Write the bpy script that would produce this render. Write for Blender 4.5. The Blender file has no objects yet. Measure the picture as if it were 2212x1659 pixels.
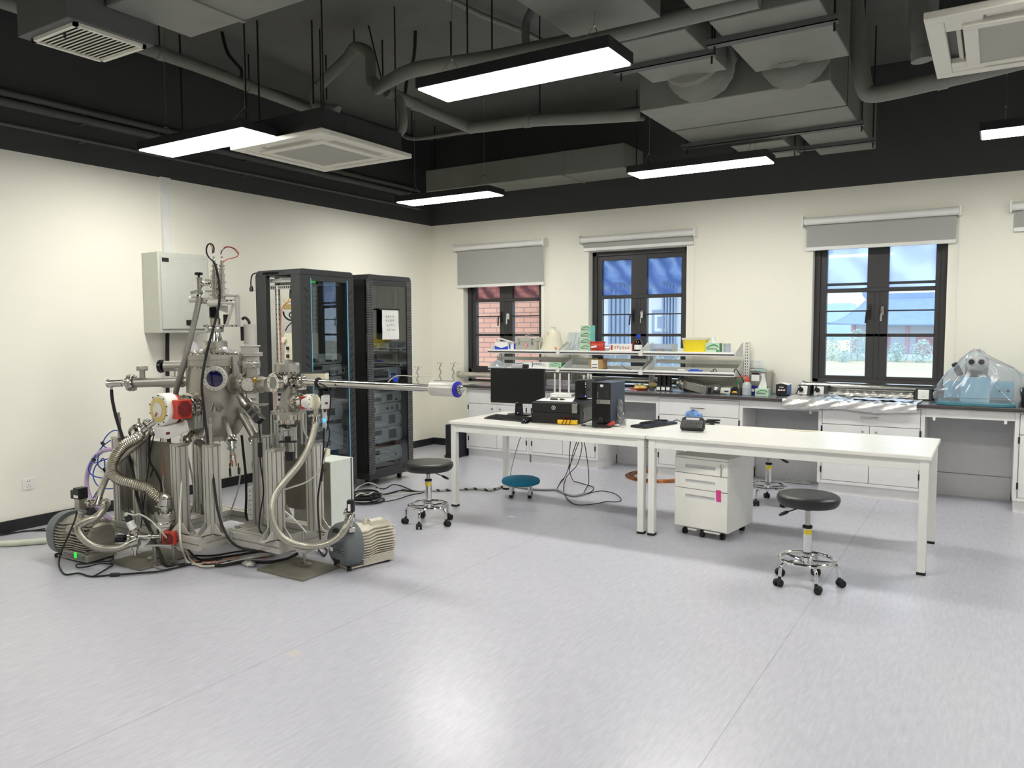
import bpy, bmesh, math, random
from mathutils import Vector as V, Matrix, Quaternion
PI = math.pi
random.seed(7)
SC = bpy.context.scene
COL = SC.collection

# ---------------------------------------------------------------- camera
CAM = V((6.350, -8.1285, 1.536))
FPX, PX, PY = 1659.66, 1106.0, 829.5
_v1, _v2 = (2150.0, 707.0), (-1545.0, 722.0)          # vanishing points of the two wall directions
def _d(p): return V(((p[0]-PX)/FPX, (p[1]-PY)/FPX, 1.0))
_yv = _d(_v1).normalized()
_xv = -_d(_v2).normalized()
_xv = (_xv - _yv*_xv.dot(_yv)).normalized()
_zv = _xv.cross(_yv)
RW = Matrix((_xv, _yv, _zv))                           # camera (x right, y down, z forward) -> world
cam_data = bpy.data.cameras.new('camera')
cam_data.sensor_width = 36.0
cam_data.lens = 36.0*FPX/2212.0
cam_data.clip_start, cam_data.clip_end = 0.05, 300
cam = bpy.data.objects.new('camera', cam_data)
COL.objects.link(cam)
_r = RW @ Matrix(((1,0,0),(0,-1,0),(0,0,-1)))
cam.matrix_world = Matrix.Translation(CAM) @ _r.to_4x4()
SC.camera = cam
def ray(p): return RW @ _d(p)
def onz(p, z):
    r = ray(p); return CAM + r*((z-CAM.z)/r.z)
def onx(p, x):
    r = ray(p); return CAM + r*((x-CAM.x)/r.x)
def ony(p, y):
    r = ray(p); return CAM + r*((y-CAM.y)/r.y)
FH = RW @ V((0,0,1)); FH.z = 0; FH.normalize()         # horizontal viewing direction
RH = V((FH.y, -FH.x, 0))                               # horizontal right
def mpp(P): return (P-CAM).dot(RW @ V((0,0,1)))/FPX    # metres per pixel of the photo at P

# ---------------------------------------------------------------- view, world
SC.view_settings.view_transform = 'Standard'
SC.view_settings.look = 'None'
SC.view_settings.exposure = 0.4
SC.view_settings.gamma = 1.0
SC.view_settings.use_curve_mapping = False
W = bpy.data.worlds.new('overcast_sky'); SC.world = W
W.use_nodes = True
nt = W.node_tree; nt.nodes.clear()
_o = nt.nodes.new('ShaderNodeOutputWorld'); _b = nt.nodes.new('ShaderNodeBackground')
_tc = nt.nodes.new('ShaderNodeTexCoord'); _n = nt.nodes.new('ShaderNodeTexNoise'); _n.inputs['Scale'].default_value = 2.2
_n.inputs['Detail'].default_value = 5
_rp = nt.nodes.new('ShaderNodeValToRGB')
_rp.color_ramp.elements[0].color = (0.74, 0.86, 1.0, 1); _rp.color_ramp.elements[0].position = .35
_rp.color_ramp.elements[1].color = (0.95, 0.98, 1.0, 1); _rp.color_ramp.elements[1].position = .65
nt.links.new(_tc.outputs['Generated'], _n.inputs['Vector']); nt.links.new(_n.outputs['Fac'], _rp.inputs['Fac'])
nt.links.new(_rp.outputs['Color'], _b.inputs['Color'])
_b.inputs['Strength'].default_value = 1.9
nt.links.new(_b.outputs[0], _o.inputs[0])
LAMP = 28.0                                            # radiance of the LED panels
SC.cycles.max_bounces = 10
SC.cycles.diffuse_bounces = 5
SC.cycles.glossy_bounces = 5
SC.cycles.transmission_bounces = 6
SC.cycles.transparent_max_bounces = 16
SC.cycles.sample_clamp_indirect = 6.0
SC.cycles.use_denoising = True
SC.cycles.caustics_reflective = False
SC.cycles.caustics_refractive = False

# ---------------------------------------------------------------- materials
def lin(c):
    out = []
    for v in c[:3]:
        v /= 255.0
        out.append(v/12.92 if v <= .04045 else ((v+.055)/1.055)**2.4)
    return tuple(out)+(1.0,)
def _new(name):
    m = bpy.data.materials.new(name); m.use_nodes = True
    t = m.node_tree; t.nodes.clear()
    o = t.nodes.new('ShaderNodeOutputMaterial')
    return m, t, o
def mat(name, col, rough=.5, metal=0.0, var=.06, scale=12.0, bump=0.0, spec=.5, stretch=None, coat=0.0, emit=None, es=0.0, alpha=1.0, trans=0.0):
    """principled surface whose colour wanders a little with a noise texture"""
    m, t, o = _new(name)
    b = t.nodes.new('ShaderNodeBsdfPrincipled')
    tc = t.nodes.new('ShaderNodeTexCoord')
    n = t.nodes.new('ShaderNodeTexNoise'); n.inputs['Scale'].default_value = scale; n.inputs['Detail'].default_value = 4
    src = tc.outputs['Object']
    if stretch:
        mp = t.nodes.new('ShaderNodeMapping'); mp.inputs['Scale'].default_value = stretch
        t.links.new(src, mp.inputs['Vector']); src = mp.outputs['Vector']
    t.links.new(src, n.inputs['Vector'])
    c = lin(col)
    r = t.nodes.new('ShaderNodeValToRGB')
    r.color_ramp.elements[0].position = .3; r.color_ramp.elements[1].position = .7
    r.color_ramp.elements[0].color = tuple(max(0, v*(1-var)) for v in c[:3])+(1,)
    r.color_ramp.elements[1].color = tuple(min(1, v*(1+var)) for v in c[:3])+(1,)
    t.links.new(n.outputs['Fac'], r.inputs['Fac'])
    t.links.new(r.outputs['Color'], b.inputs['Base Color'])
    b.inputs['Roughness'].default_value = rough
    b.inputs['Metallic'].default_value = metal
    b.inputs['Specular IOR Level'].default_value = spec
    if coat: b.inputs['Coat Weight'].default_value = coat; b.inputs['Coat Roughness'].default_value = .1
    if trans: b.inputs['Transmission Weight'].default_value = trans; b.inputs['IOR'].default_value = 1.3
    if alpha < 1: b.inputs['Alpha'].default_value = alpha
    if bump:
        bp = t.nodes.new('ShaderNodeBump'); bp.inputs['Strength'].default_value = bump; bp.inputs['Distance'].default_value = .01
        t.links.new(n.outputs['Fac'], bp.inputs['Height']); t.links.new(bp.outputs['Normal'], b.inputs['Normal'])
    if emit:
        b.inputs['Emission Color'].default_value = lin(emit); b.inputs['Emission Strength'].default_value = es
    t.links.new(b.outputs[0], o.inputs[0])
    return m
def paint_wall(name, low, high, zsplit):
    m, t, o = _new(name)
    b = t.nodes.new('ShaderNodeBsdfPrincipled'); g = t.nodes.new('ShaderNodeNewGeometry')
    s = t.nodes.new('ShaderNodeSeparateXYZ'); t.links.new(g.outputs['Position'], s.inputs[0])
    c = t.nodes.new('ShaderNodeMath'); c.operation = 'GREATER_THAN'; c.inputs[1].default_value = zsplit
    t.links.new(s.outputs['Z'], c.inputs[0])
    n = t.nodes.new('ShaderNodeTexNoise'); n.inputs['Scale'].default_value = 90; n.inputs['Detail'].default_value = 3
    t.links.new(g.outputs['Position'], n.inputs['Vector'])
    x = t.nodes.new('ShaderNodeMix'); x.data_type = 'RGBA'
    x.inputs[6].default_value = lin(low); x.inputs[7].default_value = lin(high)
    t.links.new(c.outputs[0], x.inputs[0]); t.links.new(x.outputs[2], b.inputs['Base Color'])
    bp = t.nodes.new('ShaderNodeBump'); bp.inputs['Strength'].default_value = .12; bp.inputs['Distance'].default_value = .004
    t.links.new(n.outputs['Fac'], bp.inputs['Height']); t.links.new(bp.outputs['Normal'], b.inputs['Normal'])
    b.inputs['Roughness'].default_value = .75; b.inputs['Specular IOR Level'].default_value = .25
    t.links.new(b.outputs[0], o.inputs[0]); return m
def vinyl_floor():
    m, t, o = _new('lavender_vinyl')
    b = t.nodes.new('ShaderNodeBsdfPrincipled'); g = t.nodes.new('ShaderNodeNewGeometry')
    mp = t.nodes.new('ShaderNodeMapping'); mp.inputs['Rotation'].default_value = (0, 0, .12); mp.inputs['Scale'].default_value = (26, 4.5, 1)
    t.links.new(g.outputs['Position'], mp.inputs['Vector'])
    n = t.nodes.new('ShaderNodeTexNoise'); n.inputs['Scale'].default_value = 2.2; n.inputs['Detail'].default_value = 6; n.inputs['Roughness'].default_value = .7
    t.links.new(mp.outputs[0], n.inputs['Vector'])
    r = t.nodes.new('ShaderNodeValToRGB')
    e = r.color_ramp.elements
    e[0].position = .30; e[0].color = lin((183, 183, 192)); e[1].position = .74; e[1].color = lin((200, 200, 208))
    x = e.new(.52); x.color = lin((191, 191, 200)); x = e.new(.80); x.color = lin((213, 213, 219))
    t.links.new(n.outputs['Fac'], r.inputs['Fac'])
    # welded seams between the 2 m rolls
    s = t.nodes.new('ShaderNodeSeparateXYZ'); t.links.new(g.outputs['Position'], s.inputs[0])
    a = t.nodes.new('ShaderNodeMath'); a.operation = 'ADD'; a.inputs[1].default_value = 20.48
    t.links.new(s.outputs['X'], a.inputs[0])
    md = t.nodes.new('ShaderNodeMath'); md.operation = 'MODULO'; md.inputs[1].default_value = 2.0; t.links.new(a.outputs[0], md.inputs[0])
    lt = t.nodes.new('ShaderNodeMath'); lt.operation = 'LESS_THAN'; lt.inputs[1].default_value = .006; t.links.new(md.outputs[0], lt.inputs[0])
    mu = t.nodes.new('ShaderNodeMath'); mu.operation = 'MULTIPLY'; mu.inputs[1].default_value = .28; t.links.new(lt.outputs[0], mu.inputs[0])
    mx = t.nodes.new('ShaderNodeMix'); mx.data_type = 'RGBA'; mx.inputs[7].default_value = lin((110, 108, 116))
    t.links.new(mu.outputs[0], mx.inputs[0]); t.links.new(r.outputs['Color'], mx.inputs[6])
    # one small beige stain where something was spilt
    dv = t.nodes.new('ShaderNodeVectorMath'); dv.operation = 'DISTANCE'; dv.inputs[1].default_value = tuple(onz((635, 1412), 0))
    t.links.new(g.outputs['Position'], dv.inputs[0])
    r2 = t.nodes.new('ShaderNodeMapRange'); r2.inputs[1].default_value = .015; r2.inputs[2].default_value = .05; r2.inputs[3].default_value = .55; r2.inputs[4].default_value = 0
    t.links.new(dv.outputs['Value'], r2.inputs[0])
    m2 = t.nodes.new('ShaderNodeMix'); m2.data_type = 'RGBA'; m2.inputs[7].default_value = lin((206, 198, 180))
    t.links.new(r2.outputs[0], m2.inputs[0]); t.links.new(mx.outputs[2], m2.inputs[6])
    t.links.new(m2.outputs[2], b.inputs['Base Color']); b.inputs['Roughness'].default_value = .27
    b.inputs['Specular IOR Level'].default_value = .5
    bp = t.nodes.new('ShaderNodeBump'); bp.inputs['Strength'].default_value = .05; bp.inputs['Distance'].default_value = .003
    t.links.new(n.outputs['Fac'], bp.inputs['Height']); t.links.new(bp.outputs['Normal'], b.inputs['Normal'])
    t.links.new(b.outputs[0], o.inputs[0]); return m
def clear(name, tint=(235, 243, 250), refl=1.0, rough=0.02, ior=1.45, wave=None, dens=0.0):
    """thin clear sheet: transparent body, mirror-like fresnel skin; dens makes it milky"""
    m, t, o = _new(name)
    tr = t.nodes.new('ShaderNodeBsdfTransparent'); tr.inputs[0].default_value = lin(tint)
    gl = t.nodes.new('ShaderNodeBsdfGlossy'); gl.inputs['Roughness'].default_value = rough
    lw = t.nodes.new('ShaderNodeLayerWeight'); lw.inputs['Blend'].default_value = .5      # same skin seen from either side
    pw = t.nodes.new('ShaderNodeMath'); pw.operation = 'POWER'; pw.inputs[1].default_value = 4.5; t.links.new(lw.outputs['Facing'], pw.inputs[0])
    f0 = ((ior-1)/(ior+1))**2
    ma = t.nodes.new('ShaderNodeMath'); ma.operation = 'MULTIPLY_ADD'; ma.inputs[1].default_value = .85; ma.inputs[2].default_value = f0; t.links.new(pw.outputs[0], ma.inputs[0])
    mu = t.nodes.new('ShaderNodeMath'); mu.operation = 'MULTIPLY'; mu.use_clamp = True; mu.inputs[1].default_value = refl; t.links.new(ma.outputs[0], mu.inputs[0])
    body = tr.outputs[0]
    if wave or dens:
        di = t.nodes.new('ShaderNodeBsdfTranslucent' if wave else 'ShaderNodeBsdfDiffuse')
        di.inputs[0].default_value = lin(wave[0]) if wave else lin((240, 244, 250))
        mm = t.nodes.new('ShaderNodeMixShader')
        if wave:
            tc = t.nodes.new('ShaderNodeTexCoord')
            w = t.nodes.new('ShaderNodeTexWave'); w.inputs['Scale'].default_value = wave[1]; w.inputs['Distortion'].default_value = wave[2]
            w.inputs['Detail'].default_value = 3; w.inputs['Detail Scale'].default_value = 1.2
            w.bands_direction = 'DIAGONAL'
            t.links.new(tc.outputs['Object'], w.inputs['Vector'])
            r = t.nodes.new('ShaderNodeMapRange'); r.inputs[3].default_value = wave[3]; r.inputs[4].default_value = wave[4]
            t.links.new(w.outputs['Fac'], r.inputs[0]); t.links.new(r.outputs[0], mm.inputs[0])
        else: mm.inputs[0].default_value = dens
        t.links.new(tr.outputs[0], mm.inputs[1]); t.links.new(di.outputs[0], mm.inputs[2]); body = mm.outputs[0]
    x = t.nodes.new('ShaderNodeMixShader'); t.links.new(mu.outputs[0], x.inputs[0])
    t.links.new(body, x.inputs[1]); t.links.new(gl.outputs[0], x.inputs[2])
    t.links.new(x.outputs[0], o.inputs[0]); return m
def glow(name, col, strength):
    m, t, o = _new(name)
    e = t.nodes.new('ShaderNodeEmission'); e.inputs[0].default_value = lin(col); e.inputs[1].default_value = strength
    t.links.new(e.outputs[0], o.inputs[0]); return m
def perforated(name, col, scale, holes, size=.3, rough=.5, axes=('Y', 'Z')):
    """sheet metal with rows of round holes drawn as dark dots (procedural)"""
    m, t, o = _new(name)
    b = t.nodes.new('ShaderNodeBsdfPrincipled'); tc = t.nodes.new('ShaderNodeTexCoord')
    s = t.nodes.new('ShaderNodeSeparateXYZ'); t.links.new(tc.outputs['Object'], s.inputs[0])
    acc = []
    for a in axes:
        k = t.nodes.new('ShaderNodeMath'); k.operation = 'MULTIPLY'; k.inputs[1].default_value = scale; t.links.new(s.outputs[a], k.inputs[0])
        f = t.nodes.new('ShaderNodeMath'); f.operation = 'PINGPONG'; f.inputs[1].default_value = .5; t.links.new(k.outputs[0], f.inputs[0])
        p = t.nodes.new('ShaderNodeMath'); p.operation = 'POWER'; p.inputs[1].default_value = 2; t.links.new(f.outputs[0], p.inputs[0]); acc.append(p)
    ad = t.nodes.new('ShaderNodeMath'); ad.operation = 'ADD'; t.links.new(acc[0].outputs[0], ad.inputs[0]); t.links.new(acc[1].outputs[0], ad.inputs[1])
    lt = t.nodes.new('ShaderNodeMath'); lt.operation = 'LESS_THAN'; lt.inputs[1].default_value = size*size; t.links.new(ad.outputs[0], lt.inputs[0])
    x = t.nodes.new('ShaderNodeMix'); x.data_type = 'RGBA'; x.inputs[6].default_value = lin(col); x.inputs[7].default_value = lin(holes)
    t.links.new(lt.outputs[0], x.inputs[0]); t.links.new(x.outputs[2], b.inputs['Base Color'])
    b.inputs['Roughness'].default_value = rough; t.links.new(b.outputs[0], o.inputs[0]); return m
def bricks(name, c1, c2, mortar, w, h, m_=.012, rough=.8):
    m, t, o = _new(name)
    b = t.nodes.new('ShaderNodeBsdfPrincipled'); g = t.nodes.new('ShaderNodeNewGeometry')
    s = t.nodes.new('ShaderNodeSeparateXYZ'); t.links.new(g.outputs['Position'], s.inputs[0])
    ad = t.nodes.new('ShaderNodeMath'); ad.operation = 'ADD'; t.links.new(s.outputs['X'], ad.inputs[0]); t.links.new(s.outputs['Y'], ad.inputs[1])
    cb = t.nodes.new('ShaderNodeCombineXYZ'); t.links.new(ad.outputs[0], cb.inputs[0]); t.links.new(s.outputs['Z'], cb.inputs[1])
    k = t.nodes.new('ShaderNodeTexBrick'); t.links.new(cb.outputs[0], k.inputs['Vector'])
    k.inputs['Color1'].default_value = lin(c1); k.inputs['Color2'].default_value = lin(c2); k.inputs['Mortar'].default_value = lin(mortar)
    k.inputs['Scale'].default_value = 1; k.inputs['Brick Width'].default_value = w; k.inputs['Row Height'].default_value = h; k.inputs['Mortar Size'].default_value = m_
    t.links.new(k.outputs['Color'], b.inputs['Base Color']); b.inputs['Roughness'].default_value = rough
    t.links.new(b.outputs[0], o.inputs[0]); return m

M = {}
M['wall'] = paint_wall('white_wall_over_black', (247, 245, 232), (72, 73, 73), 2.898)
M['floor'] = vinyl_floor()
M['ceil'] = mat('ceiling_grey_paint', (98, 98, 94), .8, var=.08, scale=3)
M['duct'] = mat('duct_grey_paint', (122, 123, 116), .6, var=.06, scale=6)
M['ductdark'] = mat('duct_dark_grey_paint', (88, 90, 88), .65, var=.06, scale=6)
M['blk'] = mat('black_plastic', (28, 28, 30), .45, var=.1)
M['blkm'] = mat('black_metal', (34, 35, 37), .4, var=.08, spec=.5)
M['blkg'] = mat('black_gloss', (18, 18, 20), .2, var=.05)
M['frame'] = mat('charcoal_window_frame', (58, 57, 58), .45, var=.05)
M['white'] = mat('white_laminate', (237, 236, 228), .35, var=.02)
M['whitem'] = mat('white_painted_metal', (232, 232, 226), .4, var=.02)
M['cab'] = mat('white_cabinet_board', (232, 231, 230), .42, var=.02)
M['cabg'] = mat('grey_back_board', (206, 206, 207), .6, var=.03)
M['seam'] = mat('dark_gap', (70, 70, 72), .8)
M['acw'] = mat('warm_white_plastic', (222, 220, 206), .45, var=.02)
M['acg'] = mat('grey_filter_mesh', (168, 168, 158), .7, var=.04, scale=80)
M['top'] = mat('grey_epoxy_worktop', (108, 114, 122), .22, var=.06, scale=30)
M['topedge'] = mat('dark_worktop_edge', (72, 66, 66), .4, var=.1)
M['steel'] = mat('brushed_steel', (186, 184, 177), .32, 1.0, var=.06, scale=8)
M['steelm'] = mat('blasted_steel', (176, 173, 164), .46, .92, var=.07, scale=10, bump=.04)
M['steelp'] = mat('polished_steel', (205, 203, 196), .16, 1.0, var=.05)
M['chrome'] = mat('chrome', (225, 225, 226), .08, 1.0, var=.02)
M['alu'] = mat('anodised_aluminium', (200, 198, 190), .42, .45, var=.05, scale=5)
M['aluw'] = mat('pale_aluminium', (214, 212, 204), .4, .55, var=.05)
M['brass'] = mat('brass', (196, 160, 88), .3, 1.0, var=.1)
M['copper'] = mat('copper', (196, 128, 84), .25, 1.0, var=.1)
M['red'] = mat('red_plastic', (196, 62, 44), .4, var=.06)
M['dred'] = mat('dark_red_grille', (112, 24, 24), .5, var=.2, scale=60)
M['cream'] = mat('cream_enamel', (232, 226, 202), .4, var=.03)
M['gold'] = mat('yellow_chromated_plate', (206, 184, 116), .35, .4, var=.08)
M['blind'] = mat('grey_blind_fabric', (172, 172, 168), .9, var=.04, scale=200)
M['white_p'] = mat('white_plastic', (240, 240, 236), .35, var=.02)
M['rubber'] = mat('black_rubber', (22, 22, 23), .7, var=.1)
M['leather'] = mat('black_vinyl_leather', (30, 30, 31), .38, var=.1, scale=60, bump=.03)
M['teal'] = mat('teal_blue_velvet', (26, 122, 158), .85, var=.12, scale=20)
M['paper'] = mat('white_paper', (242, 241, 238), .8, var=.02)
M['card'] = mat('brown_cardboard', (176, 142, 92), .8, var=.06)
M['foil'] = mat('crumpled_foil', (236, 235, 232), .36, .85, var=.05, scale=18, bump=.8)
M['ink'] = mat('dark_ink', (40, 40, 46), .7)
M['green'] = mat('green_card', (62, 140, 98), .5, var=.08)
M['lgreen'] = mat('pale_green_card', (190, 216, 190), .5, var=.04)
M['tealb'] = mat('turquoise_card', (110, 212, 200), .5, var=.05)
M['blue'] = mat('blue_plastic', (32, 62, 190), .4, var=.06)
M['bluec'] = mat('blue_tubing', (42, 86, 196), .4, var=.06)
M['yellow'] = mat('yellow_plastic', (240, 196, 30), .35, var=.04)
M['yellowt'] = mat('yellow_tub_plastic', (236, 214, 44), .4, var=.04)
M['pink'] = mat('pink_tape', (214, 66, 140), .5, var=.05)
M['purple'] = mat('lilac_tubing', (190, 168, 204), .35, var=.05)
M['hosegrey'] = mat('braided_hose', (176, 173, 160), .35, .85, var=.25, scale=160)
M['cablew'] = mat('white_cable', (206, 204, 192), .5, var=.04)
M['cableg'] = mat('grey_cable', (150, 150, 148), .5, var=.05)
M['orange'] = mat('orange_wire', (214, 116, 78), .5, var=.05)
M['pumpg'] = mat('slate_grey_casing', (104, 110, 112), .5, var=.06)
M['pumpw'] = mat('cast_ivory_casing', (214, 208, 192), .45, .15, var=.06)
M['pumps'] = mat('cast_grey_aluminium', (176, 172, 160), .42, .45, var=.08)
M['plate'] = mat('dull_steel_plate', (136, 132, 120), .5, .55, var=.14, scale=5)
M['rack'] = mat('charcoal_rack_paint', (50, 52, 53), .45, var=.05)
M['instr'] = mat('instrument_grey_panel', (196, 198, 188), .45, var=.03)
M['disp'] = mat('dark_display', (38, 42, 46), .15)
M['zinc'] = mat('zinc_rail', (188, 190, 188), .4, .6, var=.05)
M['glass'] = clear('window_glass')
M['rackglass'] = clear('rack_door_glass', (222, 227, 230), 2.6, .01, 1.5)
M['rackedge'] = mat('blue_green_glass_edge', (120, 190, 225), .2, var=.03)
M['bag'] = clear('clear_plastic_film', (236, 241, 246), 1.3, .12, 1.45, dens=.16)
M['bagz'] = clear('crinkled_antistatic_film', (226, 228, 230), 2.4, .18, 1.5, dens=.22)
M['film_b'] = clear('window_film_blue', (200, 220, 245), 1, .03, 1.45, wave=((120, 146, 196), 2.2, 8.0, .2, .8))
M['film_p'] = clear('window_film_mauve', (214, 204, 210), 1, .03, 1.45, wave=((128, 100, 112), 2.0, 8.0, .2, .8))
M['film_w'] = clear('window_film_pale', (216, 229, 250), 1, .03, 1.45, wave=((204, 220, 246), 1.2, 8.0, .3, .75))
M['bottleglass'] = clear('clear_bottle_plastic', (232, 238, 242), 1.2, .06, 1.45, dens=.22)
M['amber'] = clear('amber_bottle_glass', (120, 70, 40), 1.4, .03, 1.5)
M['led'] = glow('led_panel', (255, 253, 246), LAMP)
M['gdisp'] = glow('green_led', (40, 255, 60), 1.6)
M['gdisp2'] = glow('green_lamp', (40, 235, 170), 1.4)
M['bdisp'] = glow('blue_lcd', (110, 190, 255), 1.0)
M['lblue'] = glow('blue_led', (90, 110, 255), 2.5)
M['lwhite'] = glow('white_led', (220, 255, 240), 1.6)

# ---------------------------------------------------------------- mesh builder
SPACE = {}                     # object name -> world offset that its parts' coordinates carry
class MB:
    def __init__(s): s.bm = bmesh.new()
    def _add(s, vs, fs):
        b = [s.bm.verts.new(v) for v in vs]
        for f in fs:
            try: s.bm.faces.new([b[i] for i in f])
            except ValueError: pass
        return s
    def box(s, x0, x1, y0, y1, z0, z1):
        if x0 > x1: x0, x1 = x1, x0
        if y0 > y1: y0, y1 = y1, y0
        if z0 > z1: z0, z1 = z1, z0
        vs = [(x, y, z) for z in (z0, z1) for y in (y0, y1) for x in (x0, x1)]
        return s._add(vs, [(0,2,3,1),(4,5,7,6),(0,1,5,4),(2,6,7,3),(0,4,6,2),(1,3,7,5)])
    def obox(s, c, size, ax=None, ay=None, az=None):
        """box with its own axes"""
        c = V(c); ax = V(ax or (1,0,0)); ay = V(ay or (0,1,0)); az = V(az) if az is not None else ax.cross(ay)
        h = [v/2 for v in size]
        vs = [c+ax*(i*h[0])+ay*(j*h[1])+az*(k*h[2]) for k in (-1,1) for j in (-1,1) for i in (-1,1)]
        return s._add(vs, [(0,2,3,1),(4,5,7,6),(0,1,5,4),(2,6,7,3),(0,4,6,2),(1,3,7,5)])
    def ring_sweep(s, rings, closed=False, caps=True):
        n = len(rings[0]); vs = [v for r in rings for v in r]; fs = []
        m = len(rings)
        for i in range(m if closed else m-1):
            for j in range(n):
                a, b = i*n+j, i*n+(j+1)%n; c, d = ((i+1) % m)*n+(j+1)%n, ((i+1) % m)*n+j
                fs.append((a, b, c, d))
        if caps and not closed:
            fs.append(tuple(range(n))[::-1]); fs.append(tuple((m-1)*n+j for j in range(n)))
        return s._add(vs, fs)
    def cyl(s, p0, p1, r, r2=None, n=20, caps=True):
        p0, p1 = V(p0), V(p1); a = (p1-p0).normalized()
        u = a.orthogonal().normalized(); w = a.cross(u); r2 = r if r2 is None else r2
        if abs(a.z) > .999: u, w = V((1,0,0)), V((0,1,0)) * (1 if a.z > 0 else -1)
        return s.ring_sweep([[p+(u*math.cos(2*PI*j/n)+w*math.sin(2*PI*j/n))*q for j in range(n)] for p, q in ((p0, r), (p1, r2))], caps=caps)
    def lathe(s, prof, o=(0,0,0), axis=(0,0,1), n=24, caps=True):
        o = V(o); a = V(axis).normalized(); u = a.orthogonal().normalized()
        if abs(a.z) > .999: u = V((1,0,0))
        w = a.cross(u)
        return s.ring_sweep([[o+a*z+(u*math.cos(2*PI*j/n)+w*math.sin(2*PI*j/n))*max(r, 1e-4) for j in range(n)] for r, z in prof], caps=caps)
    def tube(s, pts, r, n=8, closed=False, radii=None):
        pts = [V(p) for p in pts]; m = len(pts)
        rings = []; t0 = None; u = None
        for i, p in enumerate(pts):
            a = pts[(i-1) % m] if (closed or i > 0) else p
            b = pts[(i+1) % m] if (closed or i < m-1) else p
            t = (b-a)
            t = t.normalized() if t.length > 1e-9 else (t0 or V((0,0,1)))
            if u is None: u = t.orthogonal().normalized()
            else:
                u = (u - t*u.dot(t))
                u = u.normalized() if u.length > 1e-6 else t.orthogonal().normalized()
            w = t.cross(u); t0 = t; q = radii[i] if radii else r
            rings.append([p+(u*math.cos(2*PI*j/n)+w*math.sin(2*PI*j/n))*q for j in range(n)])
        return s.ring_sweep(rings, closed=closed)
    def torus(s, c, axis, R, r, n=36, k=8):
        c = V(c); a = V(axis).normalized(); u = a.orthogonal().normalized(); w = a.cross(u)
        return s.tube([c+(u*math.cos(2*PI*i/n)+w*math.sin(2*PI*i/n))*R for i in range(n)], r, k, closed=True)
    def prism(s, poly, axis, a0, a1):
        def P(p, a): return {'x': (a, p[0], p[1]), 'y': (p[0], a, p[1]), 'z': (p[0], p[1], a)}[axis]
        n = len(poly)
        return s._add([P(p, a0) for p in poly]+[P(p, a1) for p in poly],
                      [tuple(range(n))[::-1], tuple(range(n, 2*n))]+[(i, (i+1) % n, n+(i+1) % n, n+i) for i in range(n)])
    def oprism(s, poly, o, ax, ay, az, h0, h1):
        o, ax, ay, az = V(o), V(ax), V(ay), V(az); n = len(poly)
        return s._add([o+ax*p[0]+ay*p[1]+az*h for h in (h0, h1) for p in poly],
                      [tuple(range(n))[::-1], tuple(range(n, 2*n))]+[(i, (i+1) % n, n+(i+1) % n, n+i) for i in range(n)])
    def sph(s, c, r, n=16, m=10, zmin=-1.0, zmax=1.0):
        c = V(c); r = (r, r, r) if not hasattr(r, '__len__') else r
        a0, a1 = math.asin(zmin), math.asin(zmax)
        rings = []
        for i in range(m+1):
            a = a0+(a1-a0)*i/m; q = max(math.cos(a), 1e-3)
            rings.append([c+V((r[0]*q*math.cos(2*PI*j/n), r[1]*q*math.sin(2*PI*j/n), r[2]*math.sin(a))) for j in range(n)])
        return s.ring_sweep(rings)
    def grid(s, f, nu, nv):
        vs = [f(i/nu, j/nv) for i in range(nu+1) for j in range(nv+1)]; k = nv+1
        return s._add(vs, [(i*k+j, (i+1)*k+j, (i+1)*k+j+1, i*k+j+1) for i in range(nu) for j in range(nv)])
    def quad(s, *p): return s._add([V(q) for q in p], [tuple(range(len(p)))])
    def mesh(s, name, off=None, angle=35):
        bmesh.ops.recalc_face_normals(s.bm, faces=s.bm.faces)
        if off is not None: bmesh.ops.translate(s.bm, verts=s.bm.verts, vec=-V(off))
        me = bpy.data.meshes.new(name); s.bm.to_mesh(me); s.bm.free()
        for p in me.polygons: p.use_smooth = True
        me.set_sharp_from_angle(angle=math.radians(angle))
        return me
    def build(s, name, m, parent=None, bevel=0, label=None, kind=None, solid=0):
        """part of `parent` (coordinates in the space its root was written in)"""
        off = SPACE.get(parent.name) if parent is not None else None
        me = s.mesh(name, off)
        ob = bpy.data.objects.new(name, me); COL.objects.link(ob)
        me.materials.append(M[m] if isinstance(m, str) else m)
        if parent is not None:
            ob.parent = parent
            SPACE[ob.name] = off
        _mods(ob, bevel, solid)
        if label: ob['label'] = label
        if kind: ob['kind'] = kind
        return ob
    def thing(s, name, m, label, cat, group=None, bevel=0, kind=None, solid=0):
        """a top-level thing that is one mesh, written in world coordinates"""
        xs = [v.co for v in s.bm.verts]
        base = V(((min(v.x for v in xs)+max(v.x for v in xs))/2, (min(v.y for v in xs)+max(v.y for v in xs))/2, min(v.z for v in xs)))
        me = s.mesh(name, base)
        ob = bpy.data.objects.new(name, me); COL.objects.link(ob); ob.location = base
        me.materials.append(M[m] if isinstance(m, str) else m)
        SPACE[ob.name] = base
        _mods(ob, bevel, solid)
        return tag(ob, label, cat, group, kind)
    def struct(s, name, m, parent=None, bevel=0):
        ob = s.build(name, m, parent, bevel)
        if parent is None: ob['kind'] = 'structure'; SPACE[ob.name] = None
        return ob
def _mods(ob, bevel, solid):
    if solid:
        k = ob.modifiers.new('thickness', 'SOLIDIFY'); k.thickness = solid; k.offset = 0
    if bevel:
        k = ob.modifiers.new('edge', 'BEVEL'); k.width = bevel; k.segments = 2; k.limit_method = 'ANGLE'; k.angle_limit = math.radians(40)
        k.harden_normals = False
def tag(o, label=None, cat=None, group=None, kind=None):
    if label: o['label'] = label
    if cat: o['category'] = cat
    if group: o['group'] = group
    if kind: o['kind'] = kind
    return o
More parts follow.
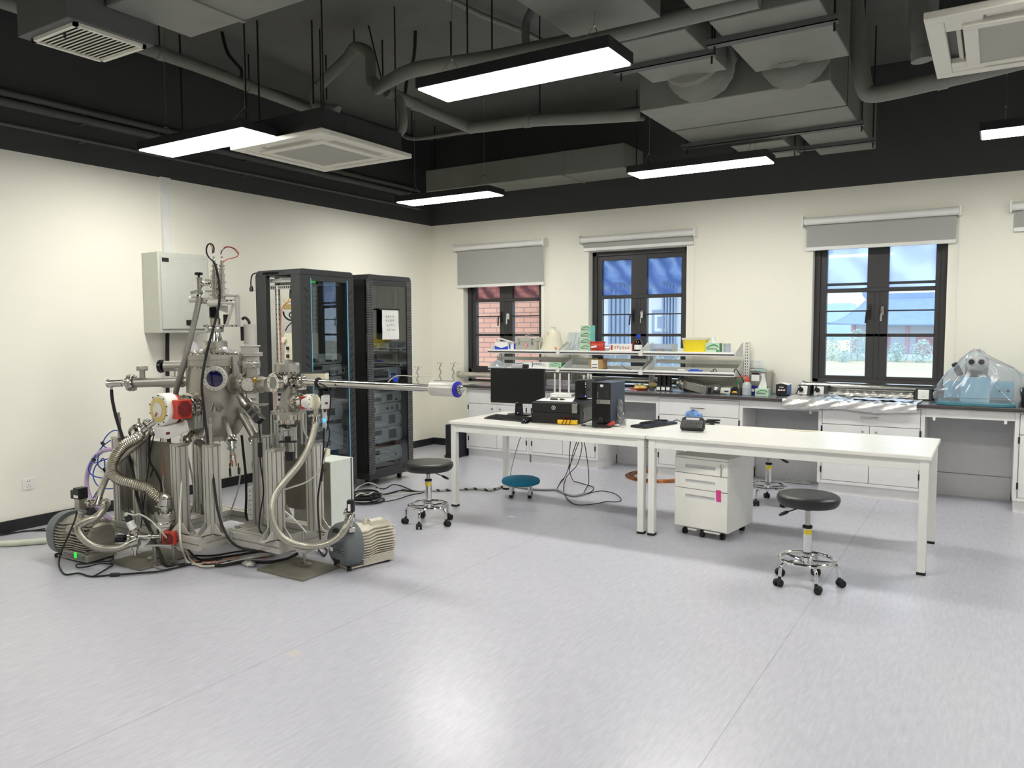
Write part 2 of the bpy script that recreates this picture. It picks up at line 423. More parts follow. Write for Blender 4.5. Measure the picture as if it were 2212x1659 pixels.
def thing(name, label, cat, loc=(0,0,0), rz=0, group=None, world=True):
    """an Empty at the thing's base; world=True: its parts are written in world coordinates, else in local ones"""
    o = bpy.data.objects.new(name, None); COL.objects.link(o)
    o.empty_display_size = .05
    o.location = loc; o.rotation_euler = (0, 0, rz)
    SPACE[o.name] = V(loc) if world else None
    return tag(o, label, cat, group)
def copy_tree(o, parent=None):
    c = o.copy(); COL.objects.link(c)
    if parent is not None: c.parent = parent
    for ch in list(o.children): copy_tree(ch, c)
    return c
def place(proto, loc, rz, label, group=None, first=False):
    o = proto if first else copy_tree(proto)
    o.location = loc; o.rotation_euler = (0, 0, rz); o['label'] = label
    if group: o['group'] = group
    return o
def smooth(pts, k=6, closed=False):
    """Catmull-Rom through the points"""
    P = [V(p) for p in pts]; n = len(P); out = []
    for i in range(n if closed else n-1):
        if closed: a, b, c, d = P[(i-1) % n], P[i], P[(i+1) % n], P[(i+2) % n]
        else: a, b, c, d = P[max(i-1, 0)], P[i], P[i+1], P[min(i+2, n-1)]
        for j in range(k):
            t = j/k
            out.append(.5*((2*b)+(c-a)*t+(2*a-5*b+4*c-d)*t*t+(3*b-a-3*c+d)*t**3))
    if not closed: out.append(P[-1])
    return out
def above(sp, z):
    for p in sp: p.z = max(p.z, z)
    return sp
def text(body, name, m, parent, o, ax, ay, size, depth=.0006, align='CENTER'):
    """lettering as a real thin mesh standing on a surface; o centre, ax reading direction, ay up"""
    cu = bpy.data.curves.new(name, 'FONT'); cu.body = body; cu.size = size; cu.extrude = depth; cu.align_x = align; cu.align_y = 'CENTER'
    cu.resolution_u = 3
    tmp = bpy.data.objects.new('tmp_text', cu); COL.objects.link(tmp)
    bpy.context.view_layer.update()
    me = bpy.data.meshes.new_from_object(tmp.evaluated_get(bpy.context.evaluated_depsgraph_get()))
    bpy.data.objects.remove(tmp); bpy.data.curves.remove(cu)
    ax, ay = V(ax).normalized(), V(ay).normalized(); az = ax.cross(ay)
    off = SPACE.get(parent.name) or V((0,0,0))
    mt = Matrix.Translation(V(o)-off) @ Matrix((ax, ay, az)).transposed().to_4x4()
    me.transform(mt); me.name = name
    ob = bpy.data.objects.new(name, me); COL.objects.link(ob); me.materials.clear(); me.materials.append(M[m] if isinstance(m, str) else m)
    ob.parent = parent; SPACE[ob.name] = SPACE.get(parent.name)
    return ob
def bolts(mb, c, axis, R, n, r=.006, h=.008, ph=0.0, k=6):
    c = V(c); a = V(axis).normalized(); u = a.orthogonal().normalized(); w = a.cross(u)
    for i in range(n):
        t = 2*PI*(i+ph)/n; p = c+(u*math.cos(t)+w*math.sin(t))*R
        mb.cyl(p, p+a*h, r, n=k)
    return mb
# ================================================================ the room
XR, YF, ZC = 9.6, -11.6, 4.0
MB().box(-.25, XR+.25, YF-.25, .25, -.2, 0).struct('floor', 'floor')
MB().box(-.25, XR+.25, YF-.25, .25, ZC, ZC+.2).struct('ceiling', 'ceil')
MB().box(-.25, 0, YF, .25, 0, ZC).struct('wall_left', 'wall')
MB().box(XR, XR+.25, YF, .25, 0, ZC).struct('wall_right', 'wall')
MB().box(0, XR, YF-.25, YF, 0, ZC).struct('wall_front', 'wall')
OPEN = [(.51, 1.67, .86), (2.31, 3.49, .86), (4.79, 5.96, .985), (6.62, 7.79, .985), (8.30, 9.2, .985)]   # window openings: x0, x1, sill height
OTOP = 2.43
b = MB(); x = 0
for x0, x1, zs in OPEN:
    b.box(x, x0, 0, .25, 0, ZC); b.box(x0, x1, 0, .25, 0, zs); b.box(x0, x1, 0, .25, OTOP, ZC); x = x1
b.box(x, XR, 0, .25, 0, ZC); b.struct('wall_back', 'wall')
MB().box(0, .012, YF, -.012, 0, .09).struct('baseboard_left', 'blkm')
MB().box(0, .95, -.012, 0, 0, .09).struct('baseboard_back', 'blkm')

def window(n, x0, x1, zs, film, extra):
    """black casement pair with glazing bars, set back in the opening"""
    y0, y1 = .12, .19; f = MB()
    fb = 1.0; top = OTOP
    a, c0, c1, e = x0+.115, x0+.485, x0+.675, x1-.10
    f.box(x0, x0+.055, y0-.02, y1, zs, top); f.box(x1-.055, x1, y0-.02, y1, zs, top)     # outer frame
    f.box(x0, x1, y0-.02, y1, top-.05, top); f.box(x0, x1, y0-.02, y1, fb-.02, fb+.03)
    if zs < .95: f.box(x0, x1, y0-.02, y1, zs, zs+.03)
    root = f.struct('window_%d' % n, 'frame', bevel=.004)
    s = MB()
    s.box(x0+.055, a, y0, y1-.01, fb+.03, top-.05); s.box(e, x1-.055, y0, y1-.01, fb+.03, top-.05)
    s.box(c0, c1, y0-.005, y1-.01, fb+.03, top-.05)
    s.box(c0+.07, c0+.073, y0-.009, y0, 1.03, 1.9); s.box(c1-.073, c1-.07, y0-.009, y0, 1.03, 1.9)
    s.box(a, e, y0, y1-.01, fb+.03, 1.06); s.box(a, e, y0, y1-.01, top-.10, top-.05)
    s.struct('sash_frame', 'frame', root, .003)
    g = MB()
    g.box(a, e, y0-.015, y1-.02, 1.885, 1.925); g.box(a, e, y0-.005, y1-.02, 1.448, 1.48); g.box(a, e, y0+.02, y1-.03, 1.695, 1.709)
    if extra: g.box(a, e, y0+.01, y1-.03, 1.955, 1.98)
    g.struct('glazing_bar', 'frame', root, .003)
    for p0, p1 in ((a, c0), (c1, e)):
        MB().box(p0, p1, .155, .159, 1.06, 1.925).struct('pane', 'glass', root)
        MB().box(p0, p1, .155, .159, 1.925, top-.10).struct('top_pane', film, root)
        if zs < .95: MB().box(x0+.06 if p0 == a else c0+.1, c0+.1 if p0 == a else x1-.06, .155, .159, zs+.03, fb-.02).struct('low_pane', 'glass', root)
    h = MB(); hx = c1-.045
    h.box(hx-.012, hx+.012, y0-.025, y0-.004, 1.66, 1.74); h.tube([(hx, y0-.02, 1.73), (hx, y0-.06, 1.73), (hx-.005, y0-.065, 1.66), (hx-.008, y0-.062, 1.60)], .009)
    h.struct('casement_handle', 'chrome', root)
    h = MB(); hx = c0+.03
    h.box(hx-.01, hx+.01, y0-.025, y0-.004, 1.62, 1.76); h.tube([(hx, y0-.02, 1.70), (hx-.02, y0-.05, 1.70), (hx-.03, y0-.05, 1.58)], .009)
    h.struct('stay_handle', 'blk', root)
for i, (x0, x1, zs) in enumerate(OPEN):
    window(i+1, x0, x1, zs, ('film_p', 'film_b', 'film_w', 'film_w', 'film_w')[i], i >= 2)

# steel guard tube low across each window
for i, (x0, x1, zs) in enumerate(OPEN[:4]):
    z = (.955, .955, .968, .968)[i]
    lab = ('leftmost window, by the room corner', 'middle window, behind the bench shelves', 'right-hand window, behind the foil sheets', 'window cut off by the right edge')[i]
    r = thing('guard_rail', 'polished steel guard tube low across the '+lab, 'guard rail', ((x0+x1)/2, -.045, z-.05), group='window guard rails')
    MB().cyl((x0-.06, -.045, z), (x1+.07, -.045, z), .036, n=20).build('tube', 'steelp', r)
    for q in (x0-.05, x1+.06): MB().cyl((q-.012, -.045, z), (q+.012, -.045, z), .045).build('end_collar', 'steelp', r)
    for q in (x0-.055, x1+.05): MB().box(q, q+.02, -.04, 0.0, z-.02, z+.02).build('wall_bracket', 'steelp', r)

# roller blinds
def blind(x0, x1, zt, zb, label):
    r = thing('roller_blind', label, 'blind', ((x0+x1)/2, -.06, zb), group='grey roller blinds')
    MB().cyl((x0+.02, -.06, zt), (x1-.02, -.06, zt), .036, n=24).build('roller_tube', 'white_p', r)
    for q in (x0, x1-.018): MB().box(q, q+.018, -.105, 0, zt-.05, zt+.05).build('end_bracket', 'white_p', r)
    MB().box(x0+.04, x1-.04, -.030, -.027, zb+.03, zt).build('fabric', 'blind', r)
    MB().box(x0+.035, x1-.035, -.036, -.02, zb, zb+.035).build('bottom_bar', 'white_p', r, .004)
    MB().tube([(x1-.01, -.075, zt), (x1-.008, -.06, 1.6), (x1-.006, -.05, 1.12), (x1-.014, -.04, 1.1), (x1-.02, -.045, 1.3), (x1-.016, -.05, zt)], .0022, 5).build('pull_chain', 'white_p', r)
blind(.40, 1.76, 2.575, 2.07, 'grey roller blind half lowered over the leftmost window')
blind(2.22, 3.61, 2.565, 2.437, 'grey roller blind rolled almost fully up over the middle window')
blind(4.69, 6.06, 2.585, 2.30, 'grey roller blind lowered a little over the window facing the curved roof')
blind(6.42, 7.85, 2.585, 2.37, 'grey roller blind cut off by the right edge of the photo')

# ---------------------------------------------------------------- outdoors, with haze and glare put into the pale colours
GZ = -1.2
M['lawn'] = mat('dry_lawn', (214, 200, 170), .95, var=.06, scale=.5)
M['brick'] = bricks('pink_brick', (236, 178, 150), (226, 164, 138), (168, 134, 124), .25, .078, .008)
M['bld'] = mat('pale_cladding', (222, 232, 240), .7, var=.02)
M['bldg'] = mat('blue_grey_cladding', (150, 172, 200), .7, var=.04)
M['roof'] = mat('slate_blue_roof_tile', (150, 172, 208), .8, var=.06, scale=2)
M['redwood'] = mat('haze_paled_red_timber', (214, 176, 184), .7, var=.05)  # red washed out by haze painted into the colour
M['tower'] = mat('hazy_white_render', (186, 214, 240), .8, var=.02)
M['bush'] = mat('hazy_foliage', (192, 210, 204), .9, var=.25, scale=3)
MB().box(-140, 160, .4, 260, GZ-.3, GZ).struct('ground', 'lawn')
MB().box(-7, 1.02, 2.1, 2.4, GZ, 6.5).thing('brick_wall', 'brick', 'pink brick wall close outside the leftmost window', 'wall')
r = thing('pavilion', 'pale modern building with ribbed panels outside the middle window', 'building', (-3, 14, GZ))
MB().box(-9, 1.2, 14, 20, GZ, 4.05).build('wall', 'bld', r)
for pa, pb in ((1314, 1358), (1430, 1460)):
    xa, xb = ony((pa, 650), 13.9).x, ony((pb, 650), 13.9).x; w = (xb-xa)/4.6
    for k in range(5): MB().box(xa+k*w, xa+k*w+w*.5, 13.9, 14, 1.05, 2.9).build('rib', 'bldg', r)
xa = ony((1408, 690), 13.95).x
for k in range(3): MB().box(xa+.09*k, xa+.6-.09*k, 13.96-.012*k, 13.99, 1.35+.1*k, 2.1-.1*k).build('square_relief', ('bldg', 'bld', 'bldg')[k], r)
MB().box(-9.2, 1.4, 13.7, 14, .72, .82).box(-9.2, 1.4, 13.7, 14, .45, .5).box(-9.2, 1.4, 13.6, 14, 2.95, 3.1).build('ledge', 'bldg', r)
MB().box(-9.4, 1.6, 13.2, 20, 4.05, 4.3).build('roof', 'roof', r)
# temple hall with a sweeping tiled roof
def tp(px, py): return ony((px, py), 64)
r = thing('temple_hall', 'old hall with a sweeping blue-grey tiled roof and red posts outside the right-hand window', 'building', (tp(1950, 775).x, 68, GZ))
rx0, rx1 = tp(1862, 640).x, tp(1862, 640).x+26
rz, ez = tp(1862, 640).z, tp(1790, 703).z
ex0 = tp(1772, 700).x
def roof_pt(u, v):
    s = 1 if u <= .5 else -1; q = abs(u-.5)*2          # 1 at the eaves, 0 at the ridge
    xa = rx0-(rx0-ex0)*q; xb = rx1+(rx0-ex0)*q
    y = 68-s*q*4.2
    z = rz-(rz-ez)*(1-(1-q)**1.75)+.35*max(0, q-.8)*(abs(v-.5)*2)**6*4
    return V((xa+(xb-xa)*v, y, z))
MB().grid(roof_pt, 20, 40).build('roof', 'roof', r, solid=.12)
MB().box(rx0-.3, rx1+.3, 67.8, 68.2, rz-.1, rz+.35).sph((rx0-.2, 68, rz+.5), (.35, .2, .5)).build('ridge', 'roof', r)
MB().box(ex0+2.2, rx1+2, 66, 70, GZ, ez+.2).build('wall', 'bld', r)
for k in range(7):
    xx = ex0+2.6+k*2.1; MB().cyl((xx, 65.2, GZ), (xx, 65.2, ez+.1), .16, n=10).build('post', 'redwood', r)
for k in range(5): MB().box(ex0+4+k*3.4, ex0+5.4+k*3.4, 65.9, 66, GZ+.5, ez-.8).build('door', 'redwood', r)
MB().box(ex0+1.5, rx1+2.5, 64, 71, GZ, GZ+.5).build('terrace', 'bld', r)
for k, (px, py, w, d) in enumerate(((1797, 660, 8, 190), (1808, 655, 6, 180), (1780, 668, 10, 200))):
    p = ony((px, py), d)
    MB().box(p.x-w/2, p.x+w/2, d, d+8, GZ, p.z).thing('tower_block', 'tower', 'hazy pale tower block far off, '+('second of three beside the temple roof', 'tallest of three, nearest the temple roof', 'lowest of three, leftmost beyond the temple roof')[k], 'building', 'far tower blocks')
def bush(px, py, d, h, w, label, grp):
    p = ony((px, py), d); b = MB(); rnd = random.Random(px)
    for k in range(420):
        a = rnd.random()*6.28; zz = rnd.random(); q = rnd.random()**.6*w/2*math.sqrt(max(.05, 1-(zz*1.7-.7)**2))
        c = V((p.x+math.cos(a)*q, d+math.sin(a)*q, GZ+h*zz)); s = w*.055
        u = V((rnd.gauss(0,1), rnd.gauss(0,1), rnd.gauss(0,1))).normalized(); v = u.orthogonal().normalized()
        b.quad(c-u*s, c-v*s*.6, c+u*s, c+v*s*.6)
    b.cyl((p.x, d, GZ), (p.x, d, GZ+h*.6), w*.02, n=6)
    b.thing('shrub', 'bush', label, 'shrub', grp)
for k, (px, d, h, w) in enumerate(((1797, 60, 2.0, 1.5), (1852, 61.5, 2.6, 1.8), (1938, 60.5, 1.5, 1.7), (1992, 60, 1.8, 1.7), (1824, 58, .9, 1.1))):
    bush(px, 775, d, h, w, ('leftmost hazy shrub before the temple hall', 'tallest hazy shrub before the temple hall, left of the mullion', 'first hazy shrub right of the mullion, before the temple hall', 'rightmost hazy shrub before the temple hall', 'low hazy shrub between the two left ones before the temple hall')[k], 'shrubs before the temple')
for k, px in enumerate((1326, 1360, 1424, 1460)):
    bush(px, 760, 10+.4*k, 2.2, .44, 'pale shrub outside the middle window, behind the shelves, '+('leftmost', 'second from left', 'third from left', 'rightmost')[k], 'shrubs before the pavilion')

# ================================================================ overhead
def pendant(h1=ZC, h2=ZC):
    r = thing('pendant_light', '', 'pendant light', world=False, group='LED panel pendants')
    h = MB(); L, w = .6, .15
    h.box(-L, L, -w, -w+.02, 0, .06).box(-L, L, w-.02, w, 0, .06).box(-L, -L+.02, -w+.02, w-.02, 0, .06).box(L-.02, L, -w+.02, w-.02, 0, .06)
    h.box(-L+.02, L-.02, -w+.02, w-.02, .03, .06)
    h.build('housing', 'blkm', r)
    MB().box(-L+.012, L-.012, -w+.012, w-.012, -.006, .012).build('diffuser', 'led', r)
    for sx, ht in ((-.45, h1), (.45, h2)):
        b = MB(); b.tube([(sx, -.12, .06), (sx, 0, .19), (sx, .12, .06)], .0022, 5); b.cyl((sx, 0, .185), (sx, 0, ht-2.9), .002, n=5)
        b.build('suspension_wire', 'steel', r)
        MB().cyl((sx, 0, .175), (sx, 0, .198), .007, n=8).build('wire_clamp', 'chrome', r)
    return r
pl = pendant()
for i, (x, y, lab) in enumerate(((4.115, -4.48, 'large lit LED panel pendant at the top centre, nearest of all'), (1.41, -4.47, 'lit LED panel pendant hanging left, beside the square air conditioner'),
        (1.46, -1.57, 'lit LED panel pendant hanging before the room corner'), (4.16, -1.63, 'lit LED panel pendant hanging under the big grey ducts'),
        (6.81, -1.62, 'lit LED panel pendant cut off by the right edge of the photo'), (6.93, -4.52, 'lit LED panel pendant just outside the upper right'),
        (1.41, -7.4, 'lit LED panel pendant behind the viewer, left row'), (4.115, -7.4, 'lit LED panel pendant behind the viewer, middle row'), (6.9, -7.4, 'lit LED panel pendant behind the viewer, right row'),
        )):
    if i in (0, 3): place(pendant(ZC, 3.15 if i == 0 else 3.1), (x, y, 2.9), 0, lab, first=True)
    else: place(pl, (x, y, 2.9), 0, lab, first=i == 1)

def cassette(x, y, z, label, open_=False):
    r = thing('air_conditioner', label, 'air conditioner', (x, y, z), world=False, group='ceiling cassette air conditioners')
    H = .475
    p = MB()
    def frame(a, b_, z0, z1):
        p.box(-a, a, -a, -b_, z0, z1).box(-a, a, b_, a, z0, z1).box(-a, -b_, -b_, b_, z0, z1).box(b_, a, -b_, b_, z0, z1)
    frame(H, .40, .0, .035); frame(.33, .27, -.012, .035)
    for s in (-1, 1):                                       # corner webs between the four outlets
        for q in (-1, 1):
            p.box(s*.40, s*.25, q*.40, q*.33, .004, .035); p.box(s*.40, s*.33, q*.33, q*.25, .004, .035)
    p.build('panel', 'acw', r, .004)
    MB().box(-.27, .27, -.27, .27, -.004, .03).build('intake_grille', 'acg', r)
    v = MB()
    for s in (-1, 1):
        v.box(-.25, .25, s*.395, s*.335, .05, .06); v.box(s*.395, s*.335, -.25, .25, .05, .06)
    v.build('outlet_slot', 'blk', r)
    for s in (-1, 1):
        t = .03 if open_ else .014
        MB().obox((0, s*.352, .022), (.48, .024, .005), (1,0,0), V((0, 1, s*.9)).normalized()).build('louver', 'acw', r)
        MB().obox((s*.352, 0, .022), (.024, .48, .005), V((1, 0, s*.9)).normalized(), (0,1,0)).build('louver', 'acw', r)
    MB().box(-.42, .42, -.42, .42, .035, .19).box(.42, .423, -.2, .0, .07, .16).box(-.2, .05, -.423, -.42, .07, .16).build('body', 'rack', r, .004)
    for sx in (-.4, .4):
        for sy in (-.38, .38): MB().cyl((sx, sy, .19), (sx, sy, ZC-z), .006, n=6).build('hanger_rod', 'blkm', r)
    return r
cassette(1.97, -3.84, 2.87, 'square white cassette air conditioner hanging beside the left pendant light')
cassette(6.51, -3.73, 2.885, 'white cassette air conditioner cut off by the upper right corner', True)

def duct(label, x0, x1, y0, y1, z0, z1, seams=(), straps=(), m='duct', flange=None, rods=True):
    r = thing('air_duct', label, 'duct', ((x0+x1)/2, (y0+y1)/2, z0), group='grey painted air ducts')
    MB().box(x0, x1, y0, y1, z0, z1).build('casing', m, r, .006)
    for ax, q in seams:
        if ax == 'y': MB().box(x0-.004, x1+.004, q-.008, q+.008, z0-.004, z1+.002).build('seam', 'ductdark', r)
        else: MB().box(q-.012, q+.012, y0-.006, y1+.006, z0-.008, z1+.002).build('seam', 'duct', r)
    for q in straps:
        MB().box(x0-.09, x1+.05, q-.03, q+.03, z0-.035, z0-.03).box(x0-.09, x1+.05, q-.03, q-.025, z0-.035, z0).build('strap', 'ductdark', r)
    if rods:
        for q in straps or ((y0+y1)/2,):
            for xx in (x0-.05, x1+.03): MB().cyl((xx, q, z0-.08), (xx, q, ZC), .006, n=6).build('hanger_rod', 'blkm', r)
    return r
duct('big box-shaped grey air duct with peeling edge above the far right pendant', 4.12, 5.41, -2.83, -1.62, 3.1, 3.66, seams=(('y', -2.17),), straps=(-1.68,))
duct('grey air duct left of two hanging side by side, above the large pendant', 4.38, 4.87, -4.0, -3.23, 3.15, 3.62, straps=(-3.62,))
duct('grey air duct right of two hanging side by side, upper middle', 5.01, 5.56, -4.02, -3.08, 3.15, 3.62, straps=(-3.76,))
duct('wide grey air duct running out of the top of the photo, left of two', 4.30, 4.82, -7.0, -4.22, 3.15, 3.62)
duct('grey air duct running out of the top of the photo, right of two', 4.99, 5.56, -7.0, -4.22, 3.15, 3.62)
duct('small grey air duct behind the big box duct, on its right', 4.95, 5.41, -1.5, -.62, 3.1, 3.5, straps=(-1.05,))
duct('small grey air duct over the far right pendant, behind its right end', 4.36, 4.8, -1.4, -.72, 3.1, 3.4, straps=(-1.1,))
duct('long dark grey duct along the top of the back wall', .55, 3.1, -.8, -.3, 3.17, 3.42, seams=(('x', 2.4),), m='duct')
duct('broad flat grey duct at the upper left behind the white grille', 2.885, 4.26, -6.06, -5.62, 3.0, 3.36, seams=(('x', 3.28),), rods=False)
# flexible hoses that close the gap between the ducts
for i, (x, lab) in enumerate(((4.63, 'left'), (5.22, 'right'))):
    b = MB()
    pts = [(x, y+.02, z) for y, z in (((-3.24, 3.32), (-3.14, 3.26), (-3.04, 3.26), (-2.94, 3.33), (-2.86, 3.36)) if i == 0 else ((-3.09, 3.32), (-3.04, 3.27), (-2.99, 3.26), (-2.92, 3.31), (-2.86, 3.35)))]
    sp = smooth(pts, 6)
    b.tube(sp, .2, 14, radii=[.19+.02*math.sin(k*1.9)+.012*math.sin(k*4.1) for k in range(len(sp))])
    b.thing('flexible_duct', 'duct', 'sagging fabric duct sleeve hanging behind the %s of the two side-by-side ducts' % lab, 'duct', 'fabric duct sleeves')
# supply box with white louvre grille
r = thing('air_outlet', 'dark box with a white louvred grille at the upper left', 'air outlet', (2.66, -6.02, 2.9))
MB().box(2.45, 2.88, -6.23, -5.82, 2.9, 3.45).build('box', 'ductdark', r, .004)
f = MB(); gx0, gx1, gy0, gy1 = 2.49, 2.86, -6.19, -5.85
f.box(gx0, gx1, gy0, gy0+.018, 2.884, 2.9).box(gx0, gx1, gy1-.018, gy1, 2.884, 2.9).box(gx0, gx0+.018, gy0, gy1, 2.884, 2.9).box(gx1-.018, gx1, gy0, gy1, 2.884, 2.9)
f.build('grille_frame', 'acw', r)
f = MB()
for k in range(14):
    y = gy0+.025+k*.0225; f.obox(((gx0+gx1)/2, y, 2.893), (gx1-gx0-.03, .018, .003), (1,0,0), V((0, .8, .35)).normalized())
f.build('louver', 'acw', r)
MB().box(gx0+.018, gx1-.018, gy0+.018, gy1-.018, 2.898, 2.8995).build('grille_back', 'ductdark', r)
p = onz((140, 82), 2.86); MB().cyl((p.x, p.y, 2.86), (p.x, p.y, ZC), .006, n=6).build('hanger_rod', 'blkm', r)

def pipe(label, pts, rad, m='duct', name='ceiling_pipe', cat='pipe', k=5, collars=(), grp='pipes under the ceiling'):
    r = thing(name, label, cat, pts[0], group=grp)
    sp = smooth(pts, k)
    MB().tube(sp, rad, 12).build('pipe_run', m, r)
    for i in collars:
        a = V(pts[i]); d_ = (V(pts[min(i+1, len(pts)-1)])-V(pts[max(i-1, 0)])).normalized()
        MB().cyl(a-d_*.03, a+d_*.03, rad*1.12, n=14).build('collar', m, r)
    return r
def hang(r, p, up=ZC):
    MB().cyl(p, (p[0], p[1], up), .006, n=6).build('hanger_rod', 'blkm', r)
q = onz((345, 115), 3.72); q2 = onz((690, 243), 3.72)
r = pipe('long grey pipe running along the ceiling edge over the left pendant', [(q.x, -7.2, 3.72), (q.x, q.y, 3.72), (.5*(q.x+q2.x), .5*(q.y+q2.y), 3.72), (q2.x, q2.y, 3.72), tuple(ony((712, 240), -2.9))], .05, collars=(1, 2))
hang(r, (q.x, q.y, 3.76)); hang(r, tuple((q+q2)/2+V((0,0,.04))))
Y = -3.3
r = pipe('grey drain pipe looped like an upturned U above the square air conditioner', [tuple(ony(p, Y)) for p in ((690, 240), (728, 238), (685, 228), (688, 190), (750, 125), (765, 104), (785, 106), (800, 122), (801, 160), (806, 178), (822, 188))], .045, 'duct', collars=(3, 9), k=6)
hang(r, tuple(ony((765, 98), Y)))
Y = -4.1
r = pipe('thick insulated pipe sweeping behind the large pendant to the upper right', [tuple(ony(p, yy)) for p, yy in (((815, 192), -3.3), ((840, 176), -3.6), ((890, 152), -3.95), ((960, 140), Y), ((1060, 126), Y), ((1200, 98), Y), ((1330, 72), Y), ((1460, 40), Y), ((1640, -4), Y))], .048, 'duct', k=6)
hang(r, tuple(ony((1010, 130), Y))); hang(r, tuple(ony((1063, 124), Y)))
Y = -2.75
r = pipe('grey pipe from the pipe junction sloping to the big box duct', [tuple(ony(p, yy)) for p, yy in (((835, 197), -3.3), ((900, 226), -3.0), ((1005, 272), Y), ((1030, 275), Y), ((1140, 262), Y), ((1250, 256), Y), ((1378, 248), Y))], .045, 'duct', collars=(1, 4), k=5)
hang(r, tuple(ony((1166, 258), Y)))
r = pipe('curved grey hose dropping from the junction to the air conditioner', [tuple(ony(p, -3.2)) for p in ((842, 197), (862, 218), (870, 250), (868, 278), (852, 292), (835, 300))], .038, 'duct', k=6)
r = pipe('thin grey conduit crossing the ceiling from the top centre', [tuple(onz(p, 3.93)) for p in ((960, -8), (1040, 32), (1130, 68), (1188, 96))], .02, 'duct', k=3)
r = pipe('bent grey tube hanging from the ceiling behind the large pendant', [tuple(ony(p, -3.4)) for p in ((1149, 22), (1138, 45), (1135, 75), (1138, 112))], .028, 'ductdark', k=5)
r = pipe('sagging grey cable conduit below the pipe junction', [tuple(ony(p, -1.2)) for p in ((862, 286), (890, 300), (950, 293), (1044, 279), (1150, 268), (1260, 264), (1392, 256))], .022, 'duct', k=4)
hang(r, tuple(ony((890, 300), -1.2)))
Y = -2.5
r = pipe('grey pipe dropping and turning right below the corner air conditioner', [tuple(ony(p, Y)) for p in ((1846, -6), (1851, 60), (1858, 130), (1868, 190), (1885, 203), (1940, 194), (2035, 172), (2120, 152), (2230, 124))], .055, 'duct', collars=(6,), k=6)
hang(r, tuple(ony((2035, 172), Y)))
r = pipe('short thick grey pipe stub hanging left of the corner air conditioner', [tuple(ony(p, -2.9)) for p in ((1985, -8), (1988, 60), (1992, 120))], .055, 'duct', collars=(2,), k=4)
for i, (zz, rr, lab) in enumerate(((3.305, .028, 'upper of three'), (3.235, .034, 'middle of three, thickest'), (3.075, .014, 'lowest of three, thinnest'))):
    r = pipe('dark conduit running along the left wall above the white paint, '+lab, [(.05, YF+.2, zz), (.05, -5, zz), (.05, -.3, zz)], rr, 'ductdark', 'wall_conduit', 'conduit', 2, grp='conduits on the left wall')
    for yy in (-6.2, -4.6, -3, -1.4): MB().box(0, .05+rr, yy-.015, yy+.015, zz-rr-.008, zz-rr).build('clip', 'ductdark', r)
# loose threaded rods left in the ceiling
for i, (px, y0_, y1_, Y, lab) in enumerate(((673, 36, 226, -3.62, 'left of the looped drain pipe'), (704, 132, 216, -3.0, 'short one next to the looped drain pipe'), (826, 100, 186, -3.0, 'right of the looped drain pipe'), (556, 72, 262, -3.85, 'above the left pendant'), (390, 140, 285, -4.0, 'leftmost, by the white grille'), (974, 92, 140, -3.0, 'short one left of the large pendant'), (895, 305, 372, -.9, 'far one over the back wall duct'))):
    a, c = ony((px, y0_), Y), ony((px, y1_), Y)
    MB().cyl((a.x, Y, min(c.z, ZC-.1)), (a.x, Y, ZC), .0075, n=6).thing('threaded_rod', 'blkm', 'dark threaded rod hanging from the ceiling, '+lab, 'rod', 'threaded ceiling rods')
for i, (pts, Y, lab) in enumerate((([(480, 92), (490, 110), (505, 132), (522, 152), (520, 168)], -3.85, 'over the left pendant'), ([(898, 107), (894, 125), (884, 150), (878, 180), (874, 210)], -3.0, 'left of the large pendant'))):
    P = [ony(p, Y) for p in pts]; P[0].z = ZC
    MB().tube(smooth(P, 5), .014, 8).thing('loose_cable', 'blkm', 'black cable drooping from the ceiling, '+lab, 'cable', 'drooping ceiling cables')
a, c = ony((795, 12), -3.3), ony((826, 178), -3.3)
MB().cyl(V((a.x, a.y, ZC)), c, .006, n=6).thing('stay_wire', 'blkm', 'slanting dark stay rod from the ceiling down to the pipe junction', 'rod')
# ================================================================ fixtures on the left wall
r = thing('switchgear_cabinet', 'pale grey metal electrical cabinet on the left wall above the steel chamber', 'electrical cabinet', (.12, -3.85, 1.51))
MB().box(0, .235, -4.105, -3.60, 1.515, 2.215).build('case', 'instr', r, .006)
MB().box(.235, .25, -4.085, -3.62, 1.55, 2.18).build('door', 'instr', r, .004)
MB().box(.25, .252, -4.075, -4.01, 2.13, 2.165).build('name_plate', 'blk', r)
MB().box(.25, .262, -3.86, -3.80, 1.585, 1.63).box(.262, .27, -3.845, -3.815, 1.597, 1.618).build('door_lock', 'blk', r, .003)
MB().cyl((.25, -3.65, 1.585), (.254, -3.65, 1.585), .008, n=10).build('vent_plug', 'blk', r)
MB().box(0, .032, -3.905, -3.823, 2.217, 2.897).box(0, .034, -3.91, -3.818, 2.86, 2.90).thing('cable_trunking', 'white_p', 'white vertical cable trunking on the left wall above the electrical cabinet', 'trunking')
MB().tube(smooth([(.06, -3.92, 1.515), (.05, -3.925, 1.2), (.04, -3.93, .6), (.05, -3.9, .05), (.12, -3.8, .02)], 5), .017).thing('cabinet_cable', 'rubber', 'thick black cable dropping from the left of the electrical cabinet', 'cable')
r = thing('industrial_plug', 'grey and red industrial plug hanging below the electrical cabinet', 'plug', (.14, -3.72, 1.24))
MB().cyl((.13, -3.72, 1.515), (.13, -3.72, 1.43), .012).lathe([(.03, 0), (.045, .03), (.05, .10)], (.13, -3.72, 1.44), (0, .15, -1)).build('cap', 'cabg', r)
MB().lathe([(.052, 0), (.05, .05), (.044, .13)], (.13, -3.705, 1.345), (.1, .25, -1)).box(.12, .2, -3.7, -3.65, 1.24, 1.29).build('socket', 'red', r)
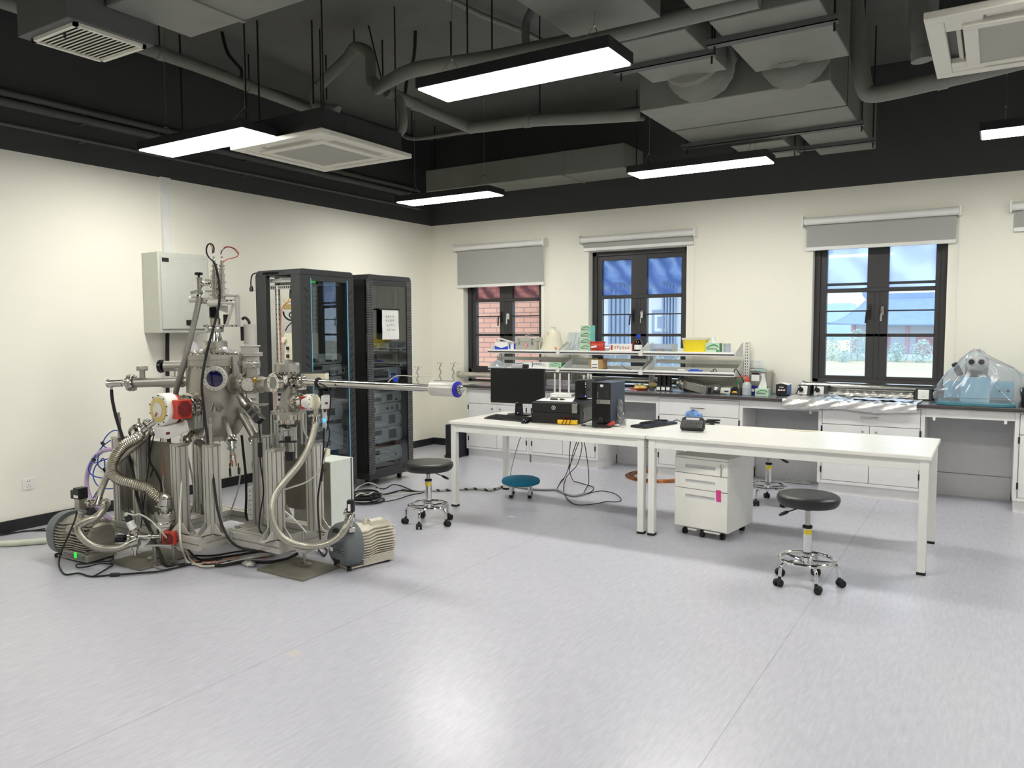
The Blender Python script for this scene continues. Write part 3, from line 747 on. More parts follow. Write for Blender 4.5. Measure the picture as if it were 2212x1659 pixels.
def outlet(P, u, n, w, h, label, pairs=1, m='white_p', grp='wall sockets'):
    """switched socket plate; u: along the wall, n: out of it"""
    P, u, n = V(P), V(u), V(n)
    r = thing('wall_socket', label, 'socket', P-V((0,0,h/2)), group=grp)
    MB().obox(P+n*.005, (w, .010, h), u, n, (0,0,1)).build('plate', m, r, .003)
    s = MB()
    for k in range(pairs):
        c = P+u*((k-(pairs-1)/2)*w/pairs*.95)+n*.0105
        for q in (-1, 1):
            s.obox(c+u*(q*.008)+V((0,0,.02)), (.004, .002, .007), u, n, (0,0,1)); s.obox(c+u*(q*.011)+V((0,0,-.024)), (.003, .002, .008), (u+V((0,0,q*.6))).normalized(), n)
        s.obox(c+V((0,0,-.010)), (.003, .002, .008), u, n, (0,0,1))
    s.build('socket_hole', 'ink', r)
    return r
outlet((0, -5.12, .35), (0,1,0), (1,0,0), .088, .088, 'white wall socket low on the left wall, far left of the photo')
outlet((0, -4.50, .40), (0,1,0), (1,0,0), .088, .088, 'white wall socket low on the left wall behind the blue tubing')
outlet(ony((1632, 786), 0), (1,0,0), (0,-1,0), .165, .088, 'double white socket on the back wall right of the bench shelves', 2)
outlet(ony((1220, 812), 0), (1,0,0), (0,-1,0), .088, .088, 'white socket under the shelves, left of two between the windows')
outlet(ony((1245, 813), 0), (1,0,0), (0,-1,0), .088, .088, 'white socket under the shelves, right of two between the windows')
outlet((3.62, 0, 1.02), (1,0,0), (0,-1,0), .088, .088, 'white socket under the shelves, right of the middle window')

# ================================================================ laboratory bench
YB = -.60
r = thing('worktop', 'long grey epoxy bench worktop with dark front edge under the windows', 'worktop', (4.5, -.31, .845))
MB().box(.94, 8.6, -.612, -.002, .845, .87).build('slab', 'top', r, .003)
MB().box(.935, 8.6, -.632, -.612, .84, .871).build('front_edge', 'topedge', r, .005)
def bench_cabinet(x0, x1, label, knobs=True, handle=True):
    r = thing('bench_cabinet', label, 'cabinet', ((x0+x1)/2, -.31, 0), group='white bench cabinets')
    MB().box(x0, x1, YB+.018, -.09, .10, .84).build('carcass', 'cab', r)
    MB().box(x0+.03, x1-.03, YB+.012, YB+.018, .125, .83).build('gap_shade_sheet', 'seam', r)  # dark sheet painted in as the shade behind drawer and door gaps
    f = MB(); f.box(x0, x0+.032, YB, YB+.018, .10, .84).box(x1-.032, x1, YB, YB+.018, .10, .84).box(x0+.032, x1-.032, YB, YB+.018, .10, .128).box(x0+.032, x1-.032, YB, YB+.018, .825, .84)
    f.build('face_frame', 'cab', r, .002)
    MB().box(x0+.01, x1-.01, YB+.03, -.10, 0, .10).build('plinth', 'cab', r)
    m = (x0+x1)/2
    d = MB().box(x0+.036, x1-.036, YB-.002, YB+.014, .655, .821).build('drawer', 'cab', r, .002)
    if handle: MB().tube([(m-.07, YB-.002, .735), (m-.068, YB-.03, .735), (m+.068, YB-.03, .735), (m+.07, YB-.002, .735)], .005).build('bar_handle', 'steelp', d)
    for s, a, b_ in ((-1, x0+.036, m-.0025), (1, m+.0025, x1-.036)):
        d = MB().box(a, b_, YB-.002, YB+.014, .132, .650).build('door', 'cab', r, .002)
        MB().lathe([(.006, 0), (.006, .012), (.011, .016), (.009, .022)], (m+s*.055, YB-.002, .60), (0,-1,0), 12).build('knob', 'steelp', d)
        hx = a-.004 if s < 0 else b_+.004
        for z in (.2, .58): MB().box(hx-.007, hx+.007, YB-.007, YB, z, z+.055).build('hinge', 'blkm', d)
bench_cabinet(.97, 1.85, 'white bench cabinet nearest the room corner, leftmost')
bench_cabinet(1.855, 2.725, 'white bench cabinet second from the room corner, behind the blue footstool')
bench_cabinet(3.39, 4.285, 'white bench cabinet below the black tube stand, between two knee spaces')
bench_cabinet(4.985, 5.86, 'white bench cabinet below the foil sheets')
bench_cabinet(6.515, 7.40, 'white bench cabinet cut off by the right edge of the photo')
for i, (x0, x1, lab) in enumerate(((2.725, 3.39, 'leftmost, behind the two tables'), (4.285, 4.985, 'middle, behind the stool under the table'), (5.86, 6.515, 'rightmost, below the covered microscope'))):
    r = thing('knee_panel', 'grey back panel in the bench knee space, '+lab, 'panel', ((x0+x1)/2, -.08, 0), group='bench knee spaces')
    MB().box(x0, x1, -.085, -.06, .21, .80).build('panel', 'cabg', r)
    MB().box(x0, x1, -.087, -.06, 0.0, .205).build('lower_panel', 'cabg', r)
    MB().box(x0+.001, x1-.001, YB, YB+.02, .762, .84).box(x0, x1, YB+.02, YB+.05, .762, .772).build('apron', 'cab', r, .002)
    for q in ((.06, .58) if i == 2 else (.62,) if i else (.02,)): MB().box(x0+q, x0+q+.02, YB-.004, YB, .735, .765).build('clip', 'white_p', r)
# ---- reagent shelves standing on the worktop
r = thing('bench_shelf', 'white two-tier steel reagent shelf standing on the bench, three bays wide', 'shelf', (2.66, -.25, .87))
BAYS = ((1.165, 2.105), (2.155, 3.115), (3.165, 4.145))
ZS = (1.293, 1.090)
for x0, x1 in BAYS:
    for z in ZS:
        s = MB().box(x0, x1, -.40, -.12, z-.012, z-.002).box(x0, x1, -.125, -.12, z-.012, z+.03).build('shelf_board', 'white_p', r)
        MB().box(x0, x1, -.42, -.40, z-.044, z+.002).build('front_rail', 'white_p', s, .004)
        MB().box(x0+.002, x1-.002, -.4225, -.418, z-.031, z-.017).build('dark_strip', 'topedge', s)
for x in (2.13, 3.14, 4.17):
    for z in ZS:
        for q in ((-1, 1) if x < 4 else (-1,)):
            MB().prism([(-.40, z-.04), (-.12, z-.05), (-.12, z+.10), (-.18, z+.085), (-.39, z+.002)], 'x', x+q*.024-.002, x+q*.024+.002).build('bracket', 'whitem', r)
        MB().box(x-.022, x+.022, -.425, -.40, z-.047, z+.004).build('joint_cap', 'whitem', r) if x < 4 else None
for z in ZS: MB().prism([(-.40, z-.04), (-.12, z-.05), (-.12, z+.10), (-.18, z+.085), (-.39, z+.002)], 'x', 1.158, 1.162).build('bracket', 'whitem', r)
for x in (1.16, 2.13, 3.14, 4.185):
    u = MB().box(x-.026, x+.026, -.12, -.075, .87, 1.395 if x > 4 else 1.33).build('upright', 'whitem', r, .003)
    s = MB()
    for k in range(16 if x > 4 else 13):
        for q in (-.009, .009): s.box(x+q-.003, x+q+.003, -.1205, -.1195, .92+k*.03, .938+k*.03)
    s.build('slot_row', 'ink', u)
for x0, x1 in BAYS: MB().box(x0+.02, x1-.02, -.10, -.09, 1.16, 1.20).build('back_rail', 'whitem', r)

def fb(px0, px1, pyt, yf, dep, z0):
    """front-face extents of a box whose front stands at y = yf"""
    a, c = ony((px0, pyt), yf), ony((px1, pyt), yf)
    return a.x, c.x, yf, yf+dep, z0, max(z0+.004, (a.z+c.z)/2)
T, L2, BT = ZS[0], ZS[1], .8705
def tissue_box(e, label, grp='paper tissue boxes', side='tealb', words='KIMTECH', tissue=None):
    x0, x1, y0, y1, z0, z1 = e; w = x1-x0; h = z1-z0
    r = thing('tissue_box', label, 'tissue box', ((x0+x1)/2, (y0+y1)/2, z0), group=grp)
    MB().box(*e).build('carton', 'lgreen', r, .001)
    pts = [(x0+.004, z0+h*.45)]+[(x0+.004+(w*.72)*t, z0+h*(.45+.42*math.sin(t*PI*.62))) for t in (.15, .3, .45, .6, .8, 1)]+[(x1-w*.06, z0+h*.62), (x1-w*.06, z0+h*.50)]+[(x0+w*.7*(1-t)+.004, z0+h*(.36+.36*math.sin((1-t)*PI*.62))) for t in (0, .3, .6, .9)]
    MB().prism(pts, 'y', y0-.0012, y0).build('green_swoosh', 'green', r)
    MB().box(x1, x1+.0012, y0+.004, y1-.004, z0+h*.05, z1-h*.05).box(x1-w*.22, x1-w*.03, y0-.0012, y0, z0+h*.02, z0+h*.25).build('end_panel', side, r)
    if words: text(words, 'brand_lettering', 'ink', r, ((x0+x1)/2-w*.03, y0-.0016, z0+h*.34), (1,0,0), (0,0,1), min(w*.18, h*.3))
    if tissue:
        b = MB(); cx = (x0+x1)/2+tissue[0]
        def f(u, v):
            hh = tissue[1]*(v**.8); s = (1-.75*v)
            return V((cx+(u-.5)*w*.62*s+v*w*.16+.006*math.sin(u*7+v*4), (y0+y1)/2+.012*math.sin(u*9+v*3)*(1-.4*v)-.01*v, z1+hh))
        b.grid(f, 14, 10); b.build('tissue', 'paper', r)
    return r
# ---- top tier
e = fb(1069, 1097, 738, -.37, .12, T)
r = thing('mask_box', 'blue and white carton with its lid flap up on the top shelf', 'box', ((e[0]+e[1])/2, -.3, T))
MB().box(*e).build('carton', 'white_p', r, .001)
m_ = (e[0]+e[1])/2
MB().prism([(e[0]-.001, T), (e[1]+.001, T), (e[1]+.001, T+.045), (m_, T+.018), (e[0]-.001, T+.045)], 'y', e[2]-.0012, e[2]).build('blue_band', 'blue', r)
MB().obox((m_+.02, -.31, e[5]+.018), (e[1]-e[0]+.05, .11, .002), V((1, 0, -.25)).normalized(), (0,1,0)).build('lid_flap', 'white_p', r)
e = fb(1098, 1113, 741, -.34, .1, T)
r = thing('small_carton', 'small blue and white carton beside the aluminium case on the top shelf', 'box', ((e[0]+e[1])/2, -.29, T))
MB().box(*e).build('carton', 'white_p', r, .001); MB().box(e[0]-.001, e[0]+.03, e[2]-.001, e[2], e[4]+.01, e[5]-.015).box(e[1]-.02, e[1]+.001, e[2]-.001, e[2], e[4]+.004, e[5]-.004).build('blue_print', 'blue', r)
x0, x1, y0, y1, z0, z1 = fb(1114, 1158, 728, -.39, .16, T)
r = thing('first_aid_case', 'aluminium first aid case with a red diamond on the top shelf', 'case', ((x0+x1)/2, -.31, T))
MB().box(x0, x1, y0, y1, z0, z1-.055).build('body', 'alu', r, .004)
MB().box(x0-.002, x1+.002, y0-.002, y1, z1-.052, z1).build('lid', 'aluw', r, .004)
for q in (.16, .84):
    xx = x0+(x1-x0)*q; MB().box(xx-.012, xx+.012, y0-.012, y0, z1-.085, z1-.02).box(xx-.008, xx+.008, y0-.018, y0-.010, z1-.075, z1-.04).build('latch', 'chrome', r, .002)
xm, zm = (x0+x1)/2, z0+.055
MB().prism([(xm-.032, zm), (xm, zm-.036), (xm+.032, zm), (xm, zm+.036)], 'y', y0-.0015, y0).build('red_diamond', 'red', r)
MB().prism([(xm-.022, zm), (xm, zm-.026), (xm+.022, zm), (xm, zm+.026)], 'y', y0-.0025, y0-.0015).build('diamond_centre', 'paper', r)
MB().box(xm-.004, xm+.004, y0-.0035, y0-.0025, zm-.012, zm+.012).box(xm-.012, xm+.012, y0-.0035, y0-.0025, zm-.004, zm+.004).build('cross', 'red', r)
MB().tube(smooth([(xm-.05, (y0+y1)/2, z1), (xm-.045, (y0+y1)/2, z1+.02), (xm, (y0+y1)/2, z1+.026), (xm+.045, (y0+y1)/2, z1+.02), (xm+.05, (y0+y1)/2, z1)], 4), .006).build('carry_handle', 'chrome', r)
# drawstring bag
a, c = ony((1164, 753), -.33), ony((1211, 753), -.33); hz = ony((1190, 707), -.3).z-T
r = thing('drawstring_bag', 'cream cloth drawstring bag slumped on the top shelf', 'bag', ((a.x+c.x)/2, -.29, T))
w2 = (c.x-a.x)/2; cx = (a.x+c.x)/2
prof = [(1.0, 0), (1.0, .05), (.90, .2), (.78, .45), (.66, .68), (.50, .84), (.24, .94), (.13, .985), (.2, 1.03)]
b = MB(); rings = []
for q, h in prof:
    rings.append([V((cx+w2*.22*min(h, .6)+w2*q*math.cos(t)*(1+.05*math.sin(5*t+h*6)+.03*math.sin(11*t-h*9)), -.28+.08*(q**.5)*math.sin(t)*(1+.08*math.sin(9*t+h*4)), T+h*hz*.97)) for t in [2*PI*j/26 for j in range(26)]])
b.ring_sweep(rings); b.build('sack', 'cream', r)
b = MB(); b.tube(smooth([(cx-.02, -.36, T+hz*.85), (cx-.09, -.372, T+hz*.45), (cx-.11, -.375, T+.02), (cx-.06, -.38, T+.006), (cx-.05, -.378, T+.05)], 5), .0035, 6)
b.tube(smooth([(cx+.03, -.36, T+hz*.85), (cx+.085, -.372, T+hz*.55), (cx+.10, -.375, T+.12), (cx+.115, -.38, T+.03)], 5), .0035, 6); b.build('cord', 'white_p', r)
text('S', 'orange_letter', 'orange', r, (cx-.012, -.352, T+hz*.72), (1,0,0), (0,.3,1), .05)
MB().box(cx+.1, cx+.12, -.385, -.38, T+.004, T+.035).build('orange_tag', 'orange', r)
# clear bag of tubes, stacked tissue boxes
a = ony((1241, 753), -.33); b = MB(); hz = ony((1241, 719), -.33).z-T
b.grid(lambda u, v: V((a.x-.075+.15*u+.012*math.sin(v*7)-.012*v, -.34-.03*math.sin(u*PI)+.008*math.sin(u*13+v*9), T+.003+hz*v)), 10, 10)
b.grid(lambda u, v: V((a.x-.075+.15*u+.012*math.sin(v*7)-.012*v, -.30+.03*math.sin(u*PI)+.006*math.sin(u*11+v*8), T+.003+hz*v)), 10, 10)
r = thing('sample_bag', 'clear printed plastic bag of white parts left of the stacked tissue boxes', 'bag', (a.x, -.32, T)); b.build('film', 'bag', r)
for k, (dx, dz, l) in enumerate(((-.05, .04, .1), (-.02, .09, .12), (.02, .03, .09), (.04, .10, .1), (0, .15, .09))): MB().cyl((a.x+dx, -.32, T+max(.006, dz-l/2+.03)), (a.x+dx+.012, -.322, T+dz+l/2), .010, n=10).build('tube', 'white_p', r)
pys = (703, 717, 731, 744.5, 754.5)
zt = [ony((1264, p), -.36).z for p in pys]; zt[-1] = T
for k in range(4):
    x0, x1 = ony((1253+(1 if k == 0 else 0)-(1 if k > 1 else 0), 730), -.36).x, ony((1275, 730), -.36).x
    tissue_box((x0, x1, -.36, -.24, zt[k+1]+.0005, zt[k]-.0005), 'green and white tissue box, '+('topmost', 'second from the top', 'third from the top', 'bottom')[k]+' of the stack of four')
e = fb(1273, 1304, 740, -.40, .09, T)
r = thing('snack_packet', 'red plastic packet lying before the tissue boxes on the top shelf', 'packet', ((e[0]+e[1])/2, -.36, T))
x0, x1, y0, y1, z0, z1 = e
MB().grid(lambda u, v: V((x0+(x1-x0)*u, (y0+.03)-.03*math.sin(PI*v)**.5*(math.sin(PI*u)**.4)+.003*math.sin(u*25), z0+(z1-z0)*v)), 16, 10).grid(lambda u, v: V((x0+(x1-x0)*u, (y0+.03)+.03*math.sin(PI*v)**.5*(math.sin(PI*u)**.4), z0+(z1-z0)*v)), 12, 8).build('film', 'red', r)
MB().box(x0-.005, x1+.005, y0+.02, y0+.04, z1-.004, z1+.012).build('top_seal', 'red', r)
MB().obox(((x0+x1)/2-.03, y0-.003, z0+.045), (.07, .002, .02), V((1,0,.15)).normalized(), (0,1,0)).build('white_print', 'paper', r)
e = fb(1317, 1364, 743, -.385, .1, T)
r = thing('red_print_carton', 'white carton with red lettering on the top shelf, left of the brown bottle', 'box', ((e[0]+e[1])/2, -.33, T))
MB().box(*e).build('carton', 'white_p', r, .001)
b = MB(); x0, x1, y0, y1, z0, z1 = e
b.box(x0+.012, x0+.035, y0-.0012, y0, z0+.012, z1-.012); b.build('red_block', 'red', r)
for k in range(6):
    q = x0+.065+k*.032; b = MB(); rnd = random.Random(40+k)
    for t in range(7): b.obox((q+rnd.uniform(-.007, .007), y0-.0006, (z0+z1)/2+rnd.uniform(-.017, .015)), (rnd.uniform(.012, .022), .0012, .0034), rnd.choice(((1, 0, 0), (0, 0, 1), (1, 0, 0), (.7, 0, .7), (.7, 0, -.7))), (0, 1, 0))
    b.build('red_character', 'red', r)
a = ony((1310, 750), -.39)
MB().sph((a.x, -.37, T+.03), (.035, .03, .028), 12, 8).thing('crumpled_foil', 'foil', 'small crumple of foil between the red packet and the lettered carton', 'foil')
e = fb(1364, 1370, 739, -.36, .06, T); MB().box(*e).thing('pink_carton', 'dred', 'small dark pink carton against the brown bottle on the top shelf', 'box', bevel=.002)
a = ony((1378.5, 754), -.33); zt_ = ony((1378.5, 722), -.33).z; hb = zt_-T
r = thing('reagent_bottle', 'brown glass reagent bottle with blue cap on the top shelf', 'bottle', (a.x, -.33, T))
MB().lathe([(.042, 0), (.044, .006), (.044, hb*.42), (.036, hb*.58), (.018, hb*.70), (.016, hb*.76)], (a.x, -.33, T)).build('bottle', 'amber', r)
MB().lathe([(.040, .004), (.040, hb*.25), (.036, hb*.25+.002)], (a.x, -.33, T)).build('liquid', mat('dark_brown_liquid', (48, 22, 14), .15), r)
MB().lathe([(.021, hb*.76), (.022, hb*.78), (.021, hb)], (a.x, -.33, T), n=20).build('screw_cap', 'blue', r)
MB().lathe([(.0446, hb*.10), (.0446, hb*.38)], (a.x, -.33, T), caps=False).build('label_band', 'paper', r)
e = fb(1403, 1452, 743, -.39, .17, T)
r = thing('parts_box', 'clear plastic box of blue and red pieces left of the yellow tub', 'box', ((e[0]+e[1])/2, -.3, T))
x0, x1, y0, y1, z0, z1 = e
b = MB(); b.box(x0, x1, y0, y0+.002, z0, z1).box(x0, x1, y1-.002, y1, z0, z1).box(x0, x0+.002, y0+.002, y1-.002, z0, z1).box(x1-.002, x1, y0+.002, y1-.002, z0, z1).box(x0+.002, x1-.002, y0+.002, y1-.002, z0, z0+.002); b.build('tray', 'bottleglass', r)
for k, (q, mm_, w_) in enumerate(((.06, 'blue', .035), (.2, 'blue', .02), (.30, 'red', .05), (.52, 'blkm', .03), (.66, 'bluec', .04), (.84, 'blk', .03))):
    xx = x0+(x1-x0)*q; MB().box(xx, xx+w_, y0+.02, y0+.06, z0+.003, z0+.03).build('piece', mm_, r, .003)
# yellow tub
a, c = ony((1471, 754), -.36), ony((1527, 754), -.36); zt_ = ony((1500, 730), -.36).z
r = thing('plastic_tub', 'yellow plastic tub with pale rim on the top shelf', 'tub', ((a.x+c.x)/2, -.29, T))
b = MB(); cx, w2 = (a.x+c.x)/2, (c.x-a.x)/2
def rr_(sx, sy, z, n=32): return [V((cx+sx*math.copysign(abs(math.cos(t))**.45, math.cos(t)), -.28+sy*math.copysign(abs(math.sin(t))**.45, math.sin(t)), z)) for t in [2*PI*j/n for j in range(n)]]
b.ring_sweep([rr_(w2*.86, .085, T), rr_(w2*.97, .1, zt_-.02), rr_(w2*.95, .097, zt_-.015), rr_(w2*.84, .08, T+.004)]); b.build('tub', 'yellowt', r)
b = MB(); b.ring_sweep([rr_(w2*1.0, .103, zt_-.022), rr_(w2*1.02, .106, zt_-.012), rr_(w2*1.02, .106, zt_), rr_(w2*.94, .096, zt_)], caps=False); b.build('rim', 'cream', r)
tissue_box(fb(1524, 1554, 741, -.36, .1, T), 'green and white tissue box with a tissue pulled up, right of the yellow tub', side='green', tissue=(-.02, .09))
a = ony((1570.5, 755), -.3); zt_ = ony((1570.5, 742), -.3).z
MB().lathe([(.034, 0), (.036, .004), (.037, zt_-T), (.034, zt_-T), (.033, .004)], (a.x, -.3, T), n=24).thing('beaker', 'bottleglass', 'clear glass beaker at the right end of the top shelf', 'beaker')
# ---- lower tier
for k, (p0, p1) in enumerate(((1112, 1148.5), (1149.5, 1185))):
    e = fb(p0, p1, 782, -.38, .1, L2); x0, x1, y0, y1, z0, z1 = e
    r = thing('glove_box', 'white glove carton lettered AMMEX on the lower shelf, '+('left', 'right')[k]+' of two', 'box', ((x0+x1)/2, -.33, L2), group='white glove cartons')
    MB().box(*e).build('carton', 'white_p', r, .001)
    MB().box(x0, x0+.008, y0-.001, y0, z0, z1).build('purple_edge', mat('violet_print', (96, 80, 150), .5), r)
    text('AMMEX', 'brand_lettering', mat('navy_print', (54, 50, 104), .5), r, (x0+.07, y0-.0012, (z0+z1)/2+.006), (1,0,0), (0,0,1), .036)
    MB().box(x0+.13, x1-.03, y0-.001, y0, z0+.016, z0+.021).box(x0+.13, x1-.05, y0-.001, y0, z0+.030, z0+.035).build('fine_print', 'cableg', r)
tissue_box(fb(1186, 1212, 783, -.37, .1, L2), 'green and white tissue box on the lower shelf beside the glove cartons', side='green')
e = fb(1274, 1301, 776, -.38, .13, L2); x0, x1, y0, y1, z0, z1 = e
r = thing('cardboard_box', 'open brown cardboard box on the lower shelf', 'box', ((x0+x1)/2, -.31, L2))
b = MB(); b.box(x0, x1, y0, y0+.003, z0, z1).box(x0, x1, y1-.003, y1, z0, z1).box(x0, x0+.003, y0+.003, y1-.003, z0, z1).box(x1-.003, x1, y0+.003, y1-.003, z0, z1).box(x0, x1, y0, y1, z0, z0+.003); b.build('carton', 'card', r)
MB().obox((x0-.02, (y0+y1)/2, z1+.003), (.05, .12, .003), V((1, 0, .2)).normalized(), (0,1,0)).obox((x1+.02, (y0+y1)/2, z1), (.05, .12, .003), V((1, 0, -.3)).normalized(), (0,1,0)).build('flap', 'card', r)
MB().box(x0+.02, x1-.05, y0-.0012, y0, z0+.004, z1-.008).build('white_label', 'paper', r)
MB().box(x0+.03, x1-.06, y0-.0022, y0-.0012, z0+.045, z0+.052).box(x0+.03, x1-.06, y0-.0022, y0-.0012, z0+.014, z0+.022).build('label_print', 'ink', r)
MB().sph((x1-.05, (y0+y1)/2, z1+.004), (.035, .03, .03), 10, 6).build('contents', 'blkm', r)
a = ony((1350, 790), -.25); MB().tube(smooth([(a.x-.07, -.2, L2+.05), (a.x-.02, -.22, L2+.02), (a.x+.04, -.28, L2+.004), (a.x+.1, -.3, L2+.004)], 5), .003, 6).thing('loose_wire', 'rubber', 'thin black wire lying on the lower shelf, middle bay', 'wire')
a = ony((1470, 797), -.33); MB().cyl((a.x-.03, -.33, L2+.012), (a.x+.05, -.33, L2+.01), .008, n=10).thing('marker_pen', 'white_p', 'white marker pen lying on the lower shelf, right bay', 'pen')
a = ony((1502, 798), -.33); MB().box(a.x-.07, a.x+.07, -.36, -.30, L2, L2+.012).box(a.x-.05, a.x+.03, -.35, -.31, L2+.012, L2+.022).thing('blue_sachet', 'bluec', 'flat blue packet on the lower shelf, right bay', 'packet', bevel=.003)
a = ony((1544, 800), -.33); MB().torus((a.x, -.33, L2+.012), (.3,1,.1), .018, .004, 16, 6).cyl((a.x-.05, -.33, L2+.004), (a.x-.02, -.33, L2+.004), .004, n=8).thing('binder_clip', 'blkm', 'small black clip at the right end of the lower shelf', 'clip')

# ================================================================ on the worktop
a = ony((1077, 829), -.525)
r = thing('desiccator', 'clear glass desiccator with domed lid and metal knob on the bench behind the monitor', 'desiccator', (a.x, -.525, BT))
R_ = .10
MB().lathe([(.065, 0), (.075, .01), (.088, .10), (R_, .18), (R_+.006, .19), (R_, .2), (.09, .185), (.065, .02)], (a.x, -.525, BT), n=32).build('bowl', 'bottleglass', r)
MB().lathe([(R_+.006, .202), (R_+.006, .212), (R_*.95, .23), (R_*.8, .262), (R_*.5, .285), (.02, .295), (.014, .305)], (a.x, -.525, BT), n=32, caps=False).build('dome_lid', 'bottleglass', r)
MB().cyl((a.x, -.525, BT+.30), (a.x, -.525, BT+.33), .010).sph((a.x, -.525, BT+.345), .022, 14, 10).build('valve_knob', 'steel', r)
for k, (p0, p1) in enumerate(((1181, 1214), (1215, 1227))):
    e = fb(p0, p1, 820+k, -.22, .08, BT); x0, x1, y0, y1, z0, z1 = e
    r = thing('pink_print_carton', 'pale pink printed carton on the bench behind the white router, '+('larger', 'smaller')[k]+' of two', 'box', ((x0+x1)/2, -.18, BT), group='pale pink cartons')
    MB().box(*e).build('carton', mat('pale_pink_card', (232, 220, 230), .6), r, .001)
    MB().box(x0+.015, x1-.02, y0-.001, y0, z0+.03, z0+.034).box(x0+.015, x1-.04, y0-.001, y0, z0+.05, z0+.056).build('fine_print', 'cableg', r)
a = ony((1236, 833), -.25); MB().box(a.x-.05, a.x+.04, -.27, -.21, BT, BT+.02).box(a.x-.02, a.x+.03, -.26, -.22, BT+.02, BT+.03).thing('small_gadget', 'cabg', 'small grey gadget on the bench left of the black storage box', 'gadget', bevel=.003)
a = ony((1351, 838), -.3); MB().grid(lambda u, v: V((a.x-.08+.26*u, -.42+.26*v, BT+.002+.004*math.sin(u*9)*math.sin(v*7))), 14, 10).thing('plastic_sheet', 'paper', 'white plastic sheet lying on the bench behind the black computer tower', 'sheet')
# red tray with sponge
a, c = ony((1364, 837), -.3), ony((1399, 837), -.3); cx = (a.x+c.x)/2
r = thing('red_tray', 'red plastic tray with a yellow sponge on the bench', 'tray', (cx, -.3, BT))
MB().lathe([(.085, 0), (.11, .022), (.105, .022), (.082, .004)], (cx, -.3, BT), n=28).build('tray', 'red', r)
b = MB(); b.prism([(cx-.05, BT+.012), (cx+.02, BT+.012), (cx+.035, BT+.07), (cx+.01, BT+.06), (cx-.005, BT+.045), (cx-.02, BT+.062), (cx-.045, BT+.066)], 'y', -.33, -.28); b.build('sponge', mat('yellow_sponge', (232, 216, 140), .9, var=.1, scale=80, bump=.3), r, .004)
M['glove'] = mat('yellow_rubber_glove', (228, 214, 140), .55, var=.06)
a = ony((1404, 836), -.2); rnd = random.Random(4)
r = thing('rubber_gloves', 'crumpled yellow rubber gloves on the bench left of the black tube stand', 'gloves', (a.x, -.25, BT))
for k in range(2):
    b = MB(); o = V((a.x-.04+k*.07, -.30+k*.11, BT+.032+k*.016)); b.sph(o, (.055, .04, .03), 14, 8)
    for j in range(5):
        t = 2.2+j*.45-k*2.6; b.tube(smooth([o+V((math.cos(t)*.03, math.sin(t)*.025, .004)), o+V((math.cos(t)*.075, math.sin(t)*.06, -.005)), o+V((math.cos(t+.2)*.1, math.sin(t+.2)*.08, -.014))], 4), .011, 8)
    b.build('glove', 'glove', r)
# three black tubes in a stand
r0 = ony((1432, 841), -.34)
r = thing('tube_stand', 'black stand holding three upright black tubes with white labels on the bench', 'stand', (r0.x, -.32, BT))
x0, x1 = ony((1417, 841), -.36).x, ony((1448, 841), -.36).x; w_ = (x1-x0)/3
for k in range(3):
    xx = x0+w_*(k+.5); MB().box(xx-w_*.47, xx+w_*.47, -.36, -.28, BT, BT+.06).build('base_block', 'blk', r, .003)
    MB().box(xx-w_*.36, xx+w_*.36, -.3615, -.36, BT+.012, BT+.045).build('white_label', 'paper', r)
    MB().lathe([(.026, .06), (.026, .155), (.028, .157), (.028, .172), (.024, .174)], (xx, -.32, BT), n=20).build('tube', 'blkm', r)
a = ony((1460, 838), -.3); b = MB(); rnd = random.Random(9)
b.grid(lambda u, v: V((a.x-.1+.2*u, -.36+.14*v, BT+.003+.055*math.sin(PI*u)*math.sin(PI*v)*(1+.5*math.sin(u*17+v*11))+.008*abs(math.sin(u*23-v*19)))), 22, 16); b.thing('crumpled_bag', 'bag', 'crumpled clear plastic bag right of the black tube stand', 'bag')
# steel gate part: chrome ring with a square tube
c0 = ony((1480, 829), -.28); r = thing('flanged_duct', 'polished steel ring with a square steel duct lying on the bench', 'vacuum part', (c0.x, -.28, BT))
ax = V((.86, -.42, -.14)).normalized()
C_ = V((c0.x, -.27, BT+.083))
MB().lathe([(.083, -.05), (.083, -.02), (.068, -.018), (.068, .02), (.078, .022), (.078, .04), (.055, .042)], C_, ax, 32).build('ring', 'steelp', r)
MB().obox(C_+ax*.19, (.3, .10, .085), ax, V((.42, .86, 0)).normalized()).build('square_duct', 'steel', r, .004)
MB().obox(C_+ax*.335, (.022, .115, .10), ax, V((.42, .86, 0)).normalized()).build('end_frame', 'steelm', r, .003)
MB().obox(C_+ax*.3465, (.002, .05, .06), ax, V((.42, .86, 0)).normalized()).build('opening', 'ink', r)
a = onz((1491, 845), BT); MB().lathe([(.014, 0), (.014, .02), (.007, .026), (.007, .034), (.010, .038), (.004, .044)], (a.x, a.y, BT), n=16).thing('brass_weight', 'brass', 'small brass weight on the bench edge', 'weight')
a = ony((1544, 841), -.3); b = MB(); b.sph((a.x, -.3, BT+.045), (.075, .055, .042), 22, 14)
rnd = random.Random(2)
for v in b.bm.verts: v.co += V((rnd.gauss(0, .004), rnd.gauss(0, .004), abs(rnd.gauss(0, .003))))
b.thing('foil_bundle', 'foil', 'crumpled ball of foil on the bench left of the soldering station', 'foil')
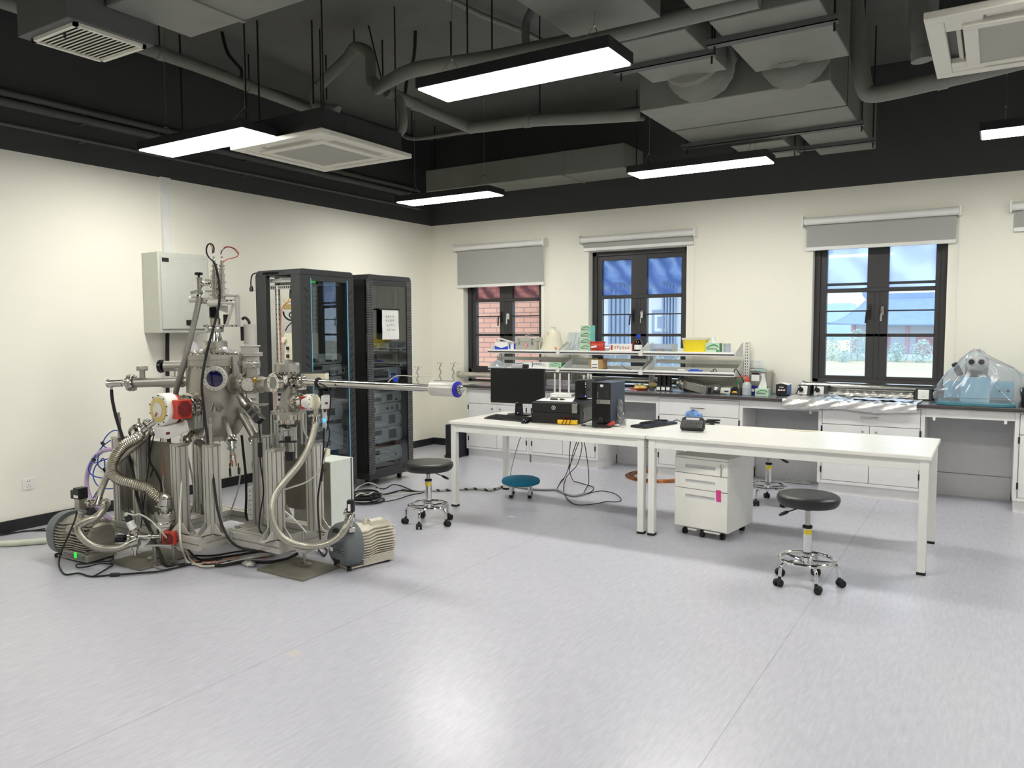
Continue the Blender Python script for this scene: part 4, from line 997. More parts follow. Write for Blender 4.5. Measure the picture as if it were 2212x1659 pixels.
# soldering station + stand
e = fb(1556, 1578, 838, -.38, .12, BT); x0, x1, y0, y1, z0, z1 = e
r = thing('soldering_station', 'grey soldering controller with dark display on the bench', 'soldering station', ((x0+x1)/2, -.33, BT))
MB().prism([(y0, z0), (y1, z0), (y1, z1+.01), (y0+.02, z1), (y0, z1-.03)], 'x', x0, x1).build('case', 'instr', r, .003)
MB().box(x1, x1+.025, y0, y1, z0, z1).build('side_cover', 'blkm', r, .003)
MB().box(x0+.04, x0+.085, y0-.001, y0+.001, z0+.022, z1-.03+.002).build('display', 'disp', r)
a = ony((1591, 849), -.38)
r = thing('iron_stand', 'black soldering iron stand with a green-handled iron on the bench', 'stand', (a.x, -.36, BT))
MB().prism([(-.43, BT), (-.30, BT), (-.30, BT+.07), (-.36, BT+.06), (-.41, BT+.02), (-.43, BT+.016)], 'x', a.x-.055, a.x+.05).build('stand', 'blkm', r, .004)
MB().sph((a.x-.01, -.405, BT+.022), (.03, .018, .012), 12, 6).build('sponge', 'yellow', r)
MB().cyl((a.x+.01, -.33, BT+.055), (a.x+.0, -.33, BT+.10), .014).build('holder', 'steel', r)
MB().lathe([(.008, 0), (.011, .03), (.009, .06), (.011, .09), (.006, .11)], (a.x+.0, -.33, BT+.085), (-.25, 0, 1), 14).build('iron_handle', 'green', r)
MB().tube(smooth([(a.x-.027, -.33, BT+.19), (a.x-.04, -.33, BT+.235), (a.x-.02, -.33, BT+.25), (a.x+.03, -.32, BT+.17), (a.x+.075, -.31, BT+.07), (a.x+.08, -.28, BT+.008)], 6), .0045, 7).build('iron_cable', 'rubber', r)
a = onz((1544, 851), BT); MB().tube(smooth([a+V((.08, .03, .004)), a+V((-.03, .02, .004)), a+V((-.09, -.01, .004)), a+V((-.05, -.035, .004)), a+V((.05, -.025, .004)), a+V((.12, .0, .004))], 6), .004, 6).thing('black_lead', 'rubber', 'loop of black lead on the bench before the soldering station', 'cable')
# wash bottle
a = ony((1613, 855), -.42); hb = ony((1613, 812), -.42).z-BT
r = thing('wash_bottle', 'translucent wash bottle with red spout on the bench', 'bottle', (a.x, -.42, BT))
MB().lathe([(.040, 0), (.043, .005), (.043, hb*.52), (.036, hb*.62), (.024, hb*.68), (.02, hb*.72)], (a.x, -.42, BT)).build('bottle', mat('translucent_plastic', (226, 232, 236), .35, trans=.35), r)
MB().lathe([(.0435, .002), (.0435, hb*.38)], (a.x, -.42, BT), caps=False).build('liquid_level', mat('milky_liquid', (204, 214, 222), .3, trans=.3), r)
MB().lathe([(.024, hb*.70), (.024, hb*.84), (.014, hb*.93), (.008, hb*.97)], (a.x, -.42, BT), n=18).build('screw_cap', 'red', r)
MB().tube(smooth([(a.x, -.42, BT+hb*.95), (a.x-.01, -.42, BT+hb*.99), (a.x-.05, -.43, BT+hb*.97), (a.x-.115, -.445, BT+hb*.86)], 5), .005, 7, radii=[.006-.0002*k for k in range(16)]).build('spout', 'red', r)
# ultrasonic cleaner
e = fb(1622, 1657, 803, -.27, .24, BT); x0, x1, y0, y1, z0, z1 = e
r = thing('ultrasonic_cleaner', 'steel ultrasonic cleaner with control panel on the bench', 'ultrasonic cleaner', ((x0+x1)/2, -.15, BT))
MB().box(x0, x1, y0, y1, z0+.01, z1).build('tank', 'steel', r, .003)
MB().box(x0-.008, x1+.008, y0-.008, y1+.004, z1, z1+.008).build('rim', 'steelp', r, .002)
MB().box(x0+.02, x1-.05, y0-.004, y1-.03, z1+.008, z1+.014).build('teal_lid', mat('teal_card', (126, 190, 196), .5), r, .002)
MB().box(x0+.008, x1-.075, y0-.002, y0, z1-.095, z1-.03).build('control_panel', 'white_p', r)
MB().box(x0+.008, x1-.075, y0-.003, y0-.001, z1-.03, z1-.012).build('display_strip', 'disp', r)
MB().box(x1-.06, x1-.02, y0-.003, y0, z1-.04, z1-.018).build('drain_label', 'paper', r)
for q in (.02, .9):
    for w_ in (.03, .2): MB().cyl((x0+(x1-x0)*q, y0+w_, BT), (x0+(x1-x0)*q, y0+w_, BT+.01), .012, n=10).build('foot', 'rubber', r)
a = ony((1627, 836), -.33); cz = BT+.046
r = thing('cable_reel', 'dark blue reel of wire behind the tissue box on the bench', 'reel', (a.x, -.32, BT))
MB().lathe([(.046, 0), (.046, .006), (.025, .006), (.025, .03), (.046, .03), (.046, .036)], (a.x, -.34, cz), (0,1,0), 24).build('spool', mat('navy_plastic', (38, 34, 132), .35), r)
MB().cyl((a.x, -.341, cz), (a.x, -.339, cz), .016, n=16).build('hub_label', 'paper', r)
a = ony((1652, 836), -.30); MB().box(a.x-.02, a.x+.02, -.30, -.27, BT, BT+.085).thing('navy_carton', mat('navy_card', (40, 36, 140), .5), 'small navy carton standing before the ultrasonic cleaner', 'box', bevel=.002)
e = fb(1631, 1660, 840, -.44, .10, BT)
tissue_box(e, 'green and white tissue box lettered KIMTECH with a tall tissue, on the bench', side='lgreen', tissue=(-.01, .15))
# bench power supply
e = fb(1677, 1700, 831, -.34, .2, BT); x0, x1, y0, y1, z0, z1 = e
r = thing('bench_power_supply', 'small blue bench power supply with black front on the bench', 'power supply', ((x0+x1)/2, -.25, BT))
MB().box(x0, x1, y0, y1, z0+.008, z1).build('case', mat('mid_blue_enamel', (84, 130, 200), .4), r, .004)
MB().box(x0-.002, x1+.002, y0-.008, y0, z0+.006, z1+.002).build('front_panel', 'blk', r, .002)
for k in range(3): MB().cyl((x0+.03+k*.024, y0-.02, z0+.058), (x0+.03+k*.024, y0-.008, z0+.058), .009, n=12).build('knob', 'white_p', r)
MB().box(x0+.028, x1-.03, y0-.009, y0-.008, z1-.028, z1-.02).build('lettering', 'paper', r)
MB().box(x0+.05, x1-.01, y0-.009, y0-.008, z1-.06, z1-.035).build('display', 'dred', r)
for q in (.01, .12): MB().box(x0+.005+q*0, x1-.005, y0+q, y0+q+.02, z0, z0+.008).build('foot', 'rubber', r)
MB().grid(lambda u, v: V((x0-.004+(x1-x0+.02)*u, y0+.15*v, z1+.004+.012*math.sin(u*4)*math.sin(v*5+1)**2)), 10, 8).thing('white_pouch', 'paper', 'crumpled white pouch on top of the blue power supply', 'pouch', solid=.003)
a = onz((1713, 848), BT); b = MB()
for k in range(5): b.torus(a+V((.012*math.sin(k*2), .05+.01*k, .03+.008*k)), V((.15*math.sin(k), .3, 1)), .055-.004*k, .005, 22, 6)
b.thing('cable_coil', 'rubber', 'coil of black cable on the bench right of the blue power supply', 'cable')
# tilting socket boxes on the bench
def desk_socket(p0, p1, pyt, label, plug):
    x0, x1, y0, y1, z0, z1 = fb(p0, p1, pyt, -.20, .08, BT)
    r = thing('socket_box', label, 'socket', ((x0+x1)/2, -.16, BT), group='black bench socket boxes')
    MB().prism([(y0, z0), (y1+.02, z0), (y1+.02, z1), (y0+.03, z1)], 'x', x0, x1).build('housing', 'blkm', r, .003)
    n = V((0, -(z1-z0), .03)).normalized(); u = V((1,0,0)); v = n.cross(u)*-1
    c = V(((x0+x1)/2-(.012 if plug else 0), y0+.015, (z0+z1)/2))+n*.003
    MB().obox(c, (.09, .006, .088), u, n).build('face_plate', 'white_p', r, .002)
    s = MB()
    for q in (-1, 1): s.obox(c+n*.004+u*(q*.008)+v*.022, (.004, .002, .007), u, n)
    s.obox(c+n*.004-v*.01, (.003, .002, .008), u, n); s.build('socket_hole', 'ink', r)
    if plug:
        MB().lathe([(.022, 0), (.022, .018), (.014, .03)], c+n*.004-v*.004-u*.012, n, 14).build('plug', 'rubber', r)
        MB().tube(smooth([c+n*.03-v*.004-u*.012, c+n*.05-v*.03-u*.02, (c.x-.06, c.y-.06, z0+.006), (c.x-.16, c.y-.07, z0+.005)], 5), .0045, 7).build('plug_cable', 'rubber', r)
desk_socket(1722, 1750, 832, 'black bench socket box with a plug in, left of two beside the foil strip', True)
desk_socket(1756, 1787, 833, 'black bench socket box with a plug in, right of two beside the foil strip', True)
desk_socket(1977, 2013, 840, 'black bench socket box left of the covered microscope', False)
# foil: strip standing against the wall and sheet over the bench front
xa, xb = ony((1789, 845), -.02).x, ony((1974, 845), -.02).x
MB().grid(lambda u, v: V((xa+(xb-xa)*u, -.012-.05*(1-v)**2+.004*math.sin(u*60)*math.sin(v*9), BT+.002+.105*v+.004*math.sin(u*23))), 90, 10).thing('foil_strip', 'foil', 'strip of foil standing against the wall below the right-hand window', 'foil')
xa, xb = ony((1693, 868), -.64).x, ony((1983, 880), -.64).x
def fs(u, v):
    x = xa+(xb-xa)*u
    if v < .72: y = -.19-.455*v/.72; z = BT+.004+.004*math.sin(u*40+v*9)*math.sin(v*14)+.003*math.sin(u*90)+.035*max(0, .3-u)*max(0, 1-abs(v-.3)*3)
    else:
        q = (v-.72)/.28; y = -.646-.012*math.sin(q*PI)-.006*math.sin(u*34+q*8); z = BT+.003-.085*q*(1+.12*math.sin(u*11))
    return V((x+.01*math.sin(v*6), y, z))
MB().grid(fs, 120, 26).thing('foil_sheet', 'foil', 'long foil sheet spread over the bench and folded down its front', 'foil')
M['bluesheet'] = mat('pale_blue_wrapping', (206, 222, 242), .55, var=.04)
a, c = ony((1845, 862), -.4).x, ony((1974, 862), -.4).x
MB().grid(lambda u, v: V((a+(c-a)*u, -.52+.2*v, BT+.014+.004*math.sin(u*13+v*5)+.002*math.sin(u*40))), 40, 10).thing('wrapping_sheet', 'bluesheet', 'pale blue wrapping sheet lying on top of the foil sheet', 'sheet', solid=.001)
MB().grid(lambda u, v: V((a-.42+.4*u, -.5+.24*v, BT+.014+.03*math.sin(u*PI)*math.sin(v*PI)*(.6+.4*math.sin(u*9+v*7))+.003*math.sin(u*30))), 30, 14).thing('plastic_wrap', 'bag', 'crumpled clear plastic wrap on the left half of the foil sheet', 'wrap')
a = onz((1795, 856), BT+.02); MB().cyl(a+V((0,0,.012)), a+V((.13, -.02, .012)), .005, n=8).thing('black_pen', 'blk', 'black pen lying on the foil sheet', 'pen')
a = onz((2002, 862), BT); MB().tube(smooth([a+V((-.03, .16, .004)), a+V((.05, .1, .004)), a+V((-.02, .05, .006)), a+V((.06, .02, .004)), a+V((.12, .06, .012)), a+V((.07, .12, .004)), a+V((-.05, .08, .004))], 6), .004, 6).thing('bench_cable', 'cablew', 'white cable tangled on the bench left of the covered microscope', 'cable')
a = onz((2000, 866), BT); MB().tube(smooth([a+V((-.05, .13, .01)), a+V((.02, .09, .01)), a+V((.10, .10, .012)), a+V((.16, .16, .006))], 6), .0035, 6).thing('dark_bench_cable', 'rubber', 'black cable on the bench left of the covered microscope', 'cable')
# ================================================================ covered instrument at the right end of the bench
r = thing('microscope', 'pale blue bench microscope with two eyepieces, under a clear plastic cover', 'microscope', (6.25, -.4, BT))
M['scope'] = mat('pale_teal_enamel', (132, 184, 204), .4, var=.03); M['scopeg'] = mat('warm_grey_enamel', (150, 152, 154), .4, var=.03)
MB().prism([(5.94, -.18), (5.94, -.56), (6.02, -.605), (6.44, -.605), (6.52, -.56), (6.52, -.18)], 'z', BT, BT+.03).build('base_plate', mat('deep_teal_enamel', (72, 130, 146), .4), r, .006)
MB().box(6.11, 6.33, -.50, -.22, BT+.03, BT+.24).box(6.12, 6.32, -.505, -.5, BT+.06, BT+.22).build('front_block', 'scope', r, .01)
MB().box(5.99, 6.11, -.42, -.22, BT+.05, BT+.19).build('side_wing', 'scope', r, .008); MB().box(6.33, 6.50, -.42, -.22, BT+.06, BT+.20).build('side_wing', 'scope', r, .008)
for x in (6.40, 6.46): MB().cyl((x, -.44, BT+.13), (x, -.42, BT+.13), .012, n=12).build('knob', 'blk', r)
MB().box(6.14, 6.31, -.34, -.20, BT+.24, BT+.40).build('column', 'scopeg', r, .01)
MB().sph((6.225, -.36, BT+.35), (.085, .11, .075), 18, 12).build('head', mat('ivory_enamel', (216, 212, 200), .4), r)
MB().lathe([(.05, 0), (.045, .05), (.02, .09)], (6.225, -.40, BT+.29), (0, 0, -1), 18).build('objective', 'blkm', r)
for x in (6.19, 6.262):
    t = MB().cyl((x, -.40, BT+.35), (x, -.52, BT+.372), .024, .03, 18).build('eyepiece', 'scopeg', r)
    MB().cyl((x, -.5205, BT+.372), (x, -.523, BT+.3725), .022, n=18).build('eyepiece_lens', 'blkg', t)
MB().obox((6.08, -.33, BT+.30), (.05, .1, .12), V((.9, 0, .4)).normalized(), (0,1,0)).build('lamp_housing', 'blkm', r, .008)
# clear cover draped over it
OUT = [(0, 5.93, 6.56), (.08, 5.905, 6.585), (.16, 5.925, 6.575), (.22, 5.965, 6.585), (.27, 6.01, 6.56), (.32, 6.055, 6.50), (.38, 6.10, 6.37), (.42, 6.135, 6.30), (.45, 6.17, 6.27), (.468, 6.2, 6.24)]
rings = []
for k, (h, xa, xb) in enumerate(OUT):
    f = h/.468; ya, yb = -.60+.10*f, -.10-.10*f; n = 72; R = []
    for j in range(n):
        t = 2*PI*j/n; c_, s_ = math.cos(t), math.sin(t)
        w = 1+.035*math.sin(7*t+2.5*f)*(1-f*.5)+.02*math.sin(17*t-4*f)+.012*math.sin(31*t+9*f)
        R.append(V(((xa+xb)/2+(xb-xa)/2*math.copysign(abs(c_)**.75, c_)*w, (ya+yb)/2+(yb-ya)/2*math.copysign(abs(s_)**.75, s_)*w, BT+.002+h+.012*math.sin(5*t+k)*(f > .02))))
    rings.append(R)
b = MB(); b.ring_sweep(rings, caps=False); b._add([v for v in rings[-1]], [tuple(range(72))])
b.tube(smooth([(6.2, -.50, BT+.36), (6.32, -.56, BT+.24), (6.44, -.60, BT+.10), (6.53, -.62, BT+.01)], 5), .0025, 5).tube(smooth([(6.15, -.5, BT+.36), (6.09, -.55, BT+.25), (6.02, -.60, BT+.08)], 5), .0025, 5)
b.thing('plastic_cover', 'bag', 'clear crinkled plastic cover draped over the blue microscope', 'cover')
MB().box(6.56, 6.75, -.5, -.3, BT, BT+.16).thing('dark_box', 'blk', 'dark box cut off by the right edge beside the covered microscope', 'box', bevel=.01)

# ================================================================ the two white tables
TT = .75
def table(x0, x1, label):
    r = thing('work_table', label, 'table', ((x0+x1)/2, -2.38, 0), group='white work tables')
    y0, y1 = -2.835, -1.93
    MB().box(x0, x1, y0, y1, TT-.028, TT).build('table_top', 'white', r, .006)
    a = MB(); zz0, zz1 = .655, TT-.028
    MB().box(x0+.06, x1-.06, y0+.022, y0+.05, zz0, zz1).build('apron', 'whitem', r, .002); MB().box(x0+.06, x1-.06, y1-.05, y1-.022, zz0, zz1).build('apron', 'whitem', r, .002)
    MB().box(x0+.022, x0+.05, y0+.06, y1-.06, zz0, zz1).build('apron', 'whitem', r, .002); MB().box(x1-.05, x1-.022, y0+.06, y1-.06, zz0, zz1).build('apron', 'whitem', r, .002)
    for sx in (x0+.015, x1-.065):
        for sy in (y0+.015, y1-.065):
            l = MB().box(sx, sx+.05, sy, sy+.05, .015, zz1).build('leg', 'whitem', r, .003)
            MB().box(sx-.001, sx+.051, sy-.001, sy+.051, 0, .018).build('rubber_foot', 'rubber', l)
table(2.375, 4.185, 'white work table with the computer, monitor and keyboard')
table(4.19, 6.05, 'white work table with the label maker, by the front stool')

def local(name, label, cat, loc, deg=0, group=None): return thing(name, label, cat, loc, math.radians(deg), group, world=False)
# monitor
r = local('monitor', 'black computer monitor with dark screen on the left table', 'monitor', (2.685, -2.19, TT), 6)
MB().box(-.27, .27, -.022, .012, .112, .432).build('housing', 'blk', r, .004)
MB().box(-.262, .262, -.0235, -.021, .128, .424).build('screen', mat('dark_screen', (20, 21, 22), .32), r)
MB().obox((0, -.0235, .12), (.03, .002, .006)).build('badge', 'cableg', r)
MB().prism([(-.04, .02), (.04, .02), (.03, .14), (-.03, .14)], 'y', .012, .035).build('neck', 'blk', r, .003)
MB().lathe([(.11, 0), (.115, .004), (.11, .012), (.04, .02), (.035, .03)], (0, .03, 0), n=32).build('stand_base', 'blkg', r)
r = local('webcam', 'small grey and black device sitting on top of the monitor', 'camera', (2.70, -2.185, TT+.433), 6)
MB().box(-.075, .035, -.012, .02, 0, .034).build('body', 'cabg', r, .003); MB().box(.036, .085, -.014, .022, -.0, .036).build('lens_block', 'blk', r, .003)
# keyboard, mouse
r = local('keyboard', 'black keyboard lying before the monitor', 'keyboard', (2.80, -2.50, TT), -5.5)
MB().prism([(-.08, 0), (.08, 0), (.08, .022), (-.08, .010)], 'x', -.235, .235).build('body', 'blk', r, .003)
k = MB()
for row in range(6):
    y = -.064+row*.0245; n = 20
    for i in range(n):
        x = -.22+i*.0223
        if row == 0 and 5 <= i <= 11: continue
        k.box(x, x+.019, y, y+.02, .012+.0017*row, .019+.0022*row)
    if row == 0: k.box(-.22+5*.0223, -.22+12*.0223-.004, y, y+.02, .012, .019)
k.build('keys', 'blkm', r, kind=None)
r = local('mouse', 'black computer mouse by the workstation corner', 'mouse', (3.03, -2.635, TT), 20)
MB().sph((0, 0, 0), (.033, .058, .038), 18, 12, 0, 1).build('shell', 'blkg', r); MB().cyl((-.003, .03, .03), (.003, .03, .03), .012, n=12).build('scroll_wheel', 'rubber', r)
MB().tube(smooth([(3.02, -2.58, TT+.01), (2.98, -2.52, TT+.03), (2.95, -2.38, TT+.006), (2.90, -2.25, TT+.006), (2.86, -2.14, TT+.006)], 5), .0025, 6).thing('mouse_cable', 'rubber', 'thin black mouse cable running behind the keyboard', 'cable')
MB().tube(smooth([(2.78, -2.16, TT+.2), (2.86, -2.12, TT+.12), (2.95, -2.16, TT+.05), (3.03, -2.12, TT+.03), (3.06, -1.98, TT+.006)], 6), .004, 6).thing('monitor_cable', 'rubber', 'black monitor cable behind the monitor stand', 'cable')
MB().tube(smooth([(2.72, -2.16, TT+.22), (2.85, -2.14, TT+.15), (2.98, -2.11, TT+.09), (3.04, -2.05, TT+.005)], 6), .0035, 6).thing('video_cable', 'cableg', 'grey cable behind the monitor stand', 'cable')
# workstation lying on its side
r = local('workstation', 'black workstation computer lying on its side, honeycomb front', 'computer', (3.275, -2.56, TT), 8.4)
M['hex'] = perforated('honeycomb_black', (30, 30, 31), 95, (8, 8, 8), .42, .5, ('X', 'Z'))
MB().box(-.21, .21, .03, .46, .006, .175).build('case', 'blkm', r, .004)
MB().box(-.215, .215, 0, .032, .004, .09).build('lower_bezel', 'hex', r, .004)
MB().box(-.205, .145, -.006, .032, .096, .173).build('upper_bezel', 'hex', r, .004)
MB().box(-.2, .2, .004, .032, .088, .098).build('bezel_strip', 'blkg', r)
MB().box(.15, .195, -.012, .03, .094, .172).build('handle_block', 'steel', r, .003)
MB().torus((-.01, -.008, .135), (0,1,0), .0155, .0022, 28, 6).obox((-.01, -.008, .135), (.005, .002, .018)).build('round_emblem', 'white_p', r)
MB().box(.2105, .213, .10, .42, .02, .13).build('side_panel', 'blkg', r, .002)
MB().box(.2105, .216, .06, .44, .140, .150).build('side_latch', 'rack', r, .002)
MB().box(.213, .2145, .12, .15, .05, .09).box(.213, .2145, .10, .12, .10, .12).build('side_sticker', 'cableg', r)
for x in (-.18, .18):
    for y in (.06, .4): MB().box(x-.02, x+.02, y-.015, y+.015, 0, .006).build('foot', 'rubber', r)
WZ = TT+.1765
a = onz((1208, 866), WZ)
p0, p1, p2, p3 = onz((1158, 866), WZ), onz((1236, 869), WZ), onz((1246, 858), WZ), onz((1180, 858), WZ)
MB().grid(lambda u, v: (p0*(1-u)+p1*u)*(1-v)+(p3*(1-u)+p2*u)*v+V((0,0,.002+.025*max(0, u-.75)*max(0, v-.3)*6)), 14, 8).thing('paper_sheet', 'paper', 'white sheet of paper lying on the black workstation', 'paper', solid=.0012)
a = onz((1203, 865), WZ); r = local('pen', 'black pen with silver band lying on the sheet of paper', 'pen', (a.x, a.y, WZ+.0035), 6)
MB().cyl((-.06, 0, .007), (.055, 0, .007), .007, n=10).build('barrel', 'blk', r); MB().cyl((.01, 0, .007), (.03, 0, .007), .0078, n=10).build('silver_band', 'white_p', r); MB().cyl((.055, 0, .007), (.08, 0, .007), .006, .001, 10).build('tip', 'blk', r)
q0, q1 = onz((1191, 858), WZ+.006), onz((1243, 858), WZ+.006); w_ = (q1-q0).length
def router(loc, deg, w, label, ants, hz):
    r = local('router', label, 'router', loc, deg, 'white routers')
    MB().prism([(-w/2, 0), (w/2, 0), (w/2-.006, .034), (-w/2+.006, .034)], 'y', 0, .13).build('body', 'white_p', r, .005)
    for x, y, t in ants:
        MB().prism([(x-.008, .012), (x+.008, .012), (x+.006, hz), (x-.006, hz)], 'y', y-.004, y+.005).build('antenna', 'white_p', r, .002)
    MB().box(-w/2+.03, -w/2+.05, -.001, 0, .012, .016).box(-w/2+.055, -w/2+.06, -.001, 0, .012, .016).build('status_led', 'lwhite', r)
    for sx in (-1, 1): MB().box(sx*w*.4-.01, sx*w*.4+.01, .02, .04, -.006, 0).build('foot', 'rubber', r)
    return r
router(((q0.x+q1.x)/2, q0.y, WZ+.007), 8, w_, 'white wireless router with three tall antennas on the workstation', ((-w_/2+.003, .125, 0), (-w_*.27, .137, 0), (w_*.13, .137, 0)), .205)
MB().tube(smooth([onz((1180, 862), WZ)+V((0,0,.004)), onz((1190, 857), WZ)+V((0,0,.012)), onz((1215, 858), WZ)+V((0,0,.005)), onz((1244, 857), WZ)+V((0,0,.005))], 5), .003, 6).thing('router_cable', 'rubber', 'black cable along the front of the white router', 'cable')
a = onz((1242, 862), WZ); c = onz((1266, 863), WZ); w_ = (c-a).length
r = local('storage_box', 'black two-bay network storage box on the workstation, left of the tower', 'storage box', ((a.x+c.x)/2, (a.y+c.y)/2, WZ), 8)
MB().box(-w_/2, w_/2, .02, .225, .006, .165).build('case', 'rack', r, .003)
MB().box(-w_/2, w_/2-.016, -.0, .022, .006, .165).build('front_cover', 'blkg', r, .005); MB().box(w_/2-.015, w_/2, .0, .022, .006, .165).build('control_strip', 'blk', r, .002)
for z in (.142, .13, .107): MB().box(w_/2-.010, w_/2-.005, -.0012, 0, z, z+.005).build('status_led', 'lwhite', r)
MB().box(w_/2-.011, w_/2-.004, -.0012, 0, .022, .036).build('power_led', 'lblue', r)
for y in (.04, .19): MB().box(-w_/2+.01, w_/2-.01, y, y+.02, 0, .006).build('foot', 'rubber', r)
NAS = Matrix.Translation(r.location) @ Matrix.Rotation(math.radians(8), 4, 'Z')
for k, (x, h) in enumerate(((-.036, .034), (.004, .044), (.03, .04))):
    c = NAS @ V((x, .19, .1652)); MB().box(c.x-.008, c.x+.008, c.y-.006, c.y+.006, c.z, c.z+h).thing('white_stub', 'white_p', ('leftmost', 'middle, tallest', 'rightmost')[k]+' of three white stubs standing on the black storage box', 'adapter', 'white stubs on the storage box', bevel=.002)
text('Syn', 'side_lettering', mat('dark_emboss', (20, 20, 22), .6), r, (w_/2+.0006, .065, .085), (0,1,0), (0,0,1), .034)
# tower computer
r = local('computer_tower', 'black tower computer standing right of the workstation', 'computer', (3.69, -2.55, TT), 1)
M['tower_side'] = mat('slate_painted_steel', (62, 70, 84), .4, var=.03)
MB().box(-.08, .08, .012, .30, .006, .357).build('case', 'tower_side', r, .003)
MB().box(-.08, .08, 0, .014, .004, .358).build('front_bezel', 'blkg', r, .003)
MB().box(-.035, .077, -.003, .001, .222, .345).build('drive_panel', 'blk', r, .002)
MB().box(-.036, .08, -.006, .001, .186, .220).build('silver_band', 'steel', r, .002)
text('DELL', 'emblem', 'ink', r, (-.017, -.0065, .203), (1,0,0), (0,0,1), .011); MB().torus((-.017, -.0065, .203), (0,1,0), .0105, .0012, 20, 5).build('emblem_ring', 'ink', r)
MB().box(-.005, .02, -.0045, -.003, .322, .342).build('white_sticker', 'paper', r)
for k in range(3): MB().box(-.03, -.024, -.0045, -.003, .234+k*.018, .246+k*.018).build('port', 'cableg', r)
for k in range(2): MB().box(.045, .055, -.0045, -.003, .245+k*.03, .262+k*.03).build('port', 'seam', r)
for x in (-.06, .06):
    for y in (.03, .26): MB().box(x-.012, x+.012, y-.02, y+.02, 0, .006).build('foot', 'rubber', r)
a = onz((1300, 922), TT); r = local('power_adapter', 'black plug adapter with coiled lead at the foot of the tower computer', 'adapter', (a.x, a.y-.02, TT), 10)
MB().box(-.02, .025, .0, .035, .012, .06).build('adapter', 'blkg', r, .004)
for x in (-.008, .008): MB().box(x-.0015, x+.0015, .006, .012, .06, .078).build('plug_pin', 'chrome', r)
b = MB()
for k in range(4): b.torus((.01, .0-.012, .006+.0045*k), (.05*math.sin(k), .08, 1), .075-.006*k, .004, 26, 6)
b.build('lead', 'rubber', r)
a = onz((1268, 921), TT); MB().tube(smooth([a+V((.06, .02, .005)), a+V((.01, 0, .005)), a+V((-.02, .01, .005))], 4), .0035, 6).cyl(a+V((-.02, .01, .006)), a+V((-.055, .012, .006)), .007, n=10).thing('barrel_jack', 'blk', 'black cable end with barrel plug lying before the workstation', 'cable')
# yellow meter
a = onz((1228, 917), TT); r = local('multimeter', 'yellow handheld multimeter with dark red leads wound round it', 'multimeter', (a.x, a.y-.01, TT), 12)
MB().box(-.085, .085, -.026, .026, .004, .042).build('yellow_case', 'yellow', r, .008); MB().box(-.078, .078, -.020, .020, .040, .048).build('face', 'blk', r, .004)
for k, x in enumerate((-.04, -.012, .02)):
    b = MB(); b.tube(smooth([(x, -.03, .006), (x+.008, -.032, .03), (x+.014, -.012, .054), (x+.018, .018, .054), (x+.02, .032, .02), (x+.01, .03, .004), (x, 0, .003)], 5, True), .0035, 6, closed=True); b.build('test_lead', 'dred', r)
b = MB(); b.tube(smooth([(-.08, -.03, .008), (-.105, -.02, .02), (-.1, .01, .035), (-.06, .02, .05), (-.03, 0, .055), (0, -.02, .066), (.02, -.01, .06)], 6), .0035, 6); b.build('test_lead', mat('maroon_rubber', (96, 34, 26), .5), r)
MB().cyl((.09, -.01, .006), (.16, -.005, .006), .0025, n=8).build('probe_tip', 'steel', r)
# bag of cables with bits
a = onz((1337, 919), TT); b = MB(); hz = ony((1333, 862), a.y).z-TT
def bg(s): return lambda u, v: V((a.x-.055+.125*u*(1-.62*v)+.028*v+.008*math.sin(v*11+u*5), a.y-s*.035*math.sin(PI*u)*(1-v*.8)+.007*math.sin(u*23+v*17)+.006*math.sin(u*41-v*29), TT+.002+hz*v*(1-.1*abs(u-.4))))
r = thing('antistatic_bag', 'tall crinkled clear bag of dark parts leaning on the tower computer', 'bag', (a.x, a.y, TT))
b.grid(bg(1), 26, 24); b.grid(bg(-1), 18, 18); b.build('film', 'bagz', r)
rnd = random.Random(3)
for k in range(5):
    c = V((a.x-.03+.05*rnd.random(), a.y-.004, TT+.03+.10*k/5)); MB().torus(c, (rnd.gauss(0,.4), 1, rnd.gauss(0,.4)), .022-.002*k, .005, 18, 6).build('coiled_part', ('rubber', 'cablew')[k % 2], r)
a = onz((1320, 923), TT); r = local('red_clamp', 'red plastic clip lying at the corner of the tower computer', 'clip', (a.x, a.y-.02, TT), 30)
MB().obox((0, 0, .026), (.085, .026, .022), V((.85, 0, .5)).normalized(), (0,1,0)).build('clip', 'red', r, .003)
a = onz((1329, 922), TT); b = MB(); b.cyl(a+V((-.01, 0, .012)), a+V((.03, .012, .012)), .012, n=12).cyl(a+V((.03, .012, .012)), a+V((.045, .016, .012)), .006, n=10); b.thing('metal_connector', 'steel', 'small metal connector lying before the cable bag', 'connector')
MB().tube(smooth([a+V((.04, .01, .004)), a+V((.07, .03, .004)), a+V((.10, .0, .004)), a+V((.06, -.02, .004)), a+V((.09, -.03, .004))], 5), .004, 6).thing('white_lead', 'cablew', 'short white lead tangled before the cable bag', 'cable')
# right table: remote keyboard, label maker, bag, cable, tray
r = local('numeric_keypad', 'thin black keyboard with its cable laid on top, on the right table', 'keyboard', (4.03, -2.26, TT), 76)
MB().box(-.22, .22, -.075, .075, .002, .018).build('body', 'blk', r, .004)
k = MB()
for row in range(5):
    for i in range(17): k.box(-.205+i*.0243, -.185+i*.0243, -.062+row*.0255, -.041+row*.0255, .018, .022)
k.build('keys', mat('blue_black_keys', (48, 56, 72), .3), r)
b = MB(); b.tube(smooth([(-.2, -.02, .03), (-.12, .04, .034), (-.02, -.03, .034), (.08, .05, .034), (.15, -.02, .034), (.05, -.05, .032), (-.1, -.04, .034), (-.16, .03, .03)], 6), .0045, 6); b.tube(smooth([(-.1, .05, .032), (.02, .0, .038), (.1, -.05, .034), (.18, .02, .03)], 6), .0045, 6); b.build('wound_cable', 'rubber', r)
